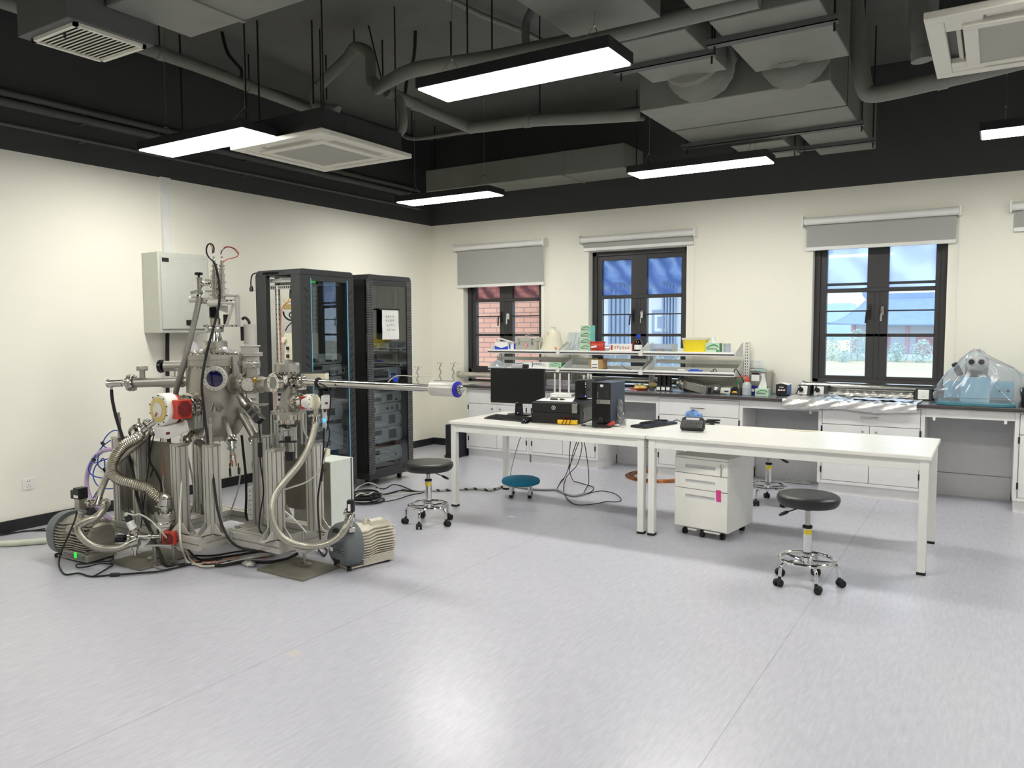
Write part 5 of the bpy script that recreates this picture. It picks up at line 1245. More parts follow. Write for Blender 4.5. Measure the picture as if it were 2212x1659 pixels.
r = local('label_maker', 'black handheld label maker with keyboard and small screen on the right table', 'label maker', (4.42, -2.47, TT-.010), 6)
fr = MB(); prof = [(-.09, .02), (-.085, .0), (.085, 0), (.095, .03), (.085, .09), (.07, .105), (-.07, .105), (-.085, .09)]
ax_, up_ = V((1,0,0)), V((0, .55, .83)).normalized()
MB().oprism(prof, (0, 0, .012), ax_, up_, ax_.cross(up_), -.0, -.0+.045).build('body', 'blk', r, .008)
n_ = ax_.cross(up_)
MB().obox(V((0, 0, .012))+up_*.085+n_*.0455, (.10, .018, .002), ax_, up_).build('screen', 'cabg', r)
MB().obox(V((0, 0, .012))+up_*.042+n_*.0455, (.155, .055, .002), ax_, up_).build('key_panel', 'cableg', r)
k = MB()
for row in range(4):
    for i in range(13): k.obox(V((-.07+i*.0117, 0, .012))+up_*(.02+row*.0135)+n_*.048, (.0088, .0095, .004), ax_, up_)
k.build('keys', 'blkm', r)
a = onz((1498, 912), TT); b = MB(); b.sph((a.x, a.y, TT+.05), (.075, .05, .05), 20, 14)
rnd = random.Random(5)
for v in b.bm.verts: v.co += V((rnd.gauss(0, .006), rnd.gauss(0, .005), rnd.gauss(0, .004)))
b.thing('blue_bag', mat('blue_white_plastic_bag', (120, 160, 226), .3, var=.5, scale=14), 'crumpled blue and white plastic bag behind the label maker', 'bag')
a = onz((1535, 915), TT); b = MB()
for k in range(4): b.torus(a+V((.0+.008*k, .0, .008+.008*k)), (.1*math.sin(k*2), .1, 1), .07-.006*k, .0045, 24, 6)
b.tube(smooth([a+V((-.06, -.02, .006)), a+V((-.09, -.06, .006)), a+V((-.03, -.085, .006)), a+V((.02, -.08, .006))], 5), .0045, 6).cyl(a+V((.02, -.08, .010)), a+V((.055, -.075, .010)), .009, n=10)
b.thing('coiled_cable', 'rubber', 'coil of black cable beside the label maker', 'cable')
MB().tube(smooth([onz((1453, 912), TT)+V((0,0,.005)), onz((1462, 910), TT)+V((0,0,.012)), onz((1470, 916), TT)+V((0,0,.02))], 5), .004, 6).thing('short_lead', 'rubber', 'short black lead between the thin keyboard and the label maker', 'cable')
p = [onz(q, TT) for q in ((1697, 930), (1722, 926), (1762, 932), (1756, 936))]
MB().oprism([(0, 0), (.24, 0), (.24, .06), (0, .06)], (p[0].x, p[0].y, TT), (.99, .1, 0), (-.1, .99, 0), (0,0,1), 0, .004).thing('white_ruler_tray', 'cream', 'thin cream plastic tray lying on the right table', 'tray', bevel=.002)

# ================================================================ seats and pedestal
def make_stool(loc, deg, hs, lever, label, sticker=1, Rs=.18):
    r = local('rolling_stool', label, 'stool', loc, deg, 'black rolling stools')
    k = Rs/.18
    MB().lathe([(.03, -.068), (.16*k, -.066), (.172*k, -.055), (.18*k, -.032), (.178*k, -.014), (.165*k, -.003), (.14*k, 0), (.02, .002)], (0, 0, hs), n=48).build('seat', 'leather', r)
    MB().lathe([(.045, 0), (.02, -.006), (.018, -.035)], (0, 0, hs-.066), n=20).build('seat_mount', 'blkm', r)
    MB().cyl((0, 0, .33), (0, 0, hs-.09), .0145, n=20).build('gas_piston', 'steel', r)
    c = MB().cyl((0, 0, .12), (0, 0, .345), .026, n=28).build('column', 'chrome', r)
    MB().lathe([(.027, .34), (.0285, .343), (.0285, .354), (.02, .358)], (0, 0, 0), n=24).build('collar', 'rubber', r)
    if sticker:
        s = math.radians(-60-deg); b = MB()
        ring = [(math.cos(s+t)*.0264, math.sin(s+t)*.0264) for t in [(-1.1+2.2*i/10) for i in range(11)]]
        for i in range(10): b.quad((*ring[i], .305), (*ring[i+1], .305), (*ring[i+1], .335), (*ring[i], .335))
        b.build('yellow_sticker', 'yellowt', c)
    MB().lathe([(.032, .118), (.036, .125), (.036, .165), (.03, .17)], (0, 0, 0), n=24).build('hub', 'chrome', r)
    MB().torus((0, 0, .150), (0,0,1), .155, .011, 56, 10).build('foot_ring', 'chrome', r)
    for i in range(5):
        t = 2*PI*i/5; d_ = V((math.cos(t), math.sin(t), 0)); n_ = V((-d_.y, d_.x, 0))
        MB().tube(smooth([d_*.03+V((0,0,.138)), d_*.11+V((0,0,.14)), d_*.15+V((0,0,.135)), d_*.176+V((0,0,.112)), d_*.182+V((0,0,.06))], 5), .011, 10).build('leg', 'chrome', r)
        c_ = d_*.182; q = t+.9+.6*math.sin(i*2.3+deg); f = V((math.cos(q), math.sin(q), 0)); s_ = V((-f.y, f.x, 0))
        b = MB()
        for k_ in (-1, 1): b.lathe([(.006, -.008), (.0215, -.008), (.0225, 0), (.0215, .008), (.006, .008)], c_+f*.012+s_*(k_*.0145)+V((0,0,.0225)), s_, 18)
        b.sph(c_+f*.010+V((0,0,.034)), (.021, .021, .016), 12, 8); b.cyl(c_+V((0,0,.03)), c_+V((0,0,.062)), .009, n=10)
        b.build('caster', 'rubber', r)
    if lever is not None:
        t = math.radians(lever-deg); d_ = V((math.cos(t), math.sin(t), 0))
        MB().cyl(d_*.02+V((0,0,hs-.078)), d_*.115+V((0,0,hs-.115)), .004, n=8).build('lever_rod', 'blkm', r)
        MB().lathe([(.006, 0), (.010, .01), (.0105, .04), (.006, .06)], d_*.11+V((0,0,hs-.113)), d_*.9+V((0,0,-.42)), 12).build('lever_grip', 'blk', r)
    return r
make_stool((2.589, -3.389, 0), -4, .497, 25, 'black round rolling stool left of the table, in front of the server racks', Rs=.20)
make_stool((5.437, -3.346, 0), 10, .548, 200, 'black round rolling stool in front of the right table, nearest')
make_stool((4.703, -1.262, 0), 34, .50, 20, 'black round rolling stool behind the right table, mostly hidden')
r = local('footstool', 'low footstool with teal velvet cushion and four chrome legs under the left table', 'footstool', (2.69, -2.15, 0), 27)
MB().lathe([(.02, .112), (.15, .113), (.172, .122), (.178, .14), (.172, .158), (.15, .168), (.02, .172)], (0,0,0), n=44).build('cushion', 'teal', r)
MB().box(-.11, .11, -.11, .11, .104, .113).build('seat_board', 'cream', r)
for sx in (-1, 1):
    for sy in (-1, 1):
        l = MB().cyl((sx*.085, sy*.085, .022), (sx*.085, sy*.085, .105), .0165, n=18).build('leg', 'chrome', r); MB().cyl((sx*.085, sy*.085, 0), (sx*.085, sy*.085, .026), .0185, n=18).build('rubber_foot', 'rubber', l)
# mobile pedestal
r = local('drawer_pedestal', 'white three-drawer metal pedestal on casters under the right table', 'pedestal', (4.565, -2.70, 0), -8)
W2, D2 = .207, .46
MB().box(-W2, W2, .022, D2, .06, .598).build('carcass', 'whitem', r, .003)
MB().box(-W2, W2, 0.0, .022, .585, .602).box(-W2, W2, .022, D2, .598, .602).build('top_panel', 'whitem', r, .002)
MB().box(-W2+.01, W2-.01, .0195, .022, .065, .585).build('gap_shade_sheet', 'seam', r)  # dark backing stands in for the shade between the drawers
for k, (z0, z1) in enumerate(((.475, .582), (.362, .470), (.072, .357))):
    b = MB(); hx0, hx1, hz1 = -W2+.085, W2-.093, z1-.042; hz0 = hz1-.026
    b.box(-W2, hx0, 0, .02, z0, z1).box(hx1, W2, 0, .02, z0, z1).box(hx0, hx1, 0, .02, hz1, z1).box(hx0, hx1, 0, .02, z0, hz0)
    d = b.build('drawer', 'white', r)
    MB().box(hx0, hx1, .012, .019, hz0, hz1).build('recessed_pull', 'cabg', d)
    if k == 0:
        MB().lathe([(.014, 0), (.014, .004), (.009, .007)], (W2-.045, 0, .548), (0,-1,0), 18).build('lock', 'chrome', d)
        MB().box(W2-.047, W2-.043, -.012, -.006, .50, .545).box(W2-.052, W2-.046, -.006, -.004, .47, .52).build('key', 'steel', d)
MB().oprism([(0, 0), (.037, 0), (.035, .085), (-.003, .085)], (W2-.082, -.0012, .29), (1, 0, 0), (0, 0, 1), (0, -1, 0), 0, .0012).build('pink_tape', 'pink', r)
for sx in (-.15, .15):
    for sy in (.06, .40):
        b = MB(); b.cyl((sx-.014, sy, .022), (sx-.004, sy, .022), .022, n=16).cyl((sx+.004, sy, .022), (sx+.014, sy, .022), .022, n=16).cyl((sx, sy, .022), (sx, sy, .062), .012, n=10); b.build('caster', 'rubber', r)
MB().box(-.012, .012, .03, .06, .03, .062).cyl((-.012, .04, .018), (.012, .04, .018), .018, n=14).build('stabiliser_wheel', 'rubber', r)
MB().box(-.1, -.03, .0, .02, .05, .06).box(.03, .15, .0, .02, .05, .06).build('bottom_lip', 'whitem', r)

# ================================================================ loose things on the floor
def cable(label, pts, rad, m, name='floor_cable', grp=None, k=6, cat='cable', n=7):
    return MB().tube(above(smooth(pts, k), rad+.001), rad, n).thing(name, m, label, cat, grp)
def c6(x, y, yy=None, z=None):                       # a point under the left table: hanging on plane y, else on the floor
    p = (960+x/5.027, 780+y/5.027)
    return ony(p, yy) if yy is not None else onz(p, .006 if z is None else z)
def hang_cable(pts, top, mid, fl, rad, m, label):
    P = []; n = len(pts)
    for i, (x, y) in enumerate(pts):
        P.append(c6(x, y, top) if i < mid else c6(x, y))
    P[0].z = max(P[0].z, .70)
    return cable(label, P, rad, m, 'hanging_cable', 'cables hanging under the left table')
def lerp_cable(label, hangs, floors, y0, rad, m):
    P = [c6(x, y, y0) for x, y in hangs]; F = [c6(x, y) for x, y in floors]
    y1 = F[0].y; n = len(P)
    P = [c6(x, y, y0+(y1-y0)*(i/(n))**2) for i, (x, y) in enumerate(hangs)]
    a = P[0].copy(); a.z = TT-.03; P = [a]+P if a.z > P[0].z+.01 else P
    for p in P: p.z = max(p.z, .008)
    return cable(label, P+F, rad, m, 'hanging_cable', 'cables hanging under the left table')
lerp_cable('grey cable hanging from the left table behind the teal footstool', [(835, 790), (800, 900), (740, 1120)], [(716, 1240), (700, 1300), (690, 1360)], -2.02, .0045, 'cableg')
lerp_cable('leftmost black cable hanging under the left table', [(1370, 830), (1358, 1000), (1350, 1150)], [(1290, 1290), (1215, 1395)], -2.0, .0038, 'rubber')
lerp_cable('black cable hanging under the left table, second from left, looping right', [(1445, 835), (1400, 980), (1370, 1120), (1360, 1200)], [(1410, 1310), (1530, 1340), (1620, 1370), (1590, 1420), (1500, 1452)], -2.0, .0038, 'rubber')
lerp_cable('black cable hanging under the left table, third from left', [(1468, 837), (1420, 980), (1380, 1090)], [(1300, 1270), (1215, 1397)], -2.0, .0038, 'rubber')
lerp_cable('black cable hanging under the left table with the widest loop on the floor', [(1488, 840), (1490, 960), (1440, 1130)], [(1350, 1230), (1300, 1330), (1300, 1420), (1340, 1500), (1440, 1560), (1640, 1550), (1760, 1525), (1860, 1530), (1920, 1505), (1850, 1440), (1700, 1410), (1510, 1450)], -2.0, .0038, 'rubber')
lerp_cable('rightmost black cable hanging under the left table', [(1515, 840), (1540, 1000), (1565, 1200)], [(1560, 1350), (1500, 1455)], -2.0, .0038, 'rubber')
cable('grey cable bundle on the floor from the loops to the footstool', [c6(x, y) for x, y in ((1510, 1450), (1400, 1470), (1300, 1440), (1215, 1405), (1100, 1405), (980, 1400), (860, 1385), (780, 1370), (690, 1358))], .011, 'cableg')
M['spiral'] = mat('black_white_spiral_sleeve', (150, 150, 150), .5, var=.0)
def spiral():
    m, t, o = _new('spiral_wrapped_sleeve'); b = t.nodes.new('ShaderNodeBsdfPrincipled'); tc = t.nodes.new('ShaderNodeTexCoord'); w = t.nodes.new('ShaderNodeTexWave')
    w.inputs['Scale'].default_value = 5; w.bands_direction = 'DIAGONAL'; t.links.new(tc.outputs['Object'], w.inputs['Vector'])
    r = t.nodes.new('ShaderNodeValToRGB'); r.color_ramp.elements[0].position = .22; r.color_ramp.elements[1].position = .26; r.color_ramp.elements[0].color = lin((30, 30, 32)); r.color_ramp.elements[1].color = lin((176, 174, 170))
    t.links.new(w.outputs['Fac'], r.inputs['Fac']); t.links.new(r.outputs[0], b.inputs['Base Color']); t.links.new(b.outputs[0], o.inputs[0]); b.inputs['Roughness'].default_value = .5; return m
M['spiral'] = spiral()
cable('black and white spiral-wrapped cable bundle on the floor behind the left stool', [c6(x, y) for x, y in ((690, 1358), (600, 1380), (500, 1408), (400, 1398), (320, 1392), (180, 1400), (0, 1408))]+[onz((935, 1060), .01), onz((915, 1062), .01)], .012, 'spiral')
for i, pts in enumerate(([(915, 1062), (893, 1060), (868, 1050), (848, 1047), (830, 1056), (812, 1052)], [(915, 1062), (890, 1062), (862, 1060), (838, 1066), (808, 1070), (790, 1068)], [(915, 1063), (880, 1065), (850, 1069), (820, 1068), (800, 1074)], [(915, 1064), (885, 1070), (860, 1078), (835, 1083), (810, 1084), (792, 1078)], [(893, 1061), (870, 1058), (852, 1064), (830, 1068), (806, 1060)])):
    cable(('uppermost', 'second', 'middle', 'lowest', 'crossing')[i]+' of the black cables fanning out from the spiral bundle to the racks', [onz(p, .008+.004*i) for p in pts], .005, ('rubber', 'rubber', 'cablew', 'rubber', 'rubber')[i], 'floor_cable', 'cables fanning out to the racks')
c = onz((790, 1083), 0); b = MB()
for k in range(9): b.torus((c.x+.02*math.sin(k*1.7), c.y+.02*math.cos(k*2.1), .010+.009*k), (.05*math.sin(k), .05*math.cos(k*1.3), 1), .155-.006*k, .0055, 40, 6)
b.thing('cable_coil', 'rubber', 'thick coil of black cable on the floor by the white controller box', 'cable')
c = onz((790, 1062), 0)
cable('pale cable arching over the coil beside the racks', [onz((764, 1066), .02), ony((774, 1052), c.y), ony((795, 1043), c.y), ony((812, 1048), c.y), onz((818, 1056), .02), onz((800, 1064), .02), onz((776, 1072), .02)], .006, 'cablew')
cable('second pale cable lying across the coil beside the racks', [onz((768, 1072), .1), onz((780, 1066), .1), onz((795, 1068), .1), onz((808, 1062), .06)], .005, 'cablew')
# copper coil, dark box, foil paper
b = MB()
for k in range(5): b.torus((3.42, -.66, .008+.0085*(k % 2)), (0,0,1), .31-.019*k, .0085, 64, 8)
b.thing('copper_coil', 'copper', 'coil of copper tube lying flat on the floor before the bench', 'coil')
r = thing('dark_case', 'dark navy case standing on the floor at the left end of the bench', 'case', (.86, -.62, 0))
MB().box(.80, .955, -.80, -.40, .03, .40).build('case', mat('navy_black_plastic', (24, 26, 40), .5), r, .01)
MB().box(.79, .955, -.81, -.39, 0, .03).build('case_foot', 'blk', r, .004)
p = onz((1725, 1042), 0)
MB().grid(lambda u, v: V((p.x-.13+.24*u, p.y-.08+.13*v, .003+.006*abs(math.sin(u*8+v*5)))), 14, 8).thing('foil_scrap', 'foil', 'flat scrap of foil on the floor under the bench knee space', 'foil', solid=.0008)
p = onz((1106, 1116), 0); MB().box(p.x-.03, p.x+.03, p.y-.004, p.y+.004, 0, .003).thing('paper_scrap', 'paper', 'tiny white paper scrap on the floor near the left stool', 'scrap')
# ================================================================ server racks against the left wall
M['perf'] = perforated('perforated_rack_sheet', (40, 41, 43), 62, (150, 152, 152), .24, .5, ('Y', 'Z'))
def rack(y0, y1, label, style):
    xf, xb = 1.25, .68; zt = 2.07
    r = thing('server_rack', label, 'server rack', ((xf+xb)/2, (y0+y1)/2, 0), group='black server racks')
    tp = MB(); tp.prism([(y0, zt-.05), (y1, zt-.05), (y1-.012, zt-.012), (y1-.035, zt), (y0+.035, zt), (y0+.012, zt-.012)], 'x', xb, xf)
    top = tp.build('top_cover', 'rack', r, .003)
    s = MB()
    for k in range(9): s.obox((xf-.28-k*.022, y0+.006, zt-.03), (.005, .03, .022), V((1, 0, -.5)).normalized(), (0,1,0))
    s.build('vent_slots', 'blk', top)
    MB().box(xb, xf-.01, y0, y1, .07, .13).build('base', 'rack', r, .003)
    if style == 'open':
        for xx0, xx1 in ((xf-.115, xf-.02), (xb, xb+.134)): MB().box(xx0, xx1, y0, y0+.05, .13, zt-.05).build('post', 'rack', r, .002)
    else: MB().box(xb, xf-.04, y0, y0+.015, .13, zt-.05).build('side_panel', 'blkm', r)
    for xx0, xx1 in ((xf-.125, xf-.02), (xb, xb+.13)): MB().box(xx0, xx1, y1-.05, y1, .13, zt-.05).build('post', 'rack', r, .002)
    if style == 'open':
        for yy in (y0+.09, y1-.12): 
            for xx in (xf-.20, xb+.15):
                p = MB().box(xx, xx+.035, yy, yy+.03, .13, zt-.06).build('mounting_rail', 'zinc', r)
                s = MB()
                for k in range(42): s.box(xx+.035, xx+.0358, yy+.010, yy+.020, .16+k*.0445, .172+k*.0445); s.box(xx+.011, xx+.022, yy-.0008, yy, .16+k*.0445, .172+k*.0445)
                s.build('rail_holes', 'ink', p)
        for zz in (1.90, 1.96):
            p = MB().box(xb+.13, xf-.115, y0+.055, y0+.075, zz, zz+.035).build('cross_rail', 'zinc', r)
        s = MB()
        for k in range(13): s.box(xb+.145+k*.024, xb+.157+k*.024, y0+.054, y0+.055, 1.908, 1.926)
        s.build('rail_holes', 'ink', p)
        MB().box(xb+.30, xb+.37, y1-.2, y1-.1, .13, zt-.06).build('cable_tray', 'blkm', r)
    else:
        MB().box(xb, xf-.04, y1-.015, y1, .13, zt-.05).build('side_panel', 'blkm', r)
        MB().box(xb, xb+.02, y0+.015, y1-.015, .13, zt-.05).build('rear_panel', 'blkm', r)
        for yy in (y0+.05, y1-.13):
            p = MB().box(xf-.15, xf-.115, yy, yy+.03, .13, zt-.06).build('mounting_rail', 'zinc', r)
    # door
    gl, gr = (y0+.128, y1-.085) if style == 'open' else (y0+.075, y1-.075)
    side = 'rack' if style == 'open' else 'perf'
    d = MB().box(xf-.02, xf, y0+.002, gl, .13, zt-.052).build('door', side, r)
    MB().box(xf-.02, xf, gr, y1-.002, .13, zt-.052).build('door_stile', side, d)
    for za, zb in ((zt-.10, zt-.052), (.13, .165)): MB().box(xf-.02, xf-.002, gl, gr, za, zb).build('door_rail', 'rack', d)
    k = .034 if style == 'open' else .036                         # pane turned slightly in its frame to steer what it reflects
    MB().prism([(xf-.012-k, gl), (xf-.006-k, gl), (xf-.006, gr), (xf-.012, gr)], 'z', .165, zt-.10).build('door_glass', 'rackglass', d)
    if style == 'open':
        MB().box(xf-.003, xf+.002, gl-.004, gl+.004, .165, zt-.08).build('glass_edge', 'rackedge', d); MB().box(xf-.003, xf+.002, gr-.004, gr+.004, .165, zt-.08).build('glass_edge', 'rackedge', d)
        s = MB()
        for k in range(22):
            z = .35+k*.073
            s.obox((xf+.0008, y0+.075, z), (.0016, .05, .007), (1,0,0), V((0, 1, -1.0)).normalized()); s.obox((xf+.0008, y1-.042, z), (.0016, .05, .007), (1,0,0), V((0, 1, 1.0)).normalized())
        s.build('slanted_vents', 'blkg', d)
    for yy in (y0+.09, y1-.09):
        MB().prism([(yy-.02, .07), (yy+.02, .07), (yy+.012, 0), (yy-.012, 0)], 'x', xf-.14, xf-.10).build('foot', 'blk', r); MB().prism([(yy-.02, .07), (yy+.02, .07), (yy+.012, 0), (yy-.012, 0)], 'x', xb+.1, xb+.14).build('foot', 'blk', r)
    return r
RY0, RY1, SY0, SY1 = -3.445, -2.785, -2.60, -1.945
rack(RY0, RY1, 'black server rack with an open side and glass door, left of two', 'open')
rack(SY0, SY1, 'black server rack with a paper notice on its glass door, right of two', 'closed')
XI = 1.165
def instrument(y0, y1, z0, z1, label, m='instr', dep=.36, feats=(), handles=True, cat='instrument'):
    r = thing('rack_instrument', label, cat, (XI-dep/2, (y0+y1)/2, z0), group='grey rack instruments')
    MB().box(XI-dep, XI-.004, y0+.02, y1-.02, z0+.003, z1-.003).build('case', 'cabg', r)
    MB().box(XI-.004, XI, y0, y1, z0, z1).build('front_panel', m, r, .002)
    w, h = y1-y0, z1-z0
    for f in feats:
        k = f[0]; ya, yb, za, zb = y0+w*f[1], y0+w*f[2], z0+h*f[3], z0+h*f[4]
        if k == 'disp': MB().box(XI, XI+.003, ya, yb, za, zb).build('display', f[5] if len(f) > 5 else 'disp', r)
        elif k == 'knob':
            MB().lathe([(.011, 0), (.011, .012), (.009, .016)], (XI, (ya+yb)/2, (za+zb)/2), (1,0,0), 14).build('knob', f[5] if len(f) > 5 else 'cabg', r)
        elif k == 'key':
            n = f[5]; b = MB()
            for i in range(n): b.box(XI, XI+.004, ya+(yb-ya)*i/n, ya+(yb-ya)*(i+.75)/n, za, zb)
            b.build('keys', f[6] if len(f) > 6 else 'seam', r)
        elif k == 'text': MB().box(XI, XI+.0008, ya, yb, za, zb).build('label_strip', 'paper', r)
    if handles:
        for q in (y0+.02, y1-.03): MB().tube(smooth([(XI, q, z0+h*.12), (XI+.03, q, z0+h*.2), (XI+.03, q, z1-h*.2), (XI, q, z1-h*.12)], 4), .005, 6).build('handle', 'aluw', r)
    return r
A0, A1 = RY0+.10, RY1-.10
instrument(A0, A1, 1.942, 2.000, 'slim rack instrument with green digits near the top of the left rack', feats=(('disp', .04, .42, .12, .88), ('key', .5, .78, .3, .7, 4), ('knob', .84, .92, .2, .8)), handles=False)
b = MB(); zz = 1.957; 
for k, y in enumerate((A0+.035, A0+.062, A0+.089, A0+.116, A0+.143)):
    for seg in ((0, .016, 0, .003), (0, .016, .013, .016), (0, .016, .026, .029), (0, .003, 0, .014), (.013, .016, .013, .028))[:5 if k % 2 else 4]: b.box(XI+.003, XI+.0045, y+seg[0], y+seg[1], zz+seg[2], zz+seg[3])
b.build('green_digits', 'gdisp', bpy.data.objects['rack_instrument'])
instrument(A0, A1, 1.225, 1.318, 'grey rack instrument with square blue screen in the left rack', feats=(('disp', .05, .40, .2, .55), ('disp', .58, .76, .2, .82, M['tower_side']), ('disp', .82, .9, .25, .5, 'dred'), ('text', .05, .3, .75, .9)))
instrument(A0, A1, 1.122, 1.218, 'grey rack instrument with a row of square keys in the left rack', feats=(('disp', .03, .48, .55, .9), ('knob', .55, .65, .55, .8), ('key', .12, .95, .08, .4, 7), ('text', .68, .96, .55, .72)))
instrument(A0, A1, 1.005, 1.105, 'grey rack instrument with green lamp behind the steel transfer rod in the left rack', feats=(('disp', .52, .62, .55, .75, 'gdisp2'), ('disp', .08, .4, .3, .8)))
instrument(A0, A1, .70, .86, 'dark grey rack instrument low in the left rack', m='cabg', feats=(('disp', .3, .8, .3, .7),))
instrument(A0, A1, .42, .66, 'tall grey rack unit at the bottom of the left rack', m='cabg', feats=(('key', .3, .7, .2, .4, 4), ('disp', .1, .5, .5, .8)))
B0, B1 = SY0+.10, SY1-.10
instrument(B0+.03, B0+.30, 1.325, 1.405, 'small bench instrument on a tray high in the right rack', feats=(('disp', .08, .3, .3, .75), ('key', .4, .95, .15, .4, 6), ('knob', .45, .6, .5, .9), ('knob', .7, .85, .5, .9)), handles=False)
instrument(B0, B1, 1.03, 1.16, 'grey rack instrument with big screen behind the steel transfer rod in the right rack', m='cabg', feats=(('disp', .1, .6, .2, .85, 'seam'), ('disp', .7, .85, .05, .5, 'bluec')))
instrument(B0, B1, .803, .905, 'grey rack instrument with square screen, topmost of the lower five in the right rack', feats=(('disp', .0, .36, .18, .52), ('disp', .55, .73, .2, .8), ('knob', .8, .9, .1, .4, 'dred'), ('text', .02, .36, .68, .9)))
instrument(B0, B1, .70, .795, 'grey rack instrument with two round knobs, second of the lower five in the right rack', feats=(('disp', .0, .18, .15, .7), ('knob', .5, .6, .2, .7, 'seam'), ('knob', .66, .76, .2, .7, 'seam'), ('disp', .86, .92, .15, .75)))
instrument(B0, B1, .555, .695, 'grey rack instrument with two square meters, third of the lower five in the right rack', m='cabg', feats=(('disp', .1, .36, .52, .88, 'seam'), ('disp', .6, .82, .2, .85, 'seam'), ('knob', .05, .12, .1, .3, 'white_p'), ('knob', .17, .25, .1, .3, 'white_p'), ('text', .2, .5, .2, .3)))
instrument(B0, B1, .405, .55, 'grey rack instrument with labelled meters, fourth of the lower five in the right rack', m='cabg', feats=(('disp', .12, .36, .55, .88, 'seam'), ('disp', .6, .84, .2, .82, 'seam'), ('knob', .05, .12, .1, .3, 'white_p'), ('knob', .2, .28, .1, .3, 'white_p'), ('text', .03, .24, .4, .5), ('text', .6, .85, .88, .98)))
instrument(B0, B1, .205, .35, 'plain grey rack instrument with one knob, lowest in the right rack', feats=(('disp', .1, .28, .58, .86), ('knob', .18, .25, .2, .4, 'chrome'), ('disp', .8, .86, .3, .44, 'seam')))
for i, (z, lab) in enumerate(((1.31, 'upper'), (1.19, 'lower'))): MB().box(XI-.40, XI, B0, B1, z-.004, z).box(XI-.004, XI, B0, B1, z-.02, z).thing('rack_tray', 'blkm', lab+' black shelf tray inside the right rack', 'tray', 'right rack trays')
MB().box(.80, 1.0, B1-.22, B1-.04, 1.40, 1.50).thing('yellow_case', 'gold', 'dull yellow case seen through the right rack door', 'case')
r = thing('controller_box', 'cream controller box with a round button seen through the open side of the left rack', 'controller', (1.04, RY0+.2, 1.27))
MB().box(.95, 1.13, RY0+.075, RY0+.32, 1.27, 1.51).build('case', 'cream', r, .004); MB().cyl((.962, RY0+.075, 1.45), (.962, RY0+.05, 1.45), .026, n=18).build('button', 'cream', r)
for z in (1.29, 1.36): MB().box(.99, 1.015, RY0+.06, RY0+.075, z, z+.03).build('plug', 'blk', r)
instrument_y = RY0+.07
for i, (pts, m, rr, lab) in enumerate((
        ([(.90, RY0+.06, 1.93), (.91, RY0+.05, 1.7), (.915, RY0+.05, 1.3), (.92, RY0+.05, .9), (.92, RY0+.05, .3)], 'cablew', .009, 'white cable hanging down the open side of the left rack'),
        ([(1.1, RY0+.09, 1.80), (1.0, RY0+.06, 1.77), (.95, RY0+.05, 1.66), (.938, RY0+.05, 1.2), (.935, RY0+.05, .4)], 'orange', .004, 'orange wire hanging down the open side of the left rack'),
        ([(1.02, RY0+.1, 1.9), (1.03, RY0+.09, 1.82), (1.08, RY0+.1, 1.86), (1.09, RY0+.12, 1.74), (1.0, RY0+.1, 1.68), (1.05, RY0+.1, 1.62)], 'rubber', .006, 'black cable loop inside the top of the left rack'),
        ([(1.16, RY0+.1, 1.635), (1.08, RY0+.1, 1.62), (.99, RY0+.1, 1.63), (.94, RY0+.1, 1.66), (.90, RY0+.12, 1.70)], 'rubber', .008, 'black cable bundle across the middle of the left rack'),
        ([(.945, RY0+.1, 1.53), (.97, RY0+.1, 1.565), (1.02, RY0+.1, 1.60), (1.06, RY0+.1, 1.63)], 'rubber', .005, 'slanting black cable above the cream controller box'),
        ([(1.04, RY0+.07, 1.82), (1.0, RY0+.07, 1.77), (.96, RY0+.07, 1.81)], 'yellow', .004, 'yellow wire inside the top of the left rack'))):
    MB().tube(smooth(pts, 6), rr, 7).thing('rack_cable', m, lab, 'cable', 'cables inside the left rack')
MB().box(.93, 1.13, RY0+.09, RY0+.25, 1.725, 1.765).thing('power_supply_unit', 'gold', 'black and yellow unit on its side inside the top of the left rack', 'power supply', bevel=.004)
r = thing('power_plug', 'black mains plug hung by its lead on the left edge of the left rack', 'plug', ony((543, 628), RY0-.02))
p = [ony(q, RY0-.02) for q in ((552, 590), (545, 594), (542, 606), (542, 618))]
MB().tube(smooth(p, 5), .006, 7).build('lead', 'rubber', r); MB().lathe([(.010, 0), (.018, .02), (.018, .045), (.008, .05)], ony((543, 618), RY0-.02), (0, 0, -1), 12).build('plug', 'blk', r)
a = ony((550, 628), RY0-.02); MB().cyl(a, a+V((.02, 0, 0)), .003, n=6).build('plug_pin', 'chrome', r)
r = thing('paper_notice', 'creased white paper with handwriting taped to the right rack door', 'notice', (1.253, -2.28, 1.44))
ya, yb, za, zb = -2.402, -2.16, 1.44, 1.735
MB().grid(lambda u, v: V((1.2535+.006*(1-v)*abs(math.sin(u*3+v*2))+.0015*math.sin(v*9), ya+(yb-ya)*u+.01*(1-v)*(u-.2), za+(zb-za)*v)), 12, 16).build('sheet', 'paper', r)
MB().box(1.2515, 1.256, ya-.04, yb+.02, zb-.006, zb+.010).build('black_tape', 'blk', r)
rnd = random.Random(12); s = MB()
for row in range(4):
    for i in range(4):
        y = ya+.055+i*.034+.004*row; z = zb-.065-row*.045
        for k in range(6):
            a = rnd.choice((0, PI/2, .9, -.8)); l = .006+.014*rnd.random(); c = V((1.2615, y+rnd.uniform(-.009, .009), z+rnd.uniform(-.010, .010)))
            s.obox(c, (.0006, l, .0016), (1,0,0), V((0, math.cos(a), math.sin(a))))
s.build('handwriting', 'ink', r)
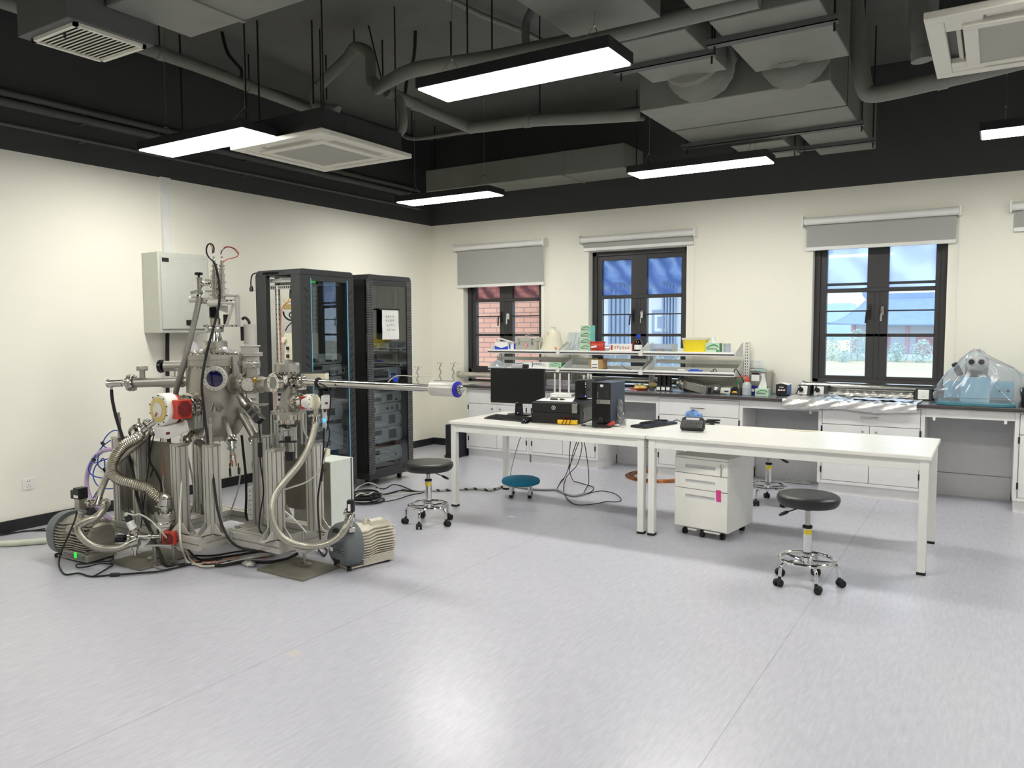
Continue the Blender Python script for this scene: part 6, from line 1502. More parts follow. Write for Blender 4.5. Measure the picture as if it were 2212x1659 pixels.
# ================================================================ ultra-high-vacuum apparatus
M['wire'] = mat('dark_wire', (150, 60, 56), .4)
C0 = V((1.68, -4.65, 0)); C1 = V((2.36, -4.59, 0))
def plane_pt(p, O, w=0.0):
    """point of the photo ray p on the upright plane facing the viewer, w metres in front of axis O"""
    r = ray(p); return CAM + r*(((O-FH*w)-CAM).dot(FH)/r.dot(FH))
def U(px, py, w=0.0): return plane_pt((px, py), C0, w)
def L(px, py, w=0.0): return plane_pt((px, py), C1, w)
K0 = (C0-CAM).dot(FH)/FPX; K1 = (C1-CAM).dot(FH)/FPX            # metres per pixel there
def z0(py): return U(470, py).z
def z1(py): return L(622, py).z
UPV = V((0,0,1)); TC = -FH                                       # towards the viewer

# ---- aluminium support frame
fr = thing('support_frame', 'aluminium profile frame with posts and base beams carrying the steel vacuum chambers', 'frame', (1.85, -4.7, 0))
def profile(a, b_, s, m, parent, name, wide=False):
    """slotted extrusion from a to b"""
    a, b_ = V(a), V(b_); d_ = (b_-a); l = d_.length; d_.normalize()
    u = V((0,0,1)) if abs(d_.z) < .9 else V((1,0,0)); w = d_.cross(u).normalized(); u = w.cross(d_)
    h = s/2; g = .004; t = .009; pts = []
    def side(sgn_pts): pts.extend(sgn_pts)
    slots = (-.25, .25) if wide else (0,)
    prof = []
    for k in range(4):
        c, s_ = ((1,0),(0,1),(-1,0),(0,-1))[k], ((0,1),(-1,0),(0,-1),(1,0))[k]
        seq = [(-h)]
        for q in slots: seq += [q*s-g*1.3, None, q*s+g*1.3]
        def pt(o, along): return (c[0]*o+s_[0]*along, c[1]*o+s_[1]*along)
        prof.append(pt(h, -h))
        for q in slots: prof += [pt(h, q*s-g), pt(h-t, q*s-g), pt(h-t, q*s+g), pt(h, q*s+g)]
    return MB().oprism(prof, a, u, w, d_, 0, l).build(name, m, parent)
ZB0, ZB1 = .115, .195
ZPT = .775
POSTS = [(2.0, -4.93), (1.80, -5.03), (1.36, -5.03), (1.12, -5.03), (1.18, -4.42), (1.42, -4.60), (1.98, -4.36), (2.085, -4.60), (2.47, -4.81), (2.52, -4.52)]
for i, (x, y) in enumerate(POSTS):
    zt = ZPT if i < 7 else (.80, .765, .77)[i-7]
    p = profile((x, y, ZB1), (x, y, zt), .08, 'alu', fr, 'post', True)
    MB().box(x-.042, x+.042, y-.042, y+.042, zt, zt+.014).build('cap_plate', 'steel', p, .002)
    for dx, dy in (((.04, 0), (0, -.04)) if i in (0, 1, 8) else ((.04, 0),)):
        ax = V((dx, dy, 0)).normalized(); n = V((-ax.y, ax.x, 0)); o = V((x, y, ZB1))+ax*.04
        b = MB()
        for s in (-.028, .024): b.oprism([(0, 0), (.075, 0), (.075, .008), (.008, .075), (0, .075)], o, ax, UPV, n, s, s+.004)
        b.oprism([(0, 0), (.075, 0), (.075, .005), (0, .005)], o, ax, UPV, n, -.028, .028); b.build('corner_bracket', 'aluw', p)
beams = [((.98, -5.05), (2.05, -5.05)), ((1.0, -4.40), (2.0, -4.40)), ((1.12, -5.01), (1.12, -4.44)), ((2.005, -5.01), (2.005, -4.78)), ((2.005, -4.74), (2.005, -4.44)), ((1.5, -5.01), (1.5, -4.44)),
         ((2.04, -4.82), (2.55, -4.82)), ((2.04, -4.44), (2.55, -4.44)), ((2.51, -4.78), (2.51, -4.48)), ((2.09, -4.78), (2.09, -4.48))]
for a, c in beams: profile((*a, .155), (*c, .155), .08, 'alu', fr, 'base_beam', False)
MB().box(2.02, 2.10, -4.868, -4.862, .12, .19).build('joint_plate', 'aluw', fr)
for (xa, xb, y, za, zb) in ((1.40, 1.76, -5.0, .26, .78), (1.16, 1.32, -5.0, .26, .74), (1.98, 2.30, -4.33, .25, .74)): MB().box(xa, xb, y, y+.012, za, zb).build('side_plate', 'plate', fr)
for i, (x, y) in enumerate(((2.6, -4.70), (1.62, -5.12), (1.0, -5.05), (2.0, -4.45), (1.0, -4.45))):
    f = MB(); zf = .016 if i < 2 else 0
    f.lathe([(.045, 0), (.046, .004), (.03, .012), (.012, .02)], (x, y, zf), n=28).cyl((x, y, zf+.015), (x, y, .26 if i == 0 else .12), .0085, n=12).cyl((x, y, zf+.075), (x, y, zf+.09), .016, n=6)
    ft = f.build('levelling_foot', 'steel', fr)
    if i == 0: MB().box(2.55, 2.64, -4.73, -4.67, .105, .115).build('foot_lug', 'aluw', ft)
# threaded supports on the posts
RODS = ((0, U(463, 896, .22)), (7, U(567, 880, .12)), (2, U(305, 900, .05)), (3, U(259, 890, .0)))
for i, tpt in RODS:
    x, y = POSTS[i]; zt = ZPT+.014 if i < 7 else .814
    top = max(tpt.z, zt+.1)
    b = MB(); b.cyl((x, y, zt), (x, y, zt+(top-zt)*.72), .0125, n=16); b.cyl((x, y, zt+(top-zt)*.6), (x, y, top), .008, n=12); b.cyl((x, y, zt+(top-zt)*.7), (x, y, zt+(top-zt)*.78), .015, n=6)
    b.build('support_rod', 'steelm' if i != 0 else 'steel', fr)
for k, (x0, y0_, x1, y1_, lab) in enumerate(((2.396, -4.915, 2.815, -4.60, 'dull steel plate on the floor under the right levelling foot, beside the small scroll pump'), (1.425, -5.315, 1.768, -4.93, 'dull steel plate on the floor under the left levelling foot'))):
    MB().box(x0, x1, y0_, y1_, 0, .015).thing('floor_plate', 'plate', lab, 'plate', 'steel floor plates', bevel=.002)

def cf(parent, c, axis, r, t, n, m='steel', name='flange', bm='steelp', both=False, br=.0055, bh=.007):
    """knife-edge flange: two discs with a fine gap, ring of bolts"""
    c, a = V(c), V(axis).normalized()
    f = MB().lathe([(r*.98, 0), (r, .002), (r, t*.47), (r*.975, t*.48), (r*.975, t*.52), (r, t*.53), (r, t-.002), (r*.98, t)], c, a, 40).build(name, m, parent)
    for s in (1, -1)[:2 if both else 1]:
        b = MB(); bolts(b, c+a*t if s > 0 else c, a*s, r*.86, n, br, bh, .5); b.build('bolts', bm, f if parent.parent is None else parent)
    return f

# ================================================================ main chamber
ch = thing('vacuum_chamber', 'large cylindrical steel vacuum chamber with round blue viewport and many ports', 'vacuum chamber', (C0.x, C0.y, z0(948)))
RB = .188
zt, zb = z0(786), z0(926)
MB().lathe([(RB*.3, z0(940)), (RB*.80, z0(938)), (RB*.97, zb+.01), (RB, zb+.05), (RB, zt), (RB*.9, zt)], C0, (0,0,1), 56).build('body', 'steelm', ch)
f = MB(); f.lathe([(.19, z0(790)), (.205, z0(789)), (.207, z0(777.5)), (.203, z0(777)), (.203, z0(775)), (.207, z0(774.5)), (.207, z0(766)), (.19, z0(765))], C0, (0,0,1), 64)
lid = f.build('top_flange', 'steelm', ch)
for q, s, n in ((765, 1, 36), (790, -1, 30)): b = MB(); bolts(b, C0+V((0,0,z0(q))), UPV*s, .191, n, .007, .012); b.build('bolts', 'steelp', lid)
f = MB().lathe([(.10, z0(948)), (.135, z0(948)), (.135, z0(938)), (.1, z0(938))], C0, (0,0,1), 40).build('bottom_flange', 'steel', ch)
b = MB(); bolts(b, C0+V((0,0,z0(948))), -UPV, .12, 20, .006, .01); b.build('bolts', 'steelp', f)
# round viewport facing the viewer
vc = U(464, 818, .0); v0 = V((vc.x, vc.y, vc.z)); va = (TC+RH*(-.02)).normalized(); vz = U(464, 818, .225)
MB().cyl(vz-va*.16, vz, .066, n=36).build('viewport_neck', 'steelm', ch)
f = MB().lathe([(.083, -.022), (.0845, -.02), (.0845, .004), (.082, .006), (.062, .006), (.06, .002), (.055, .001)], vz, va, 48, caps=False).build('viewport_flange', 'aluw', ch)
b = MB(); bolts(b, vz+va*.006, va, .0725, 16, .0055, .004); b.build('bolts', 'steelm', f)
MB().lathe([(.056, .0025), (.0545, .001), (.04, .0065), (.02, .009), (.001, .010)], vz, va, 40).build('viewport_glass', mat('deep_blue_viewport_glass', (18, 18, 66), .05, coat=1.0), f)
def sticker(px, py, w, s, ang, O=C0, par=ch, lines=3):
    P = plane_pt((px, py), O, w); a = math.radians(ang); ax = RH*math.cos(a)+UPV*math.sin(a); ay = TC.cross(ax)
    st = MB().obox(P, (s*1.5, s, .0015), ax, ay, TC).build('sticker', 'paper', par)
    b = MB()
    for k in range(lines): b.obox(P+TC*.0012+ay*(s*(.25-.22*k))-ax*s*.1, (s*.9, s*.09, .0006), ax, ay, TC)
    b.build('sticker_print', 'ink', st)
sticker(427, 808, .165, .034, 32)
# support lug in front
lg = U(463, 890, .24); b = MB(); b.obox(lg, (.07, .045, .012), RH, TC, UPV); 
for s in (-1, 1): b.oprism([(0, 0), (.045, 0), (.045, .008), (.01, .055), (0, .055)], lg+RH*(s*.026)-TC*.055+V((0,0,.004)), TC, UPV, RH, -.003, .003)
b.obox(lg-TC*.05+V((0,0,.02)), (.07, .05, .012), RH, TC, UPV); lug = b.build('support_lug', 'steelm', ch)
MB().cyl(lg+V((0,0,-.012)), lg+V((0,0,.034)), .008, n=12).cyl(lg+V((0,0,.006)), lg+V((0,0,.018)), .015, n=6).build('stud', 'steel', lug)
# slanting ports round the bottom
PORTS = (((428, 914, .06), (404, 948, .16), .020, .036), ((446, 918, .14), (434, 950, .24), .024, .040), ((489, 915, .18), (499, 946, .25), .017, .034), ((531, 908, .06), (551, 944, .12), .031, .050), ((455, 930, -.1), (447, 952, -.16), .02, .034))
for i, (p, q, r_, rf) in enumerate(PORTS):
    a, c = U(*p), U(*q); d_ = (c-a).normalized()
    nk = MB().cyl(a-d_*.05, c, r_, n=24).build('slanted_port', 'steelm', ch)
    cf(nk, c-d_*.004, d_, rf, .030, 10, 'steel', 'port_flange')
# electrical feedthrough hanging from the third port
a, c = U(499, 953, .27), U(503, 996, .30); d_ = (c-a).normalized()
ft = MB().lathe([(.02, 0), (.032, .004), (.032, .02), (.022, .022), (.022, .04), (.03, .042), (.03, .055), (.016, .058), (.014, .10), (.020, .102), (.020, .13), (.006, .132)], a, d_, 24).build('feedthrough', 'steelp', ch)
b = MB()
for q in ((-.012, -.01), (.012, .0), (.0, .014)): b.cyl(a+RH*q[0]*1.5+TC*q[1]+d_*.09, a+RH*q[0]*1.8+TC*q[1]+d_*.17, .0045, n=8)
b.build('feedthrough_pins', 'copper', ft)
for sx, l in ((-.022, .09), (.036, .075)):
    o = a+RH*sx+d_*.15; MB().cyl(o, o+V((.0, 0, -l*.4)), .004, n=8).cyl(o+V((0, 0, -l*.4)), o+V((.002, 0, -l)), .0075, n=10).build('black_plug', 'rubber', ft)
# blanked port with a clamp on the left of the previous group
a, c = U(398, 952, .18), U(378, 992, .22); d_ = (c-a).normalized()
MB().lathe([(.02, 0), (.02, .05), (.014, .055), (.014, .12)], a, d_, 18).obox(c-d_*.02, (.03, .03, .05), d_, d_.orthogonal().normalized()).build('gauge_head', 'steelp', ch)
MB().obox(c+d_*.005, (.012, .02, .022), d_, d_.orthogonal().normalized()).build('orange_plug', 'copper', ch)
# left instrument arm
zA = U(400, 824).z
def A_(px, w=0): p = U(px, 824, w); return V((p.x, p.y, zA-.012*(400-px)/165))
dl = (A_(240)-A_(400)).normalized()
arm = MB().lathe([(.02, 0), (.02, .06)], A_(414), dl, 24).cyl(A_(396), A_(352), .041, n=32).cyl(A_(354), A_(290), .034, n=32).build('side_arm', 'steelm', ch)
cf(arm, A_(410), dl, .036, .026, 8); cf(arm, A_(289), dl, .060, .036, 12, both=True)
MB().cyl(A_(278), A_(262), .019, n=24).cyl(A_(264), A_(235), .026, n=28).lathe([(.026, 0), (.03, .004), (.03, .012)], A_(236), dl, 24).build('arm_end', 'steelp', ch)
MB().cyl(A_(308), A_(308)+V((0,0,.085)), .019, n=22).build('arm_port', 'steelm', ch)
f = cf(ch, A_(308)+V((0,0,.085)), UPV, .038, .022, 8, 'steelm', 'arm_port_flange', 'steelm')
MB().lathe([(.009, 0), (.011, .01), (.007, .015)], A_(240)-V((0,0,.026)), (0,0,-1), 14).build('cable_gland', 'steel', ch)
MB().tube(smooth([A_(378)+V((0,0,.04)), A_(378)+V((0,0,.075)), A_(382)+V((0,0,.09)), A_(386)+V((0,0,.075)), A_(386)+V((0,0,.04))], 5), .006, 8).build('bent_tube', 'steelp', ch)
a = U(392, 790, -.12); MB().cyl(a+dl*(-.05), a+dl*.12, .037, n=30).build('rear_port', 'steelm', ch)
hw = a+dl*.13; h = MB().lathe([(.03, 0), (.047, .006), (.05, .02), (.046, .032), (.03, .036)], hw, dl, 10).build('hand_wheel', 'blkg', ch); MB().cyl(hw-dl*.02, hw, .012, n=14).build('wheel_shaft', 'steelp', h)
# turbomolecular pump at the left front
_v = ray((340, 880)); _v.z = 0; _v.normalize(); td = (-V((_v.y, -_v.x, 0))*.84-_v*.55).normalized(); tu = UPV; ts = td.cross(tu).normalized()        # axis out of the chamber; ts towards the viewer
if ts.dot(TC) < 0: ts = -ts
T0 = U(428, 877, .11)
MB().cyl(T0-td*.16, T0+td*.01, .07, n=36).build('pump_port', 'steelm', ch)
cf(ch, T0, td, .108, .040, 20, 'steelm', 'pump_flange', br=.008, bh=.016)
tp = MB().lathe([(.098, .048), (.098, .085), (.082, .089), (.082, .112), (.088, .114), (.088, .131), (.083, .135), (.083, .154), (.088, .157), (.088, .177), (.08, .182)], T0, td, 44).build('turbo_pump', 'steelp', ch)
MB().lathe([(.089, .180), (.097, .182), (.097, .205), (.089, .207)], T0, td, 40).build('red_ring', 'red', tp)
MB().lathe([(.09, .205), (.108, .212), (.108, .291), (.10, .299), (.06, .300)], T0, td, 44).build('motor_housing', 'whitem', tp)
MB().lathe([(.083, .299), (.083, .306), (.05, .307)], T0, td, 40).build('end_ring', 'gold', tp)
MB().lathe([(.052, .303), (.050, .310), (.01, .311)], T0, td, 32).build('end_cap', 'aluw', tp)
b = MB(); bolts(b, T0+td*.300, td, .096, 10, .005, .004, .2); b.build('bolts', 'blk', tp)
e_ = T0+td*.313; MB().obox(e_-tu*.03-ts*.012, (.03, .012, .002), (ts*.6+tu*.8).normalized(), td.cross(ts*.6+tu*.8).normalized()).build('red_tag', 'red', tp)
FC = T0+td*.212+ts*.125+tu*.004
fan = MB().obox(FC, (.105, .06, .125), td, ts, tu).build('fan_box', 'red', tp, .003)
g = [(math.cos(PI/8+k*PI/4)*.056, math.sin(PI/8+k*PI/4)*.058) for k in range(8)]
MB().oprism(g, FC+ts*.0302, td, tu, ts, -.002, .001).build('fan_grille', 'dred', tp)
b = MB()
for k in range(1, 6): b.torus(FC+ts*.032, ts, .0095*k, .0010, 28, 5)
b.obox(FC+ts*.032, (.105, .002, .002), (td+tu).normalized(), ts); b.obox(FC+ts*.032, (.105, .002, .002), (td-tu).normalized(), ts); b.build('fan_guard', M['wire'], tp)
EL = T0+td*.225-tu*.135; eb = MB(); eb.obox(EL+ts*.02, (.165, .14, .075), (td*.97-tu*.22).normalized(), ts).build('electronics_box', 'whitem', tp, .004)
MB().obox(EL+td*.075+ts*.092-tu*.015, (.028, .002, .016), td, ts).build('red_label', 'dred', tp)
b = MB()
for k in range(6): b.obox(T0+td*(.10-.011*k)-tu*.10+ts*.05, (.006, .11, .085), td, ts)
b.build('cooling_fins', 'alu', tp)
kfp = U(320, 920, .34); kd = (-RH*.75-UPV*.6+TC*.2).normalized()
MB().lathe([(.022, -.05), (.022, 0), (.034, .004), (.034, .016), (.024, .02), (.024, .05)], kfp, kd, 24).torus(kfp+kd*.01, kd, .036, .007, 26, 8).obox(kfp+kd*.01+tu*.045, (.02, .05, .014), kd, ts).build('hose_clamp', 'steelp', tp)
HOSE_A = kfp+kd*.05
# gate valve and actuator on the right rear
P = U(541, 783, -.05)
g = MB().obox(V((P.x, P.y, (z0(770)+z0(812))/2)), (.105, .085, z0(770)-z0(812)), RH, TC, UPV).build('gate_valve', 'alu', ch, .004)
MB().obox(V((P.x, P.y, z0(766))), (.145, .11, .028), RH, TC, UPV).build('valve_head', 'alu', g, .003)
MB().obox(V((P.x, P.y, z0(755))), (.10, .09, .055), RH, TC, UPV).obox(V((P.x, P.y, z0(748))), (.12, .10, .012), RH, TC, UPV).build('actuator_base', 'aluw', g, .003)
Q = V((P.x, P.y, 0)); MB().cyl(Q+V((0,0,z0(744))), Q+V((0,0,z0(704))), .040, n=28).cyl(Q+V((0,0,z0(704))), Q+V((0,0,z0(701))), .042, n=28).build('actuator_cylinder', 'aluw', g)
MB().obox(Q+V((0,0,z0(721)))-RH*.045, (.03, .03, .10), RH, TC, UPV).build('position_sensor', 'blk', g, .002)
MB().tube(smooth([Q+V((0,0,z0(700))), Q-RH*.005+V((0,0,z0(693))), Q-RH*.03+V((0,0,z0(686))), Q-RH*.05+V((0,0,z0(690)))], 5), .010, 8).build('air_line', 'rubber', g)
sticker(539, 784, .0, .036, -28)
# flange plate seen edge on, lettered; tube and cross towards the load lock
TX = V((1, .06, 0)).normalized()
zx = z0(826)
def X_(d, dz=0): return V((C0.x, C0.y, zx+dz))+TX*d
MB().cyl(X_(.15), X_(.53), .050, n=36).build('link_tube', 'steelm', ch)
vp = MB().lathe([(.05, 0), (.078, .002), (.078, .016), (.05, .018)], X_(.205), TX, 40).obox(X_(.214, .09), (.018, .05, .2), TX, V((-TX.y, TX.x, 0))).build('valve_plate', 'steelm', ch, .002)
text('VAT', 'brand_lettering', 'ink', vp, U(516.8, 787, .10)+TC*.012, (RH*.15-UPV).normalized(), RH, .028)
cf(ch, X_(.29), TX, .072, .035, 14, 'steel', 'link_flange', both=True)
XC = X_(.37)
cr = MB().cyl(XC-TX*.05, XC+TX*.09, .058, n=36).cyl(XC, XC+V((0,0,.12)), .036, n=28).cyl(XC, XC+TC*.075, .044, n=28).build('cross_piece', 'steelm', ch)
cf(cr, XC+V((0,0,.118)), UPV, .061, .034, 10, both=True)
cp = XC+TC*.075; MB().lathe([(.045, 0), (.043, .008), (.004, .009)], cp, TC, 36).build('end_cap', 'aluw', cr)
b = MB(); bolts(b, cp+TC*.008, TC, .032, 6, .004, .004); b.build('bolts', 'steel', cr)
kb = XC+TC*.10+RH*.058+V((0,0,.032)); MB().lathe([(.006, -.03), (.006, 0), (.016, .002), (.018, .02), (.014, .026)], kb, TC, 16).build('brass_knob', 'brass', ch)
MB().obox(XC+V((0,0,-.08))+RH*.0, (.06, .04, .03), RH, TC, UPV).build('support_block', 'aluw', ch)
# angled shutter drive on the right front
a, c = U(528, 866, .14), U(566, 914, .22); d_ = (c-a).normalized(); s_ = (TC-d_*TC.dot(d_)).normalized(); n_ = d_.cross(s_)
MB().cyl(a-d_*.06, a, .026, n=24).build('drive_port', 'steelm', ch)
sd = MB().lathe([(.04, 0), (.04, .05), (.03, .052)], a, d_, 28).build('shutter_drive', 'steel', ch)
MB().obox(a+d_*.125, (.15, .07, .058), d_, s_, n_).build('drive_body', 'steelp', sd, .003)
for k in (.075, .125): MB().obox(a+d_*k+s_*.036, (.026, .004, .04), d_, s_, n_).build('drive_window', 'blk', sd)
MB().obox(a+d_*.185+s_*.036, (.045, .004, .04), d_, s_, n_).obox(a+d_*.2005, (.003, .05, .04), d_, s_, n_).build('drive_opening', 'blk', sd)
a = U(558, 874, .12); MB().obox(a, (.115, .10, .010), RH, TC, UPV).build('side_lug', 'steelm', ch)
b = MB(); b.obox(U(536, 892, .02), (.09, .1, .006), (RH*.6-UPV*.8).normalized(), TC); b.build('gusset', 'steelm', ch)
a = U(542, 857, -.02); MB().lathe([(.02, 0), (.024, .02), (.024, .05), (.03, .052), (.03, .07)], a-RH*.03, RH, 22).build('side_gauge', 'steelp', ch)
# foil-wrapped ports on the lid
rnd = random.Random(8)
for k, (px, py, s) in enumerate(((434, 762, .024), (418, 763, .018), (457, 757, .028), (470, 757, .025), (484, 758, .028), (497, 761, .024), (508, 763, .02))):
    c = U(px, py, .06+.05*math.sin(k*2)); b = MB(); b.sph(c, (s*1.3, s, s), 14, 10)
    for v in b.bm.verts: v.co += V((rnd.gauss(0, .0035), rnd.gauss(0, .0035), rnd.gauss(0, .0035)))
    b.build('foil_wrapped_port', 'foil', ch)
# ---- manipulator stack on the lid
def Z(px, py, w=0): return U(px, py, w)
AX = V((U(473, 745).x, U(473, 745).y, 0)); AX = V((C0.x, C0.y, 0))+RH*.012
def zz_(py): return U(473, py).z
mp = MB().lathe([(.05, zz_(768)), (.05, zz_(752))], AX, UPV, 30).lathe([(.052, zz_(736)), (.036, zz_(716)), (.036, zz_(712))], AX, UPV, 30).build('manipulator_base', 'steelp', ch)
for pa, pb, r_, n in ((752, 738, .082, 16), (716, 707, .062, 12)):
    cf(ch, AX+V((0,0,zz_(pa))), UPV, r_, zz_(pb)-zz_(pa), n, 'steel', 'manipulator_flange', both=True)
b = MB(); bolts(b, AX+V((0,0,zz_(767))), UPV, .07, 12, .008, .05); b.build('lid_studs', 'steel', mp)
mb = MB().lathe([(.04, zz_(708)), (.04, zz_(688)), (.034, zz_(687)), (.036, zz_(686))], AX, UPV, 30).build('manipulator_neck', 'steelp', ch)
bl = MB(); rr = []
for k in range(18): rr += [(.034, zz_(687)+(zz_(663)-zz_(687))*k/18), (.030, zz_(687)+(zz_(663)-zz_(687))*(k+.5)/18)]
bl.lathe(rr, AX, UPV, 28).build('bellows', 'blkm', mb)
MB().obox(AX+RH*.05+V((0,0,zz_(704))), (.235, .09, .014), RH, TC, UPV).build('lower_stage_plate', 'alu', mb, .002)
MB().obox(AX+RH*.05+V((0,0,zz_(650))), (.20, .09, .022), RH, TC, UPV).obox(AX+RH*.12+V((0,0,zz_(638))), (.10, .06, .016), RH, TC, UPV).build('upper_stage_plate', 'alu', mb, .002)
MB().obox(AX+RH*.155+V((0,0,zz_(672)))-TC*.03, (.014, .07, zz_(640)-zz_(704)), RH, TC, UPV).build('stage_upright', 'aluw', mb, .002)
a, c = AX+RH*.165+TC*.02+V((0,0,zz_(642))), AX+RH*.09+TC*.02+V((0,0,zz_(704))); d_ = (c-a).normalized()
MB().obox((a+c)/2, ((c-a).length, .016, .018), d_, TC).build('diagonal_strut', 'aluw', mb, .002)
MB().oprism([(-.04, 0), (.09, 0), (.09, -.05), (.03, -.03)], AX+V((0,0,zz_(660))), RH, UPV, TC, -.02, .02).build('stage_bracket', 'alu', mb)
MB().obox(AX+RH*.075+V((0,0,zz_(690)))-TC*.02, (.03, .03, .07), RH, TC, UPV).build('slide_motor', 'blk', mb, .003)
c = Z(460, 655, .05); MB().cyl(c-RH*.035, c+RH*.055, .020, n=26).cyl(c+RH*.055, c+RH*.1, .008, n=14).cyl(c+RH*.095, c+RH*.15, .011, n=14).build('micrometer', 'aluw', mb)
c = Z(416, 647, .03); MB().cyl(c-RH*.02, c+RH*.055, .021, n=26).cyl(c+RH*.05, c+RH*.12, .010, n=14).build('micrometer', 'aluw', mb)
c = Z(437, 652, .02); MB().obox(c, (.045, .05, .028), RH, TC, UPV).obox(c+RH*.05+V((0,0,.02)), (.07, .04, .02), RH, TC, UPV).build('micrometer_mount', 'alu', mb, .002)
def colm(px, ring):
    q = Z(px, 600); o = V((q.x, q.y, 0)); pr = [(.022, zz_(648))]
    for py, r_ in ring: pr += [(pr[-1][0], zz_(py)+.001), (r_, zz_(py))]
    return MB().lathe(pr, o, UPV, 24)
col = colm(463, ((640, .031), (635, .021), (623, .029), (620, .021), (613, .031), (608, .018), (601, .026), (596, .018), (588, .024), (584, .013), (577, .013))).build('rotary_column', 'steelp', ch)
colm(479, ((642, .024), (627, .031), (622, .019), (612, .028), (608, .019), (597, .024), (592, .016), (583, .022), (580, .012), (577, .012))).build('second_column', 'steelp', col)
for q in (629, 605): MB().obox(AX+V((0,0,zz_(q))), (.10, .045, .012), RH, TC, UPV).build('column_yoke', 'steel', col, .002)
b = MB()
for s in (-.08, -.03, .05, .11, .14): b.cyl(AX+RH*s+TC*.044+V((0,0,zz_(650))), AX+RH*s+TC*.048+V((0,0,zz_(650))), .006, n=10); b.cyl(AX+RH*(s+.03)+TC*.044+V((0,0,zz_(704))), AX+RH*(s+.03)+TC*.048+V((0,0,zz_(704))), .005, n=10)
b.build('cap_screws', 'blk', mb)
MB().cyl(AX+RH*.085+V((0,0,zz_(640))), AX+RH*.085+V((0,0,zz_(624))), .021, n=24).build('stage_knob', 'aluw', mb)
for px, tilt in ((462.5, -.02), (479, .03)):
    q = Z(px, 572); o = V((q.x, q.y, zz_(577)))
    MB().lathe([(.012, 0), (.02, .002), (.02, .014), (.011, .016), (.011, .05), (.007, .054), (.007, .075)], o, (RH*tilt+UPV), 20).build('top_feedthrough', 'steelp', col)
for i, (pts, m, r_) in enumerate((
        ([(461, 546), (462, 535), (457, 527), (450, 528), (446, 537), (447, 548), (453, 558), (462, 566), (469, 573)], 'rubber', .0052),
        ([(459, 548), (458, 534), (453, 527)], 'dred', .003),
        ([(476, 548), (478, 540), (485, 534), (496, 533), (507, 537), (515, 546), (512, 554), (500, 558), (489, 561), (482, 567)], 'red', .003),
        ([(477, 550), (480, 541), (490, 534), (504, 537), (514, 548)], 'rubber', .0028),
        ([(474, 549), (476, 541), (482, 535)], 'white_p', .0045))):
    MB().tube(smooth([Z(*p, .02+.01*i) for p in pts], 6), r_, 7).build('lead_loop', m, col)
a, c = Z(463, 569, .06), Z(497, 549, .06); MB().cyl(a, c, .0018, n=6).build('cable_tie', 'white_p', col)
# venting valve on the left of the stack
vv = V((Z(430, 615, .03).x, Z(430, 615, .03).y, 0))
vb = MB().lathe([(.013, zz_(645)), (.013, zz_(634)), (.024, zz_(633)), (.024, zz_(629)), (.013, zz_(628)), (.013, zz_(624)), (.019, zz_(623)), (.019, zz_(604)), (.024, zz_(603)), (.024, zz_(600)), (.01, zz_(599)), (.006, zz_(596))], vv, UPV, 22).build('vent_valve', 'steelp', ch)
k = MB(); kz = zz_(592)
for t in range(6): k.oprism([(-.006, 0), (.006, 0), (.005, .026), (-.005, .026)], vv+V((0,0,kz)), V((math.cos(t*PI/3+PI/2), math.sin(t*PI/3+PI/2), 0)), V((math.cos(t*PI/3), math.sin(t*PI/3), 0)), UPV, -.009, .009)
k.cyl(vv+V((0,0,kz-.012)), vv+V((0,0,kz+.009)), .012, n=12); k.build('valve_knob', 'blk', vb)
a = vv+V((0,0,zz_(613))); c = AX+V((0,0,zz_(617))); d_ = (c-a).normalized(); l = (c-a).length
MB().lathe([(.012, 0), (.012, l*.2), (.02, l*.22), (.02, l*.32), (.012, l*.34), (.012, l*.6), (.02, l*.62), (.02, l*.75), (.012, l*.77), (.012, l-.02)], a, d_, 20).build('side_tube', 'steelp', vb)
MB().obox(vv+V((0,0,zz_(631)))-RH*.035, (.05, .012, .02), (RH+UPV*.3).normalized(), TC).build('wing_clamp', 'steel', vb)

# ================================================================ load lock with its transfer rod
ll = thing('load_lock', 'smaller steel load lock chamber with a long horizontal transfer rod pointing right', 'vacuum chamber', (C1.x, C1.y, z1(905)))
MB().lathe([(.058, z1(802)), (.058, z1(835)), (.056, z1(845)), (.064, z1(872)), (.068, z1(888))], C1, UPV, 44).build('body', 'steelm', ll)
cf(ll, C1+V((0,0,z1(803))), UPV, .081, z1(786)-z1(803), 16, 'steel', 'top_flange', both=True, br=.007, bh=.01)
f = MB().lathe([(.07, z1(893)), (.115, z1(893)), (.115, z1(887)), (.07, z1(887))], C1, UPV, 44).build('support_plate', 'steelm', ll)
MB().lathe([(.05, z1(905)), (.092, z1(905)), (.092, z1(893))], C1, UPV, 40).build('lower_flange', 'steelp', ll)
for q, s, n in ((887, 1, 16), (905, -1, 12)): b = MB(); bolts(b, C1+V((0,0,z1(q))), UPV*s, .081, n, .006, .013); b.build('bolts', 'steelp', f)
for s in (-.1, .1):
    for q in (-.05, .05):
        o = C1+RH*s+TC*q; MB().cyl(o+V((0,0,.78)), o+V((0,0,z1(893))), .0075, n=12).build('support_stud', 'steel', ll)
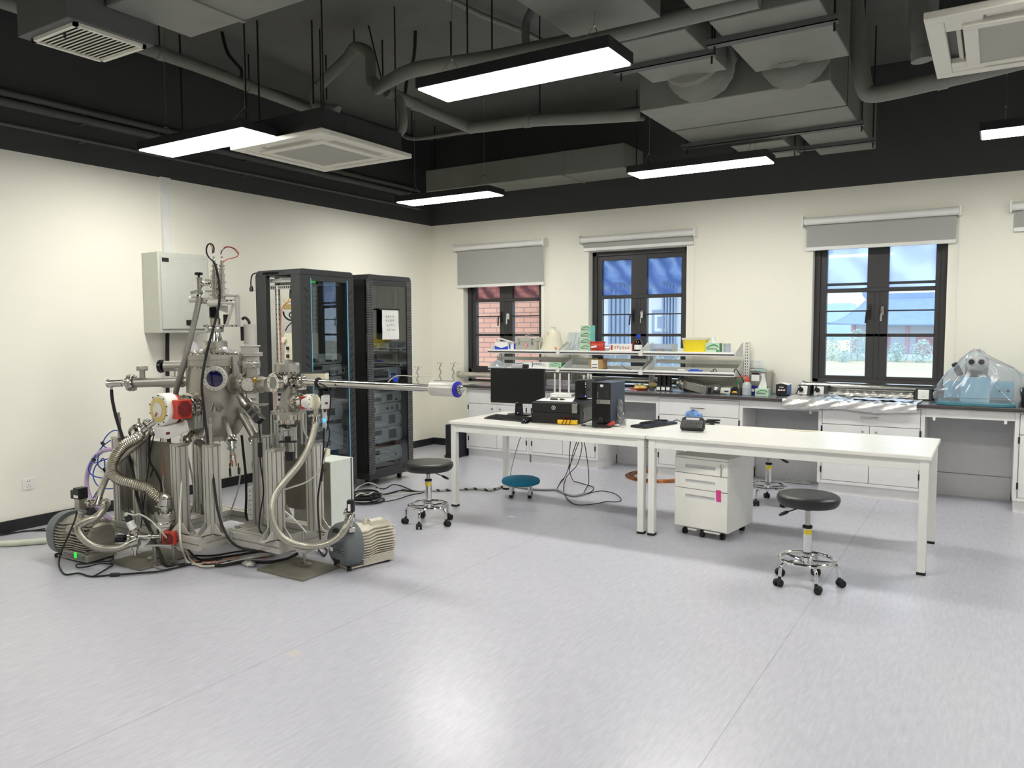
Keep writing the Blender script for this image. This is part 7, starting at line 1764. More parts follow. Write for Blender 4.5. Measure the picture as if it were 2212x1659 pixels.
# hexagonal viewport to the left front
hv = L(590, 827, .10); ha = (-RH*.62+TC*.78).normalized()
hx = ha.cross(UPV).normalized()
hexa = [(math.cos(k*PI/3)*.073, math.sin(k*PI/3)*.073) for k in range(6)]
MB().cyl(V((C1.x, C1.y, hv.z)), hv-ha*.05, .04, n=30).build('viewport_neck', 'steelm', ll)
vb_ = MB().lathe([(.066, -.075), (.066, -.045), (.06, -.042)], hv, ha, 6).lathe([(.064, -.03), (.0655, -.028), (.0655, .0), (.064, .002), (.04, .002), (.037, -.003)], hv, ha, 40, caps=False).cyl(hv-ha*.045, hv-ha*.03, .058, n=40).build('viewport_flange', 'steelp', ll)
b = MB(); bolts(b, hv+ha*.002, ha, .052, 8, .005, .004); b.build('bolts', 'steelm', vb_)
MB().cyl(hv-ha*.004, hv-ha*.001, .038, n=32).build('viewport_glass', mat('smoky_viewport_glass', (92, 100, 92), .06, coat=1.0), vb_)
# transfer rod along +x
zr = z1(824); R0 = V((C1.x, C1.y, zr)); RX = V((1, .0, 0))
def rx(px): 
    r = ray((px, 832)); t = (C1.y-CAM.y)/r.y; return (CAM+r*t).x
x_end = rx(1000); x_mag0, x_mag1 = rx(932), rx(985)
def R_(x): return V((x, C1.y, zr))
cf(ll, R0+RX*.055, RX, .046, .030, 8, 'steelp', 'rod_flange', both=True, br=.006, bh=.012); cf(ll, R0+RX*.12, RX, .04, .026, 8, 'steelp', 'rod_flange', both=True, br=.006, bh=.012)
MB().cyl(R0, R0+RX*.16, .026, n=26).obox(R0+RX*.10+V((0,0,.04)), (.09, .03, .02), RX, V((0,1,0))).obox(R0+RX*.10+V((0,0,-.042)), (.1, .05, .014), RX, V((0,1,0))).build('rod_coupling', 'steelp', ll)
rod = MB().cyl(R0+RX*.14, R_(x_mag1), .0225, n=40).build('transfer_rod', 'steelp', ll)
xc = rx(688); MB().torus(R_(xc), RX, .027, .0085, 32, 10).build('black_clamp', 'rubber', ll)
mg = MB().lathe([(.03, 0), (.0425, .006), (.0435, .012), (.0435, x_mag1-x_mag0-.012), (.042, x_mag1-x_mag0)], R_(x_mag0), RX, 44).build('magnet_sleeve', 'aluw', ll)
MB().lathe([(.03, 0), (.046, .002), (.046, .014), (.03, .016)], R_(x_mag1+.002), RX, 40).build('blue_ring', mat('deep_blue_bumper', (34, 30, 168), .4), mg)
MB().lathe([(.028, .016), (.028, .03), (.016, .032), (.016, .05), (.008, .055)], R_(x_mag1), RX, 28).build('end_fitting', 'steelp', mg)
b = MB(); bolts(b, R_(x_mag1)+RX*.03, RX, .021, 6, .005, .006); b.build('bolts', 'steel', mg)
MB().box(x_mag0+.02, x_mag1-.02, C1.y-.003, C1.y+.003, zr+.043, zr+.049).build('rail_strip', 'steel', mg)
# turbo pump on the right front of the load lock
T1 = L(641, 869, .06); pd = (L(688, 869, .17)-T1).normalized()
MB().cyl(T1-pd*.09, T1+pd*.0, .036, n=30).build('pump_port', 'steelm', ll)
cf(ll, T1-pd*.01, pd, .064, .030, 12, 'steelm', 'pump_flange', br=.006, bh=.012)
tb = MB().lathe([(.045, .02), (.045, .07), (.05, .072), (.05, .10)], T1, pd, 32).build('turbo_pump', 'steelp', ll)
MB().lathe([(.05, .10), (.056, .102), (.056, .165), (.05, .168)], T1, pd, 32).build('motor_housing', 'whitem', tb)
MB().lathe([(.048, .167), (.048, .171), (.012, .173), (.01, .169), (.001, .169)], T1, pd, 32).build('end_cap', 'cream', tb)
b = MB(); bolts(b, T1+pd*.168, pd, .0505, 10, .0035, .003); b.build('bolts', 'blk', tb)
F2 = L(662, 869, .14); fd = (TC*.94-RH*.34).normalized(); fs_ = fd.cross(UPV).normalized()
MB().obox(F2, (.072, .05, .082), fs_, fd, UPV).build('fan_box', 'red', tb, .003)
g = [(math.cos(PI/8+k*PI/4)*.034, math.sin(PI/8+k*PI/4)*.037) for k in range(8)]
MB().oprism(g, F2+fd*.0252, fs_, UPV, fd, -.001, .0012).build('fan_grille', 'dred', tb)
b = MB()
for s in (1, -1): b.obox(F2+fd*.0275, (.072, .0018, .0018), (fs_+UPV*s).normalized(), fd)
b.torus(F2+fd*.0275, fd, .02, .001, 22, 5); b.build('fan_guard', 'wire', tb)
E1 = L(704, 868, .17); MB().obox(E1, (.046, .07, .085), RH, TC, UPV).build('electronics_box', 'whitem', tb, .003)
MB().obox(E1+TC*.036+RH*.012+V((0,0,-.006)), (.016, .002, .012), RH, TC, UPV).build('red_label', 'dred', tb)
kp = L(683, 893, .18); MB().lathe([(.016, .03), (.016, 0), (.03, -.004), (.03, -.018), (.022, -.022), (.028, -.05), (.03, -.06)], kp, UPV, 24).obox(kp+V((0,0,-.012))-RH*.035, (.03, .012, .014), (RH+UPV*.5).normalized(), TC).build('hose_clamp', 'steelp', tb)
HOSE_B = kp+V((0,0,-.05))
sg = L(701, 905, .16); gg = MB().obox(sg+V((0,0,.0)), (.026, .03, .14), RH, TC, UPV).build('vacuum_gauge', 'cabg', ll, .003)
MB().obox(L(701, 908, .18)+TC*.003, (.022, .002, .026), RH, TC, UPV).build('blue_display', 'bdisp', gg); MB().obox(L(702, 886, .18)+TC*.003, (.016, .002, .024), RH, TC, UPV).build('red_label', 'dred', gg)
# linear drive below the load lock
ld = MB().lathe([(.03, z1(905)), (.03, z1(918)), (.04, z1(918.5)), (.04, z1(924))], C1, UPV, 28).cyl(C1+RH*.02+V((0,0,z1(975))), C1+RH*.02+V((0,0,z1(924))), .026, n=26).build('linear_drive', 'steelp', ll)
for q in (919, 953): MB().obox(C1+V((0,0,z1(q))), (.115, .07, .012), RH, TC, UPV).build('drive_plate', 'blkm', ld, .002)
for s in (-.045, .045): MB().cyl(C1+RH*s+V((0,0,z1(990))), C1+RH*s+V((0,0,z1(919))), .009, n=14).build('guide_rod', 'chrome', ld)
MB().obox(C1+V((0,0,z1(948)))+TC*.02, (.04, .04, .04), RH, TC, UPV).obox(C1+RH*.005+V((0,0,z1(985))), (.05, .04, .06), RH, TC, UPV).build('drive_block', 'blk', ld, .003)
MB().cyl(C1-RH*.035+V((0,0,z1(985))), C1-RH*.035+V((0,0,z1(966))), .016, n=20).build('stepper_coupling', 'steelp', ld)
b = L(597, 850, .03); MB().cyl(b+V((0,0,-.10)), b+V((0,0,.10)), .007, n=12).build('pink_tube', mat('salmon_tube', (226, 168, 158), .4), ll)
MB().obox(b+RH*.03, (.05, .03, .16), RH, TC, UPV).build('valve_manifold', 'cabg', ll, .003)
for k in range(3): MB().obox(b+RH*.03+TC*.016+V((0,0,-.04+.035*k)), (.03, .004, .015), RH, TC, UPV).build('manifold_port', 'blk', ll)
# twisted wire bundles clipped above the magnet sleeve
for i, (px, py) in enumerate(((902, 816), (951, 812), (979, 812))):
    p = ony((px, py), C1.y); p.z = zr+(.0225 if i == 0 else .0485)+.05; t = [p+V((0,0,-.051+.011*k))+RH*(.004*math.sin(k*1.6)) for k in range(10)]
    r = thing('wire_hook', 'small twisted wire hook on the transfer rod, '+('leftmost of three', 'middle of three', 'rightmost of three')[i], 'hook', t[0], group='twisted wire hooks')
    b = MB(); b.tube(t, .0022, 5); b.tube([q+RH*(.008*math.cos(k*1.6)) for k, q in enumerate(t)], .0022, 5); b.build('twisted_wire', 'steel', r)
    MB().tube(smooth([t[-1], t[-1]+RH*.016+V((0,0,.008)), t[-1]+RH*.022+V((0,0,-.004))], 4), .002, 5).build('loop', 'steel', r); MB().tube(smooth([t[-1], t[-1]-RH*.016+V((0,0,.008)), t[-1]-RH*.02+V((0,0,-.004))], 4), .002, 5).build('loop', 'steel', r)
pts = [L(838, 825, .36), L(858, 812, .38), L(895, 813, .45), L(935, 813, .52), L(940, 820, .55), L(941, 828, .56)]
MB().tube(smooth(pts, 5), .0028, 6).thing('rod_lead', 'cablew', 'thin pale lead arched over the transfer rod', 'cable')
a = L(855, 820, .38); MB().obox(a, (.03, .02, .026), RH, TC, UPV).thing('blue_connector', 'blue', 'blue connector on the lead above the transfer rod', 'connector', bevel=.003)
# ================================================================ pumps, hoses and cables round the apparatus
def hose(name, label, pts, rad, m, ends=None, ribs=0, group='steel vacuum hoses', k=10):
    r = thing(name, label, 'hose', pts[len(pts)//2], group=group)
    sp = smooth(pts, k)
    if ribs:                                                    # resample so that the corrugation is even
        out = [sp[0]]; step = ribs/4; acc = 0
        for a, c in zip(sp, sp[1:]):
            l = (c-a).length; t = step-acc
            while t <= l: out.append(a.lerp(c, t/l)); t += step
            acc = (acc+l) % step
        sp = out; radii = [rad*(1, .95, .82, .95)[i % 4] for i in range(len(sp))]
        MB().tube(sp, rad, 16, radii=radii).build('corrugated_tube', m, r)
    else: MB().tube(sp, rad, 12).build('braided_tube', m, r)
    for e, (p, q) in enumerate(((sp[0], sp[1]), (sp[-1], sp[-2]))):
        d_ = (p-q).normalized(); MB().cyl(p-d_*.02, p+d_*.025, rad*1.12, n=18).lathe([(rad*1.0, .024), (rad*1.45, .026), (rad*1.45, .034), (rad, .036)], p, d_, 20).build('end_sleeve', 'steelp', r)
    return r
M['corr'] = mat('corrugated_steel', (196, 192, 180), .26, 1.0, var=.05)
P_ = lambda px, py, w: U(px, py, w)
# small turbo pump by the floor at the left
sp0 = U(357, 1128, .42); bx = V((sp0.x, sp0.y, 0))
zt_, zm_, zb_ = U(357, 1095, .42).z, U(357, 1122, .42).z, U(357, 1166, .42).z
zb_ = max(zb_, .10)
st = thing('backing_turbo_pump', 'small upright chrome turbo pump with red fan near the floor at the left', 'pump', (bx.x, bx.y, .016))
MB().lathe([(.05, zb_), (.05, zb_+.02), (.056, zb_+.022), (.056, zm_-.045), (.06, zm_-.04), (.06, zm_-.02), (.056, zm_-.015), (.056, zm_)], bx, UPV, 36).build('pump_body', 'steelp', st)
b = MB()
for k in range(3): b.lathe([(.058, zm_-.06+.012*k), (.061, zm_-.057+.012*k), (.058, zm_-.054+.012*k)], bx, UPV, 32)
cf(st, bx+V((0,0,zm_)), UPV, .066, .045, 12, 'steel', 'inlet_flange', br=.006, bh=.012)
MB().lathe([(.028, zm_+.045), (.028, zm_+.075), (.036, zm_+.077), (.036, zm_+.10), (.03, zm_+.102)], bx, UPV, 26).build('inlet_neck', 'steelp', st)
HOSE_A2 = bx+V((0,0,zm_+.10))
fo = bx+TC*.065+RH*.055+V((0,0,zb_+.03))
MB().obox(fo, (.082, .045, .085), RH, TC, UPV).build('fan_box', 'red', st, .003)
MB().oprism([(math.cos(PI/8+k*PI/4)*.037, math.sin(PI/8+k*PI/4)*.038) for k in range(8)], fo+TC*.0225, RH, UPV, TC, -.001, .0012).build('fan_grille', 'dred', st)
b = MB()
for k in (.010, .02, .03): b.torus(fo+TC*.0245, TC, k, .001, 22, 5)
b.build('fan_guard', 'wire', st)
MB().obox(bx+V((0,0,zb_-.006))+TC*.03, (.17, .18, .012), RH, TC, UPV).build('mount_plate', 'steel', st, .002)
for q in (-.06, .06): MB().cyl(bx+RH*q+TC*.03+V((0,0,.016)), bx+RH*q+TC*.03+V((0,0,zb_-.01)), .009, n=12).lathe([(.03, .016), (.03, .02), (.01, .026)], bx+RH*q+TC*.03, UPV, 20).build('levelling_foot', 'steel', st)
# cross fitting with gauge left of it
xo = U(312, 1160, .50); xd = (RH*.93-UPV*.0+TC*-.1).normalized()
MB().cyl(xo-xd*.10, xo+xd*.10, .018, n=20).lathe([(.018, -.10), (.03, -.098), (.03, -.082), (.018, -.08)], xo, xd, 20).lathe([(.018, .03), (.032, .032), (.032, .048), (.018, .05)], xo, xd, 20).torus(xo-xd*.09, xd, .032, .006, 22, 6).build('cross_fitting', 'steelp', st)
ga = xo-xd*.045; gd = (UPV*.9-RH*.38).normalized()
gg = MB().cyl(ga, ga+gd*.07, .016, n=18).lathe([(.016, .03), (.03, .032), (.03, .046), (.016, .048)], ga, gd, 20).build('gauge_neck', 'steelp', st)
MB().cyl(ga+gd*.06, ga+gd*.115, .024, n=22).build('gauge_body', 'white_p', gg); MB().cyl(ga+gd*.115, ga+gd*.155, .02, n=20).build('gauge_cap', 'blk', gg)
MB().cyl(ga+gd*.155, ga+gd*.175, .011, n=14).build('gauge_plug', 'lgreen', gg)
bv = xo-xd*.06-V((0,0,.028)); MB().cyl(bv-V((0,0,.02)), bv-V((0,0,.09)), .012, n=16).lathe([(.012, -.03), (.022, -.032), (.022, -.05), (.012, -.052)], bv, UPV, 16).build('lower_port', 'steelp', st)
bv = U(262, 1163, .42); MB().cyl(bv-RH*.03, bv+RH*.025, .026, n=22).cyl(bv-RH*.038, bv-RH*.03, .012, n=14).build('black_valve', 'blk', st)
MB().cyl(bv+RH*.025, xo-xd*.09, .008, n=12).build('valve_link', 'steelp', st)

# ---- scroll pumps
def scroll_pump(label, loc, ang, L_, R, body, cover, tag_, led=False):
    """fan cover at -y end, ribbed barrel, flat connection box below; local axes: y = shaft"""
    r = thing('scroll_pump', label, 'pump', loc, math.radians(ang), 'scroll pumps', world=False)
    zc = R+.012; y0 = -L_/2
    n = 30
    def sec(rx, rz, z_=zc, n=n, e=.85): return lambda y: [V((rx*math.copysign(abs(math.cos(t))**e, math.cos(t)), y, max(.012, z_+rz*math.copysign(abs(math.sin(t))**e, math.sin(t))))) for t in [2*PI*j/n for j in range(n)]]
    c = MB(); c.ring_sweep([sec(R*.55, R*.55)(y0), sec(R*.86, R*.86)(y0+.012), sec(R*.98, R*.98)(y0+.045), sec(R*1.02, R*1.02)(y0+L_*.30)])
    cv = c.build('fan_cover', cover, r)
    for k, zz in enumerate((-.5, .5)): MB().lathe([(R*.33, -.004), (R*.31, .006), (.002, .006)], (0, y0+.008, zc+R*zz), (0,-1,0), 26).build('fan_opening', 'blk', cv)
    for k in range(6): MB().obox((0, y0-.001-.0*k, zc-R*.28+k*R*.11), (R*1.25, .016, .008)).build('cover_rib', cover, cv, .002)
    m = MB(); m.ring_sweep([sec(R*q, R*q, e=1)(y0+L_*w) for q, w in ((.86, .295), (.86, .45), (.70, .62), (.68, .97), (.58, 1.0))])
    br = m.build('barrel', body, r)
    f = MB()
    for k in range(11):
        for s in (-1, 1):
            z = zc+R*(-.62+.125*k); rings = []
            pts = [(s*math.sqrt(max(.0, (R*q)**2-(z-zc)**2)), y0+L_*w) for q, w in ((.97, .31), (.99, .44), (.84, .60), (.82, .96))]
            for x, y in pts: rings.append([V((x-s*.03, y, z-.003+.004*math.sin(y*30))), V((x+s*.004, y, z-.003+.004*math.sin(y*30))), V((x+s*.004, y, z+.003+.004*math.sin(y*30))), V((x-s*.03, y, z+.003+.004*math.sin(y*30)))])
            f.ring_sweep(rings)
    for k in range(8):
        x = R*(-.5+.143*k); zt2 = zc+R*.70
        f.box(x-.003, x+.003, y0+L_*.60, y0+L_*.96, zt2-.02, zc+R*math.sqrt(max(.02, 1-(x/R)**2))*.80)
    f.build('cooling_fins', body, br)
    e = MB()
    for k in range(9): e.box(-R*.62, R*.62, y0+L_*.985, y0+L_*1.012, zc-R*.52+k*R*.13, zc-R*.52+k*R*.13+.006)
    e.build('end_fins', body, br)
    q = MB(); q.box(-R*.72, R*.72, y0+L_*.36, y0+L_*.96, .014, R*.42)
    bx_ = q.build('connection_box', body, r, .004)
    e = MB()
    for k in range(6):
        z = .026+k*R*.060
        e.box(-R*.76, R*.76, y0+L_*.38, y0+L_*.94, z, z+.006)
    e.build('box_fins', body, bx_)
    for sx in (-R*.55, R*.55):
        for yy in (y0+L_*.12, y0+L_*.85): MB().cyl((sx, yy, 0), (sx, yy, .022), .016, n=14).build('foot', 'rubber', r)
    MB().box(-R*.6, R*.6, y0+L_*.1, y0+L_*.9, .010, .020).build('base_rail', body, r)
    return r, y0, zc
M['pump10'] = M['pumps']
r10, y0, zc = scroll_pump('grey scroll pump marked 10i at the far left of the apparatus', (1.14, -5.33, 0), -86, .43, .148, 'pumps', 'pumpg', '10i')
p = r10; L_, R = .43, .148
ee = L_/2
bd = MB().prism([(.03, zc+R*.34), (.185, zc+R*.30), (.19, zc+R*.58), (.16, zc+R*.66), (.05, zc+R*.64)], 'x', R*.70, R*.93).build('name_badge', 'pumps', p, .003)
text('10i', 'size_marking', 'ink', p, (R*.93+.001, .112, zc+R*.48), (0,1,0), (0,0,1), .042)
MB().box(R*.72, R*.80, -.03, .185, .03, R*.42).build('control_panel', 'pumpg', p, .003)
MB().box(R*.80, R*.81, .09, .112, .04, .075).build('green_lamp', 'gdisp', p); MB().cyl((R*.80, .04, .05), (R*.81, .04, .05), .006, n=12).build('red_button', 'red', p)
MB().cyl((R*.80, .10, zc+.0), (R*.85, .10, zc+.0), .018, n=18).build('round_opening', 'ink', p)
def inlet(par, x, y, z, s, white=True):
    i = MB().lathe([(.018, 0), (.018, .025), (.03, .028), (.03, .042), (.018, .045), (.018, .06)], (x, y, z), UPV, 22).box(x-.03, x+.03, y-.025, y+.025, z+.06, z+.13).build('inlet_valve', 'steel', par, .002)
    c = MB().box(x-.034, x+.034, y-.03, y+.03, z+.13, z+.205).build('solenoid_coil', 'blk', i, .004)
    MB().obox((x, y, z+.148), (.070, .045, .018)).build('coil_label', 'paper', i)
    return i
i10 = inlet(p, .02, .03, zc+R*.82, 1)
MB().box(.0, .045, -.045, -.005, zc+R*.82+.125, zc+R*.82+.185).build('plug_connector', 'blk', i10, .004)
MB().lathe([(.016, 0), (.016, .03), (.028, .032), (.028, .046), (.016, .05), (.016, .07)], (.0, .055, zc+R*.82+.095), (-.2, 1, 0), 20).obox((-.03, .15, zc+R*.82+.12), (.03, .04, .03)).build('side_port', 'steelp', i10)
r6, y6, zc6 = scroll_pump('grey and ivory scroll pump marked 6i, right of the apparatus beside a steel plate', (2.865, -4.44, 0), -14, .40, .142, 'pumpw', 'pumpg', '6i')
MB().oprism([(-.035, -.012), (.035, -.012), (.035, .012), (-.035, .012)], (-.055, y6-.006, zc6-.025), (1,0,0), (0,0,1), (0,-1,0), .0, .006).build('name_badge', 'white_p', r6, .005)
text('6i', 'size_marking', 'ink', r6, (-.055, y6-.0125, zc6-.025), (1,0,0), (0,0,1), .026)
MB().lathe([(.012, 0), (.014, .02), (.006, .045)], (.03, -.0, zc6+.11), UPV, 14).torus((.03, 0, zc6+.165), (1,0,0), .010, .004, 16, 6).build('lifting_eye', 'pumpw', r6)
MB().cyl((-.01, .06, zc6+.105), (-.01, .15, zc6+.105), .022, n=18).build('exhaust_port', 'pumpw', r6)
MB().obox((.02, y6+.06, zc6+.118), (.05, .035, .006), V((1, 0, -.2)).normalized(), V((0, 1, .45)).normalized()).build('warning_label', mat('navy_label', (30, 34, 96), .4), r6)
MB().obox((.012, y6+.054, zc6+.120), (.035, .02, .006), V((1, 0, -.2)).normalized(), V((0, 1, .45)).normalized()).build('warning_print', 'gold', r6)
# valve and coil above the 6i inlet
iv = L(757, 1120, .33); zI = iv.z
r = thing('inlet_solenoid', 'black solenoid valve with white label on the inlet of the small scroll pump', 'valve', (iv.x, iv.y, zI-.12))
MB().obox(L(758, 1093, .33), (.045, .05, .075), RH, TC, UPV).build('coil', 'blk', r, .004)
MB().obox(L(756, 1095, .33)+TC*.026, (.016, .002, .045), RH, TC, UPV).build('coil_label', 'paper', r)
b0 = L(757, 1110, .33); c0_ = V((b0.x, b0.y, 0))
MB().cyl(b0, c0_+V((0,0,.275)), .012, n=16).cyl(L(743, 1106, .34), b0, .014, n=16).torus(L(748, 1108, .34), RH, .026, .006, 20, 6).build('valve_body', 'steelp', r)
MB().lathe([(.02, .262), (.03, .264), (.03, .29), (.018, .294)], c0_, UPV, 20).build('inlet_clamp', 'steelp', r)

# ---- hoses
hose('vacuum_hose', 'fat corrugated steel hose curling from the big turbo pump down to the small one', [HOSE_A+kd*.03, U(298, 945, .38), U(268, 963, .40), U(247, 990, .42), U(242, 1018, .44), U(258, 1036, .45), U(290, 1046, .45), U(320, 1056, .44), U(343, 1075, .43), HOSE_A2+V((0,0,.05)), HOSE_A2+V((0,0,.02))], .038, 'corr', ribs=.013)
hose('vacuum_hose', 'smooth braided steel hose running behind the corrugated hose to the marked 10i pump', [U(322, 938, .25), U(290, 966, .22), U(262, 990, .22), U(240, 1012, .26), U(222, 1050, .30), U(212, 1080, .34)], .021, 'hosegrey', ribs=0)
q = onz((209, 1092), .40)
hose('vacuum_hose', 'braided steel hose in an S from the 10i pump inlet to the cross fitting', [U(226, 1092, .46), U(222, 1104, .52), U(206, 1118, .58), U(184, 1128, .60), U(170, 1138, .61), U(172, 1152, .62), U(188, 1170, .62), U(214, 1183, .60), U(248, 1185, .58), U(272, 1178, .55), U(288, 1172, .54)], .0235, 'hosegrey')
hose('vacuum_hose', 'long braided steel hose looping from the load lock pump to the 6i scroll pump', [HOSE_B+V((0,0,-.01)), L(681, 920, .20), L(670, 960, .24), L(648, 1000, .30), L(615, 1040, .36), L(594, 1072, .40), L(587, 1105, .44), L(594, 1138, .46), L(612, 1162, .46), L(640, 1176, .46), L(672, 1180, .44), L(704, 1175, .42), L(732, 1160, .40), L(747, 1138, .38), L(754, 1120, .34)], .0225, 'hosegrey')
hose('vacuum_hose', 'grey braided hose hanging from the vent valve beside the tall manipulator', [vv+V((0,0,zz_(640))), U(429, 652, .06), U(421, 690, .10), U(409, 740, .14), U(396, 790, .16), U(384, 830, .12), U(378, 856, .06)], .0195, mat('dull_braid', (140, 138, 130), .5, .6, var=.2, scale=160))
pts = [U(246, 970, .1), U(222, 974, .05), U(203, 990, .0), U(191, 1015, -.02), U(187, 1045, .0), U(193, 1072, .1), U(206, 1092, .25), U(230, 1116, .30), U(240, 1124, .30)]
MB().tube(smooth(pts, 7), .0155, 12).thing('water_tube', 'purple', 'lilac plastic tube curving behind the blue tubing at the left', 'tube')
for i, (pp, lab) in enumerate((([(264, 934), (246, 930), (230, 942), (222, 960), (232, 968)], 'upper arch'), ([(262, 947), (242, 950), (222, 964), (206, 985), (193, 1005), (192, 1018), (202, 1028), (222, 1033), (244, 1037)], 'longest outer'), ([(222, 962), (214, 980), (211, 1000), (216, 1010), (226, 1015)], 'short inner'), ([(234, 991), (220, 995), (212, 1000), (204, 1012), (201, 1028), (206, 1042), (212, 1050)], 'inner loop'), ([(203, 1000), (214, 998), (222, 990), (226, 996), (226, 1012), (226, 1024), (220, 1045), (208, 1065), (194, 1088)], 'descending to the pump valve'), ([(222, 1054), (232, 1056), (244, 1055)], 'lowest short'))):
    MB().tube(smooth([U(x, y, .02+.012*i) for x, y in pp], 6), .0042, 7).thing('air_tube', 'bluec', 'thin blue air tube at the left of the apparatus, '+lab+' run', 'tube', 'blue air tubes')
for i, (x, y, lab) in enumerate(((222, 958, 'top'), (203, 993, 'left'), (226, 1015, 'right'))): MB().obox(U(x, y, .07), (.018, .018, .028), (RH*.8+UPV*.6).normalized(), TC).thing('tube_joint', 'blk', 'small black push-in joint on the blue tubing, '+lab+' of three', 'connector', 'blue tube joints', bevel=.002)

# ---- cables on and under the apparatus
def run(label, pts, rad, m, name='apparatus_cable', grp='cables on the steel apparatus'):
    return MB().tube(above(smooth(pts, 6), rad+.001), rad, 7).thing(name, m, label, 'cable', grp)
run('long black cable looping in front of the main chamber from its top to the floor', [U(462, 566, .10), U(467, 578, .11), U(473, 610, .12), U(474, 650, .14), U(466, 690, .17), U(455, 730, .22), U(445, 770, .25), U(438, 808, .29), U(436, 840, .30), U(440, 880, .31), U(446, 930, .34), U(455, 990, .40), U(463, 1050, .46), U(470, 1100, .52), U(482, 1140, .58), U(498, 1168, .62), U(520, 1183, .62), U(555, 1190, .60), onz((590, 1192), .03)], .0085, 'rubber')
run('thick black cable slanting down across the left posts', [A_(240)-V((0,0,.045)), U(243, 866, .02), U(252, 905, .05), U(268, 955, .10), U(285, 1010, .2), U(296, 1070, .34), U(312, 1120, .44), U(325, 1145, .47), onz((345, 1195), .10), onz((360, 1222), .02), onz((400, 1219), .012)], .0115, 'rubber')
run('thin white cable hanging straight in front of the second post', [U(392, 925, .30), U(393, 990, .36), U(391, 1060, .44), U(388, 1120, .52), U(390, 1170, .6), onz((398, 1200), .06), onz((415, 1218), .012), onz((470, 1215), .012)], .0065, 'cablew')
run('white cable arching from the black gauge to the floor', [ga+gd*.175, U(290, 1113, .52), U(302, 1111, .53), U(325, 1124, .56), U(350, 1150, .60), onz((375, 1180), .08), onz((398, 1196), .02), onz((440, 1208), .012)], .0055, 'cablew')
for i, (pp, m, rd, lab) in enumerate((
        ([(324, 934, .28), (322, 975, .25), (325, 1000, .22), (338, 1022, .22), (348, 1050, .25), (347, 1085, .3)], 'rubber', .007, 'black cable dropping from the large turbo pump behind the corrugated hose'),
        ([(333, 938, .2), (325, 975, .2), (318, 1030, .2), (310, 1090, .3), (304, 1140, .38)], 'rubber', .004, 'thin black cable left of the thick dropping one'),
        ([(350, 938, .2), (340, 980, .18), (325, 1030, .18)], 'rubber', .004, 'thin slanting black cable below the large turbo pump'),
        ([(372, 1003, .24), (378, 1025, .26), (390, 1060, .3), (398, 1100, .34), (400, 1150, .42)], 'rubber', .006, 'black cable from the gauge head running down the second post'),
        ([(352, 938, .24), (352, 985, .24), (352, 1030, .26)], 'orange', .0035, 'thin orange wire below the large turbo pump'),
        ([(372, 985, .2), (358, 1010, .22), (352, 1040, .26), (356, 1062, .3), (375, 1076, .3), (410, 1082, .2), (448, 1083, .2)], 'cablew', .003, 'thin white wire sagging between the left posts'),
        ([(400, 968, .18), (410, 1005, .2), (418, 1050, .25), (418, 1090, .3), (410, 1110, .3)], 'cableg', .006, 'grey cable below the left slanting port'),
        ([(426, 968, .15), (432, 990, .15), (446, 1015, .18), (449, 1060, .2), (440, 1080, .22)], 'cablew', .0035, 'thin white wire left of the front post'),
        ([(519, 1010, .3), (518, 1035, .3), (512, 1065, .3), (500, 1100, .3), (486, 1125, .3)], 'cableg', .005, 'grey cable from the feedthrough plug down to the base'),
        ([(522, 940, .1), (526, 980, .1), (531, 1030, .1), (532, 1075, .1), (531, 1110, .1), (535, 1124, .12)], 'rubber', .009, 'thick black cable down to the white power strip'),
        ([(558, 905, .2), (561, 935, .24), (562, 955, .25), (562, 995, .25), (568, 1040, .25), (569, 1070, .25), (562, 1110, .28), (560, 1140, .32), (570, 1158, .36)], 'rubber', .005, 'black cable with inline switch hanging by the right posts'),
        ([(552, 950, .1), (550, 980, .1), (545, 1000, .1), (547, 1020, .1), (546, 1045, .1)], 'cableg', .004, 'thin grey cable above the white power strip'))):
    run(lab, [U(*q) for q in pp], rd, m)
MB().obox(U(562, 972, .25), (.026, .022, .10), RH, TC, UPV).thing('inline_switch', 'blk', 'black inline cable switch with a blue button by the right posts', 'switch', bevel=.005)
r = thing('power_strip', 'white power strip standing upright inside the frame', 'power strip', U(542, 1122, .1))
MB().obox(U(542, 1087, .1), (.038, .03, .235), RH, TC, UPV).build('strip_body', 'white_p', r, .004)
b = MB()
for k in range(6): b.obox(U(542, 1060+k*10, .1)+TC*.0155, (.014, .001, .004), RH, TC, UPV)
b.build('socket_hole', 'ink', r)
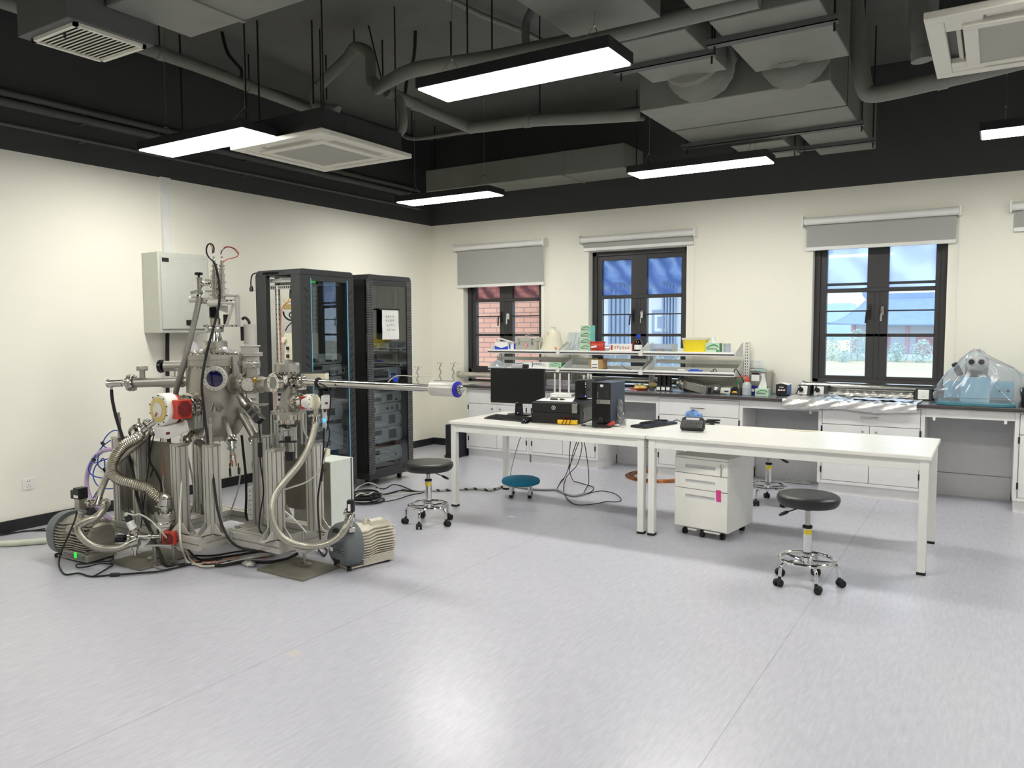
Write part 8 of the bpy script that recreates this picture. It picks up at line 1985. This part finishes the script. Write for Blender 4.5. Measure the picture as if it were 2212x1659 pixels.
for i, (pp, m, rd, lab) in enumerate((
        ([(655, 893, .15), (657, 930, .12), (668, 950, .1), (672, 960, .1)], 'cablew', .006, 'white cable left of the load lock pump'),
        ([(700, 925, .18), (699, 960, .18), (697, 1000, .2), (693, 1030, .2), (687, 1080, .22), (689, 1130, .3), (692, 1165, .36)], 'rubber', .006, 'black cable hanging from the display gauge'),
        ([(706, 910, .2), (712, 935, .18), (708, 960, .16), (700, 985, .15), (695, 1040, .15)], 'rubber', .0045, 'second black cable beside the display gauge'),
        ([(706, 968, .2), (698, 1000, .2), (683, 1025, .2), (660, 1042, .2), (632, 1052, .22), (614, 1058, .22)], 'cablew', .0055, 'pale cable swinging from the gauge across the right posts'),
        ([(615, 1104, .3), (632, 1118, .32), (645, 1132, .34), (655, 1142, .34), (662, 1152, .34)], 'cablew', .005, 'pale cable with black tip slanting down between the right posts'),
        ([(689, 828, .28), (700, 833, .28), (712, 845, .26), (713, 880, .24), (706, 930, .22)], 'rubber', .005, 'black lead from the clamp on the transfer rod'),
        ([(634, 925, .06), (606, 935, .06), (601, 955, .05), (600, 980, .05)], 'cableg', .0045, 'grey cable beside the linear drive'),
        ([(612, 918, .04), (618, 925, .05), (625, 922, .05)], 'rubber', .005, 'short black lead above the linear drive'))):
    run(lab, [L(*q) for q in pp], rd, m)
rnd = random.Random(21)
FL = []
def floor_run(label, pts, rad, m, lift=.0): return run(label, [onz(p, rad+.002+lift) for p in pts], rad, m, 'floor_cable', 'cables on the floor under the apparatus')
for i, (pts, m, rd, lab) in enumerate((
        ([(166, 1108), (160, 1128), (145, 1160), (132, 1190), (127, 1215), (132, 1232), (143, 1241), (170, 1238), (195, 1245), (228, 1243), (245, 1241)], 'rubber', .0055, 'black cable from the 10i pump valve down to the floor and the black joint'),
        ([(257, 1241), (300, 1238), (345, 1234), (390, 1224), (430, 1214), (480, 1206)], 'rubber', .0065, 'black cable running right from the black joint'),
        ([(241, 1193), (245, 1204), (238, 1212), (215, 1214), (190, 1218), (166, 1219), (168, 1226), (190, 1224), (215, 1218), (243, 1219), (232, 1228), (215, 1238), (203, 1244)], 'rubber', .005, 'black cable folded in a zigzag before the 10i pump'),
        ([(306, 1203), (316, 1214), (330, 1222), (350, 1228), (375, 1226), (410, 1216), (450, 1212)], 'cableg', .006, 'grey cable curving right past the left steel plate'),
        ([(326, 1198), (340, 1212), (362, 1222), (395, 1220), (440, 1212), (500, 1212)], 'rubber', .005, 'thin black cable curving right past the left steel plate'),
        ([(402, 1190), (412, 1210), (432, 1222), (462, 1222), (500, 1214), (545, 1204), (600, 1196)], 'cablew', .007, 'white cable in the bundle under the frame'),
        ([(400, 1180), (408, 1206), (425, 1216), (450, 1219), (490, 1212), (530, 1206), (575, 1202)], 'red', .006, 'red cable in the bundle under the frame'),
        ([(398, 1172), (404, 1196), (418, 1210), (445, 1214), (480, 1210), (520, 1202)], 'orange', .004, 'orange wire in the bundle under the frame'),
        ([(405, 1186), (430, 1208), (470, 1205), (520, 1198), (570, 1190), (640, 1184)], 'rubber', .008, 'thick black cable nearest the frame in the bundle'),
        ([(420, 1200), (460, 1200), (510, 1192), (560, 1186), (620, 1182)], 'rubber', .006, 'black cable deep under the frame'),
        ([(440, 1220), (480, 1221), (530, 1213), (580, 1214), (620, 1207), (642, 1196)], 'rubber', .011, 'thick black cable sweeping to the right steel plate'),
        ([(455, 1216), (505, 1208), (560, 1200), (610, 1192), (660, 1188)], 'cableg', .006, 'grey cable in the bundle under the frame'),
        ([(470, 1213), (520, 1206), (570, 1196), (625, 1190)], 'cablew', .005, 'second white cable in the bundle under the frame'),
        ([(688, 1188), (700, 1200), (706, 1190), (698, 1178), (704, 1168), (715, 1176)], 'rubber', .006, 'black cable looping beside the 6i pump'))):
    if i == 0: run(lab, [onz((166, 1106), .44), onz((162, 1122), .37), onz((148, 1156), .22), onz((133, 1190), .10), onz((127, 1216), .03)]+[onz(p, .008) for p in pts[5:]], rd, m, 'floor_cable', 'cables on the floor under the apparatus')
    else: floor_run(lab, pts, rd, m, .004*(i % 3))
a, c = onz((237, 1242), .012), onz((258, 1241), .012)
MB().obox((a+c)/2, ((c-a).length, .026, .022), (c-a).normalized(), V((0,0,1)).cross((c-a).normalized())).thing('cable_joint', 'blk', 'black inline joint box on the floor cable at the front left', 'connector', bevel=.006)
c = onz((537, 1218), .015); b = MB(); b.sph(c, (.055, .03, .016), 18, 10)
for v in b.bm.verts: v.co += V((rnd.gauss(0, .005), rnd.gauss(0, .004), abs(rnd.gauss(0, .003))))
b.thing('foil_crumple', 'foil', 'crumpled strip of foil on the floor before the frame', 'foil')
a = onz((0, 1174), .02); MB().tube([onz((-30, 1176), .022), onz((40, 1173), .022), onz((102, 1168), .022)], .022, 12).thing('drain_hose', mat('pale_green_hose', (206, 212, 192), .5), 'pale green hose on the floor running in from the left edge', 'hose')
for i, pp in enumerate(([(-10, 1153), (30, 1150), (60, 1147), (98, 1142)], [(-10, 1158), (25, 1152), (55, 1147), (100, 1146)])): floor_run(('upper', 'lower')[i]+' thin black cable on the floor along the left edge', pp, .005, 'rubber')
# white controller standing on the floor behind, with a smaller box on it
za = ony((716, 998), -3.99).z; yb = onx((763, 990), 2.125).y
r = thing('floor_controller', 'tall white metal box on the floor between the frame and the racks', 'controller', (1.93, (-3.99+yb)/2, 0))
MB().box(1.72, 2.125, -3.985, yb, .01, za).build('case', mat('mint_white_enamel', (224, 230, 222), .4, var=.02), r, .004)
MB().box(1.72, 2.12, -3.99, -3.985, .01, za-.01).build('front_plate', 'plate', r)
MB().box(2.118, 2.128, yb-.03, yb-.02, .01, za).build('seam', 'seam', r)
b = MB()
for z in (.06, za-.06): b.obox((2.06, -3.993, z), (.035, .006, .006), (1, 0, .3))
b.build('plate_handle', 'steelp', r)
MB().box(1.60, 1.92, -3.95, yb-.04, za, za+.055).thing('small_white_box', 'cream', 'flat cream box lying on top of the tall white metal box', 'box', bevel=.004)
a = L(680, 814, -.14); MB().obox(a, (.17, .10, .05), RH, TC, UPV).build('gauge_controller', 'cream', ll, .003); MB().obox(a+V((0,0,.027)), (.165, .095, .006), RH, TC, UPV).build('controller_lid', 'blk', ll)
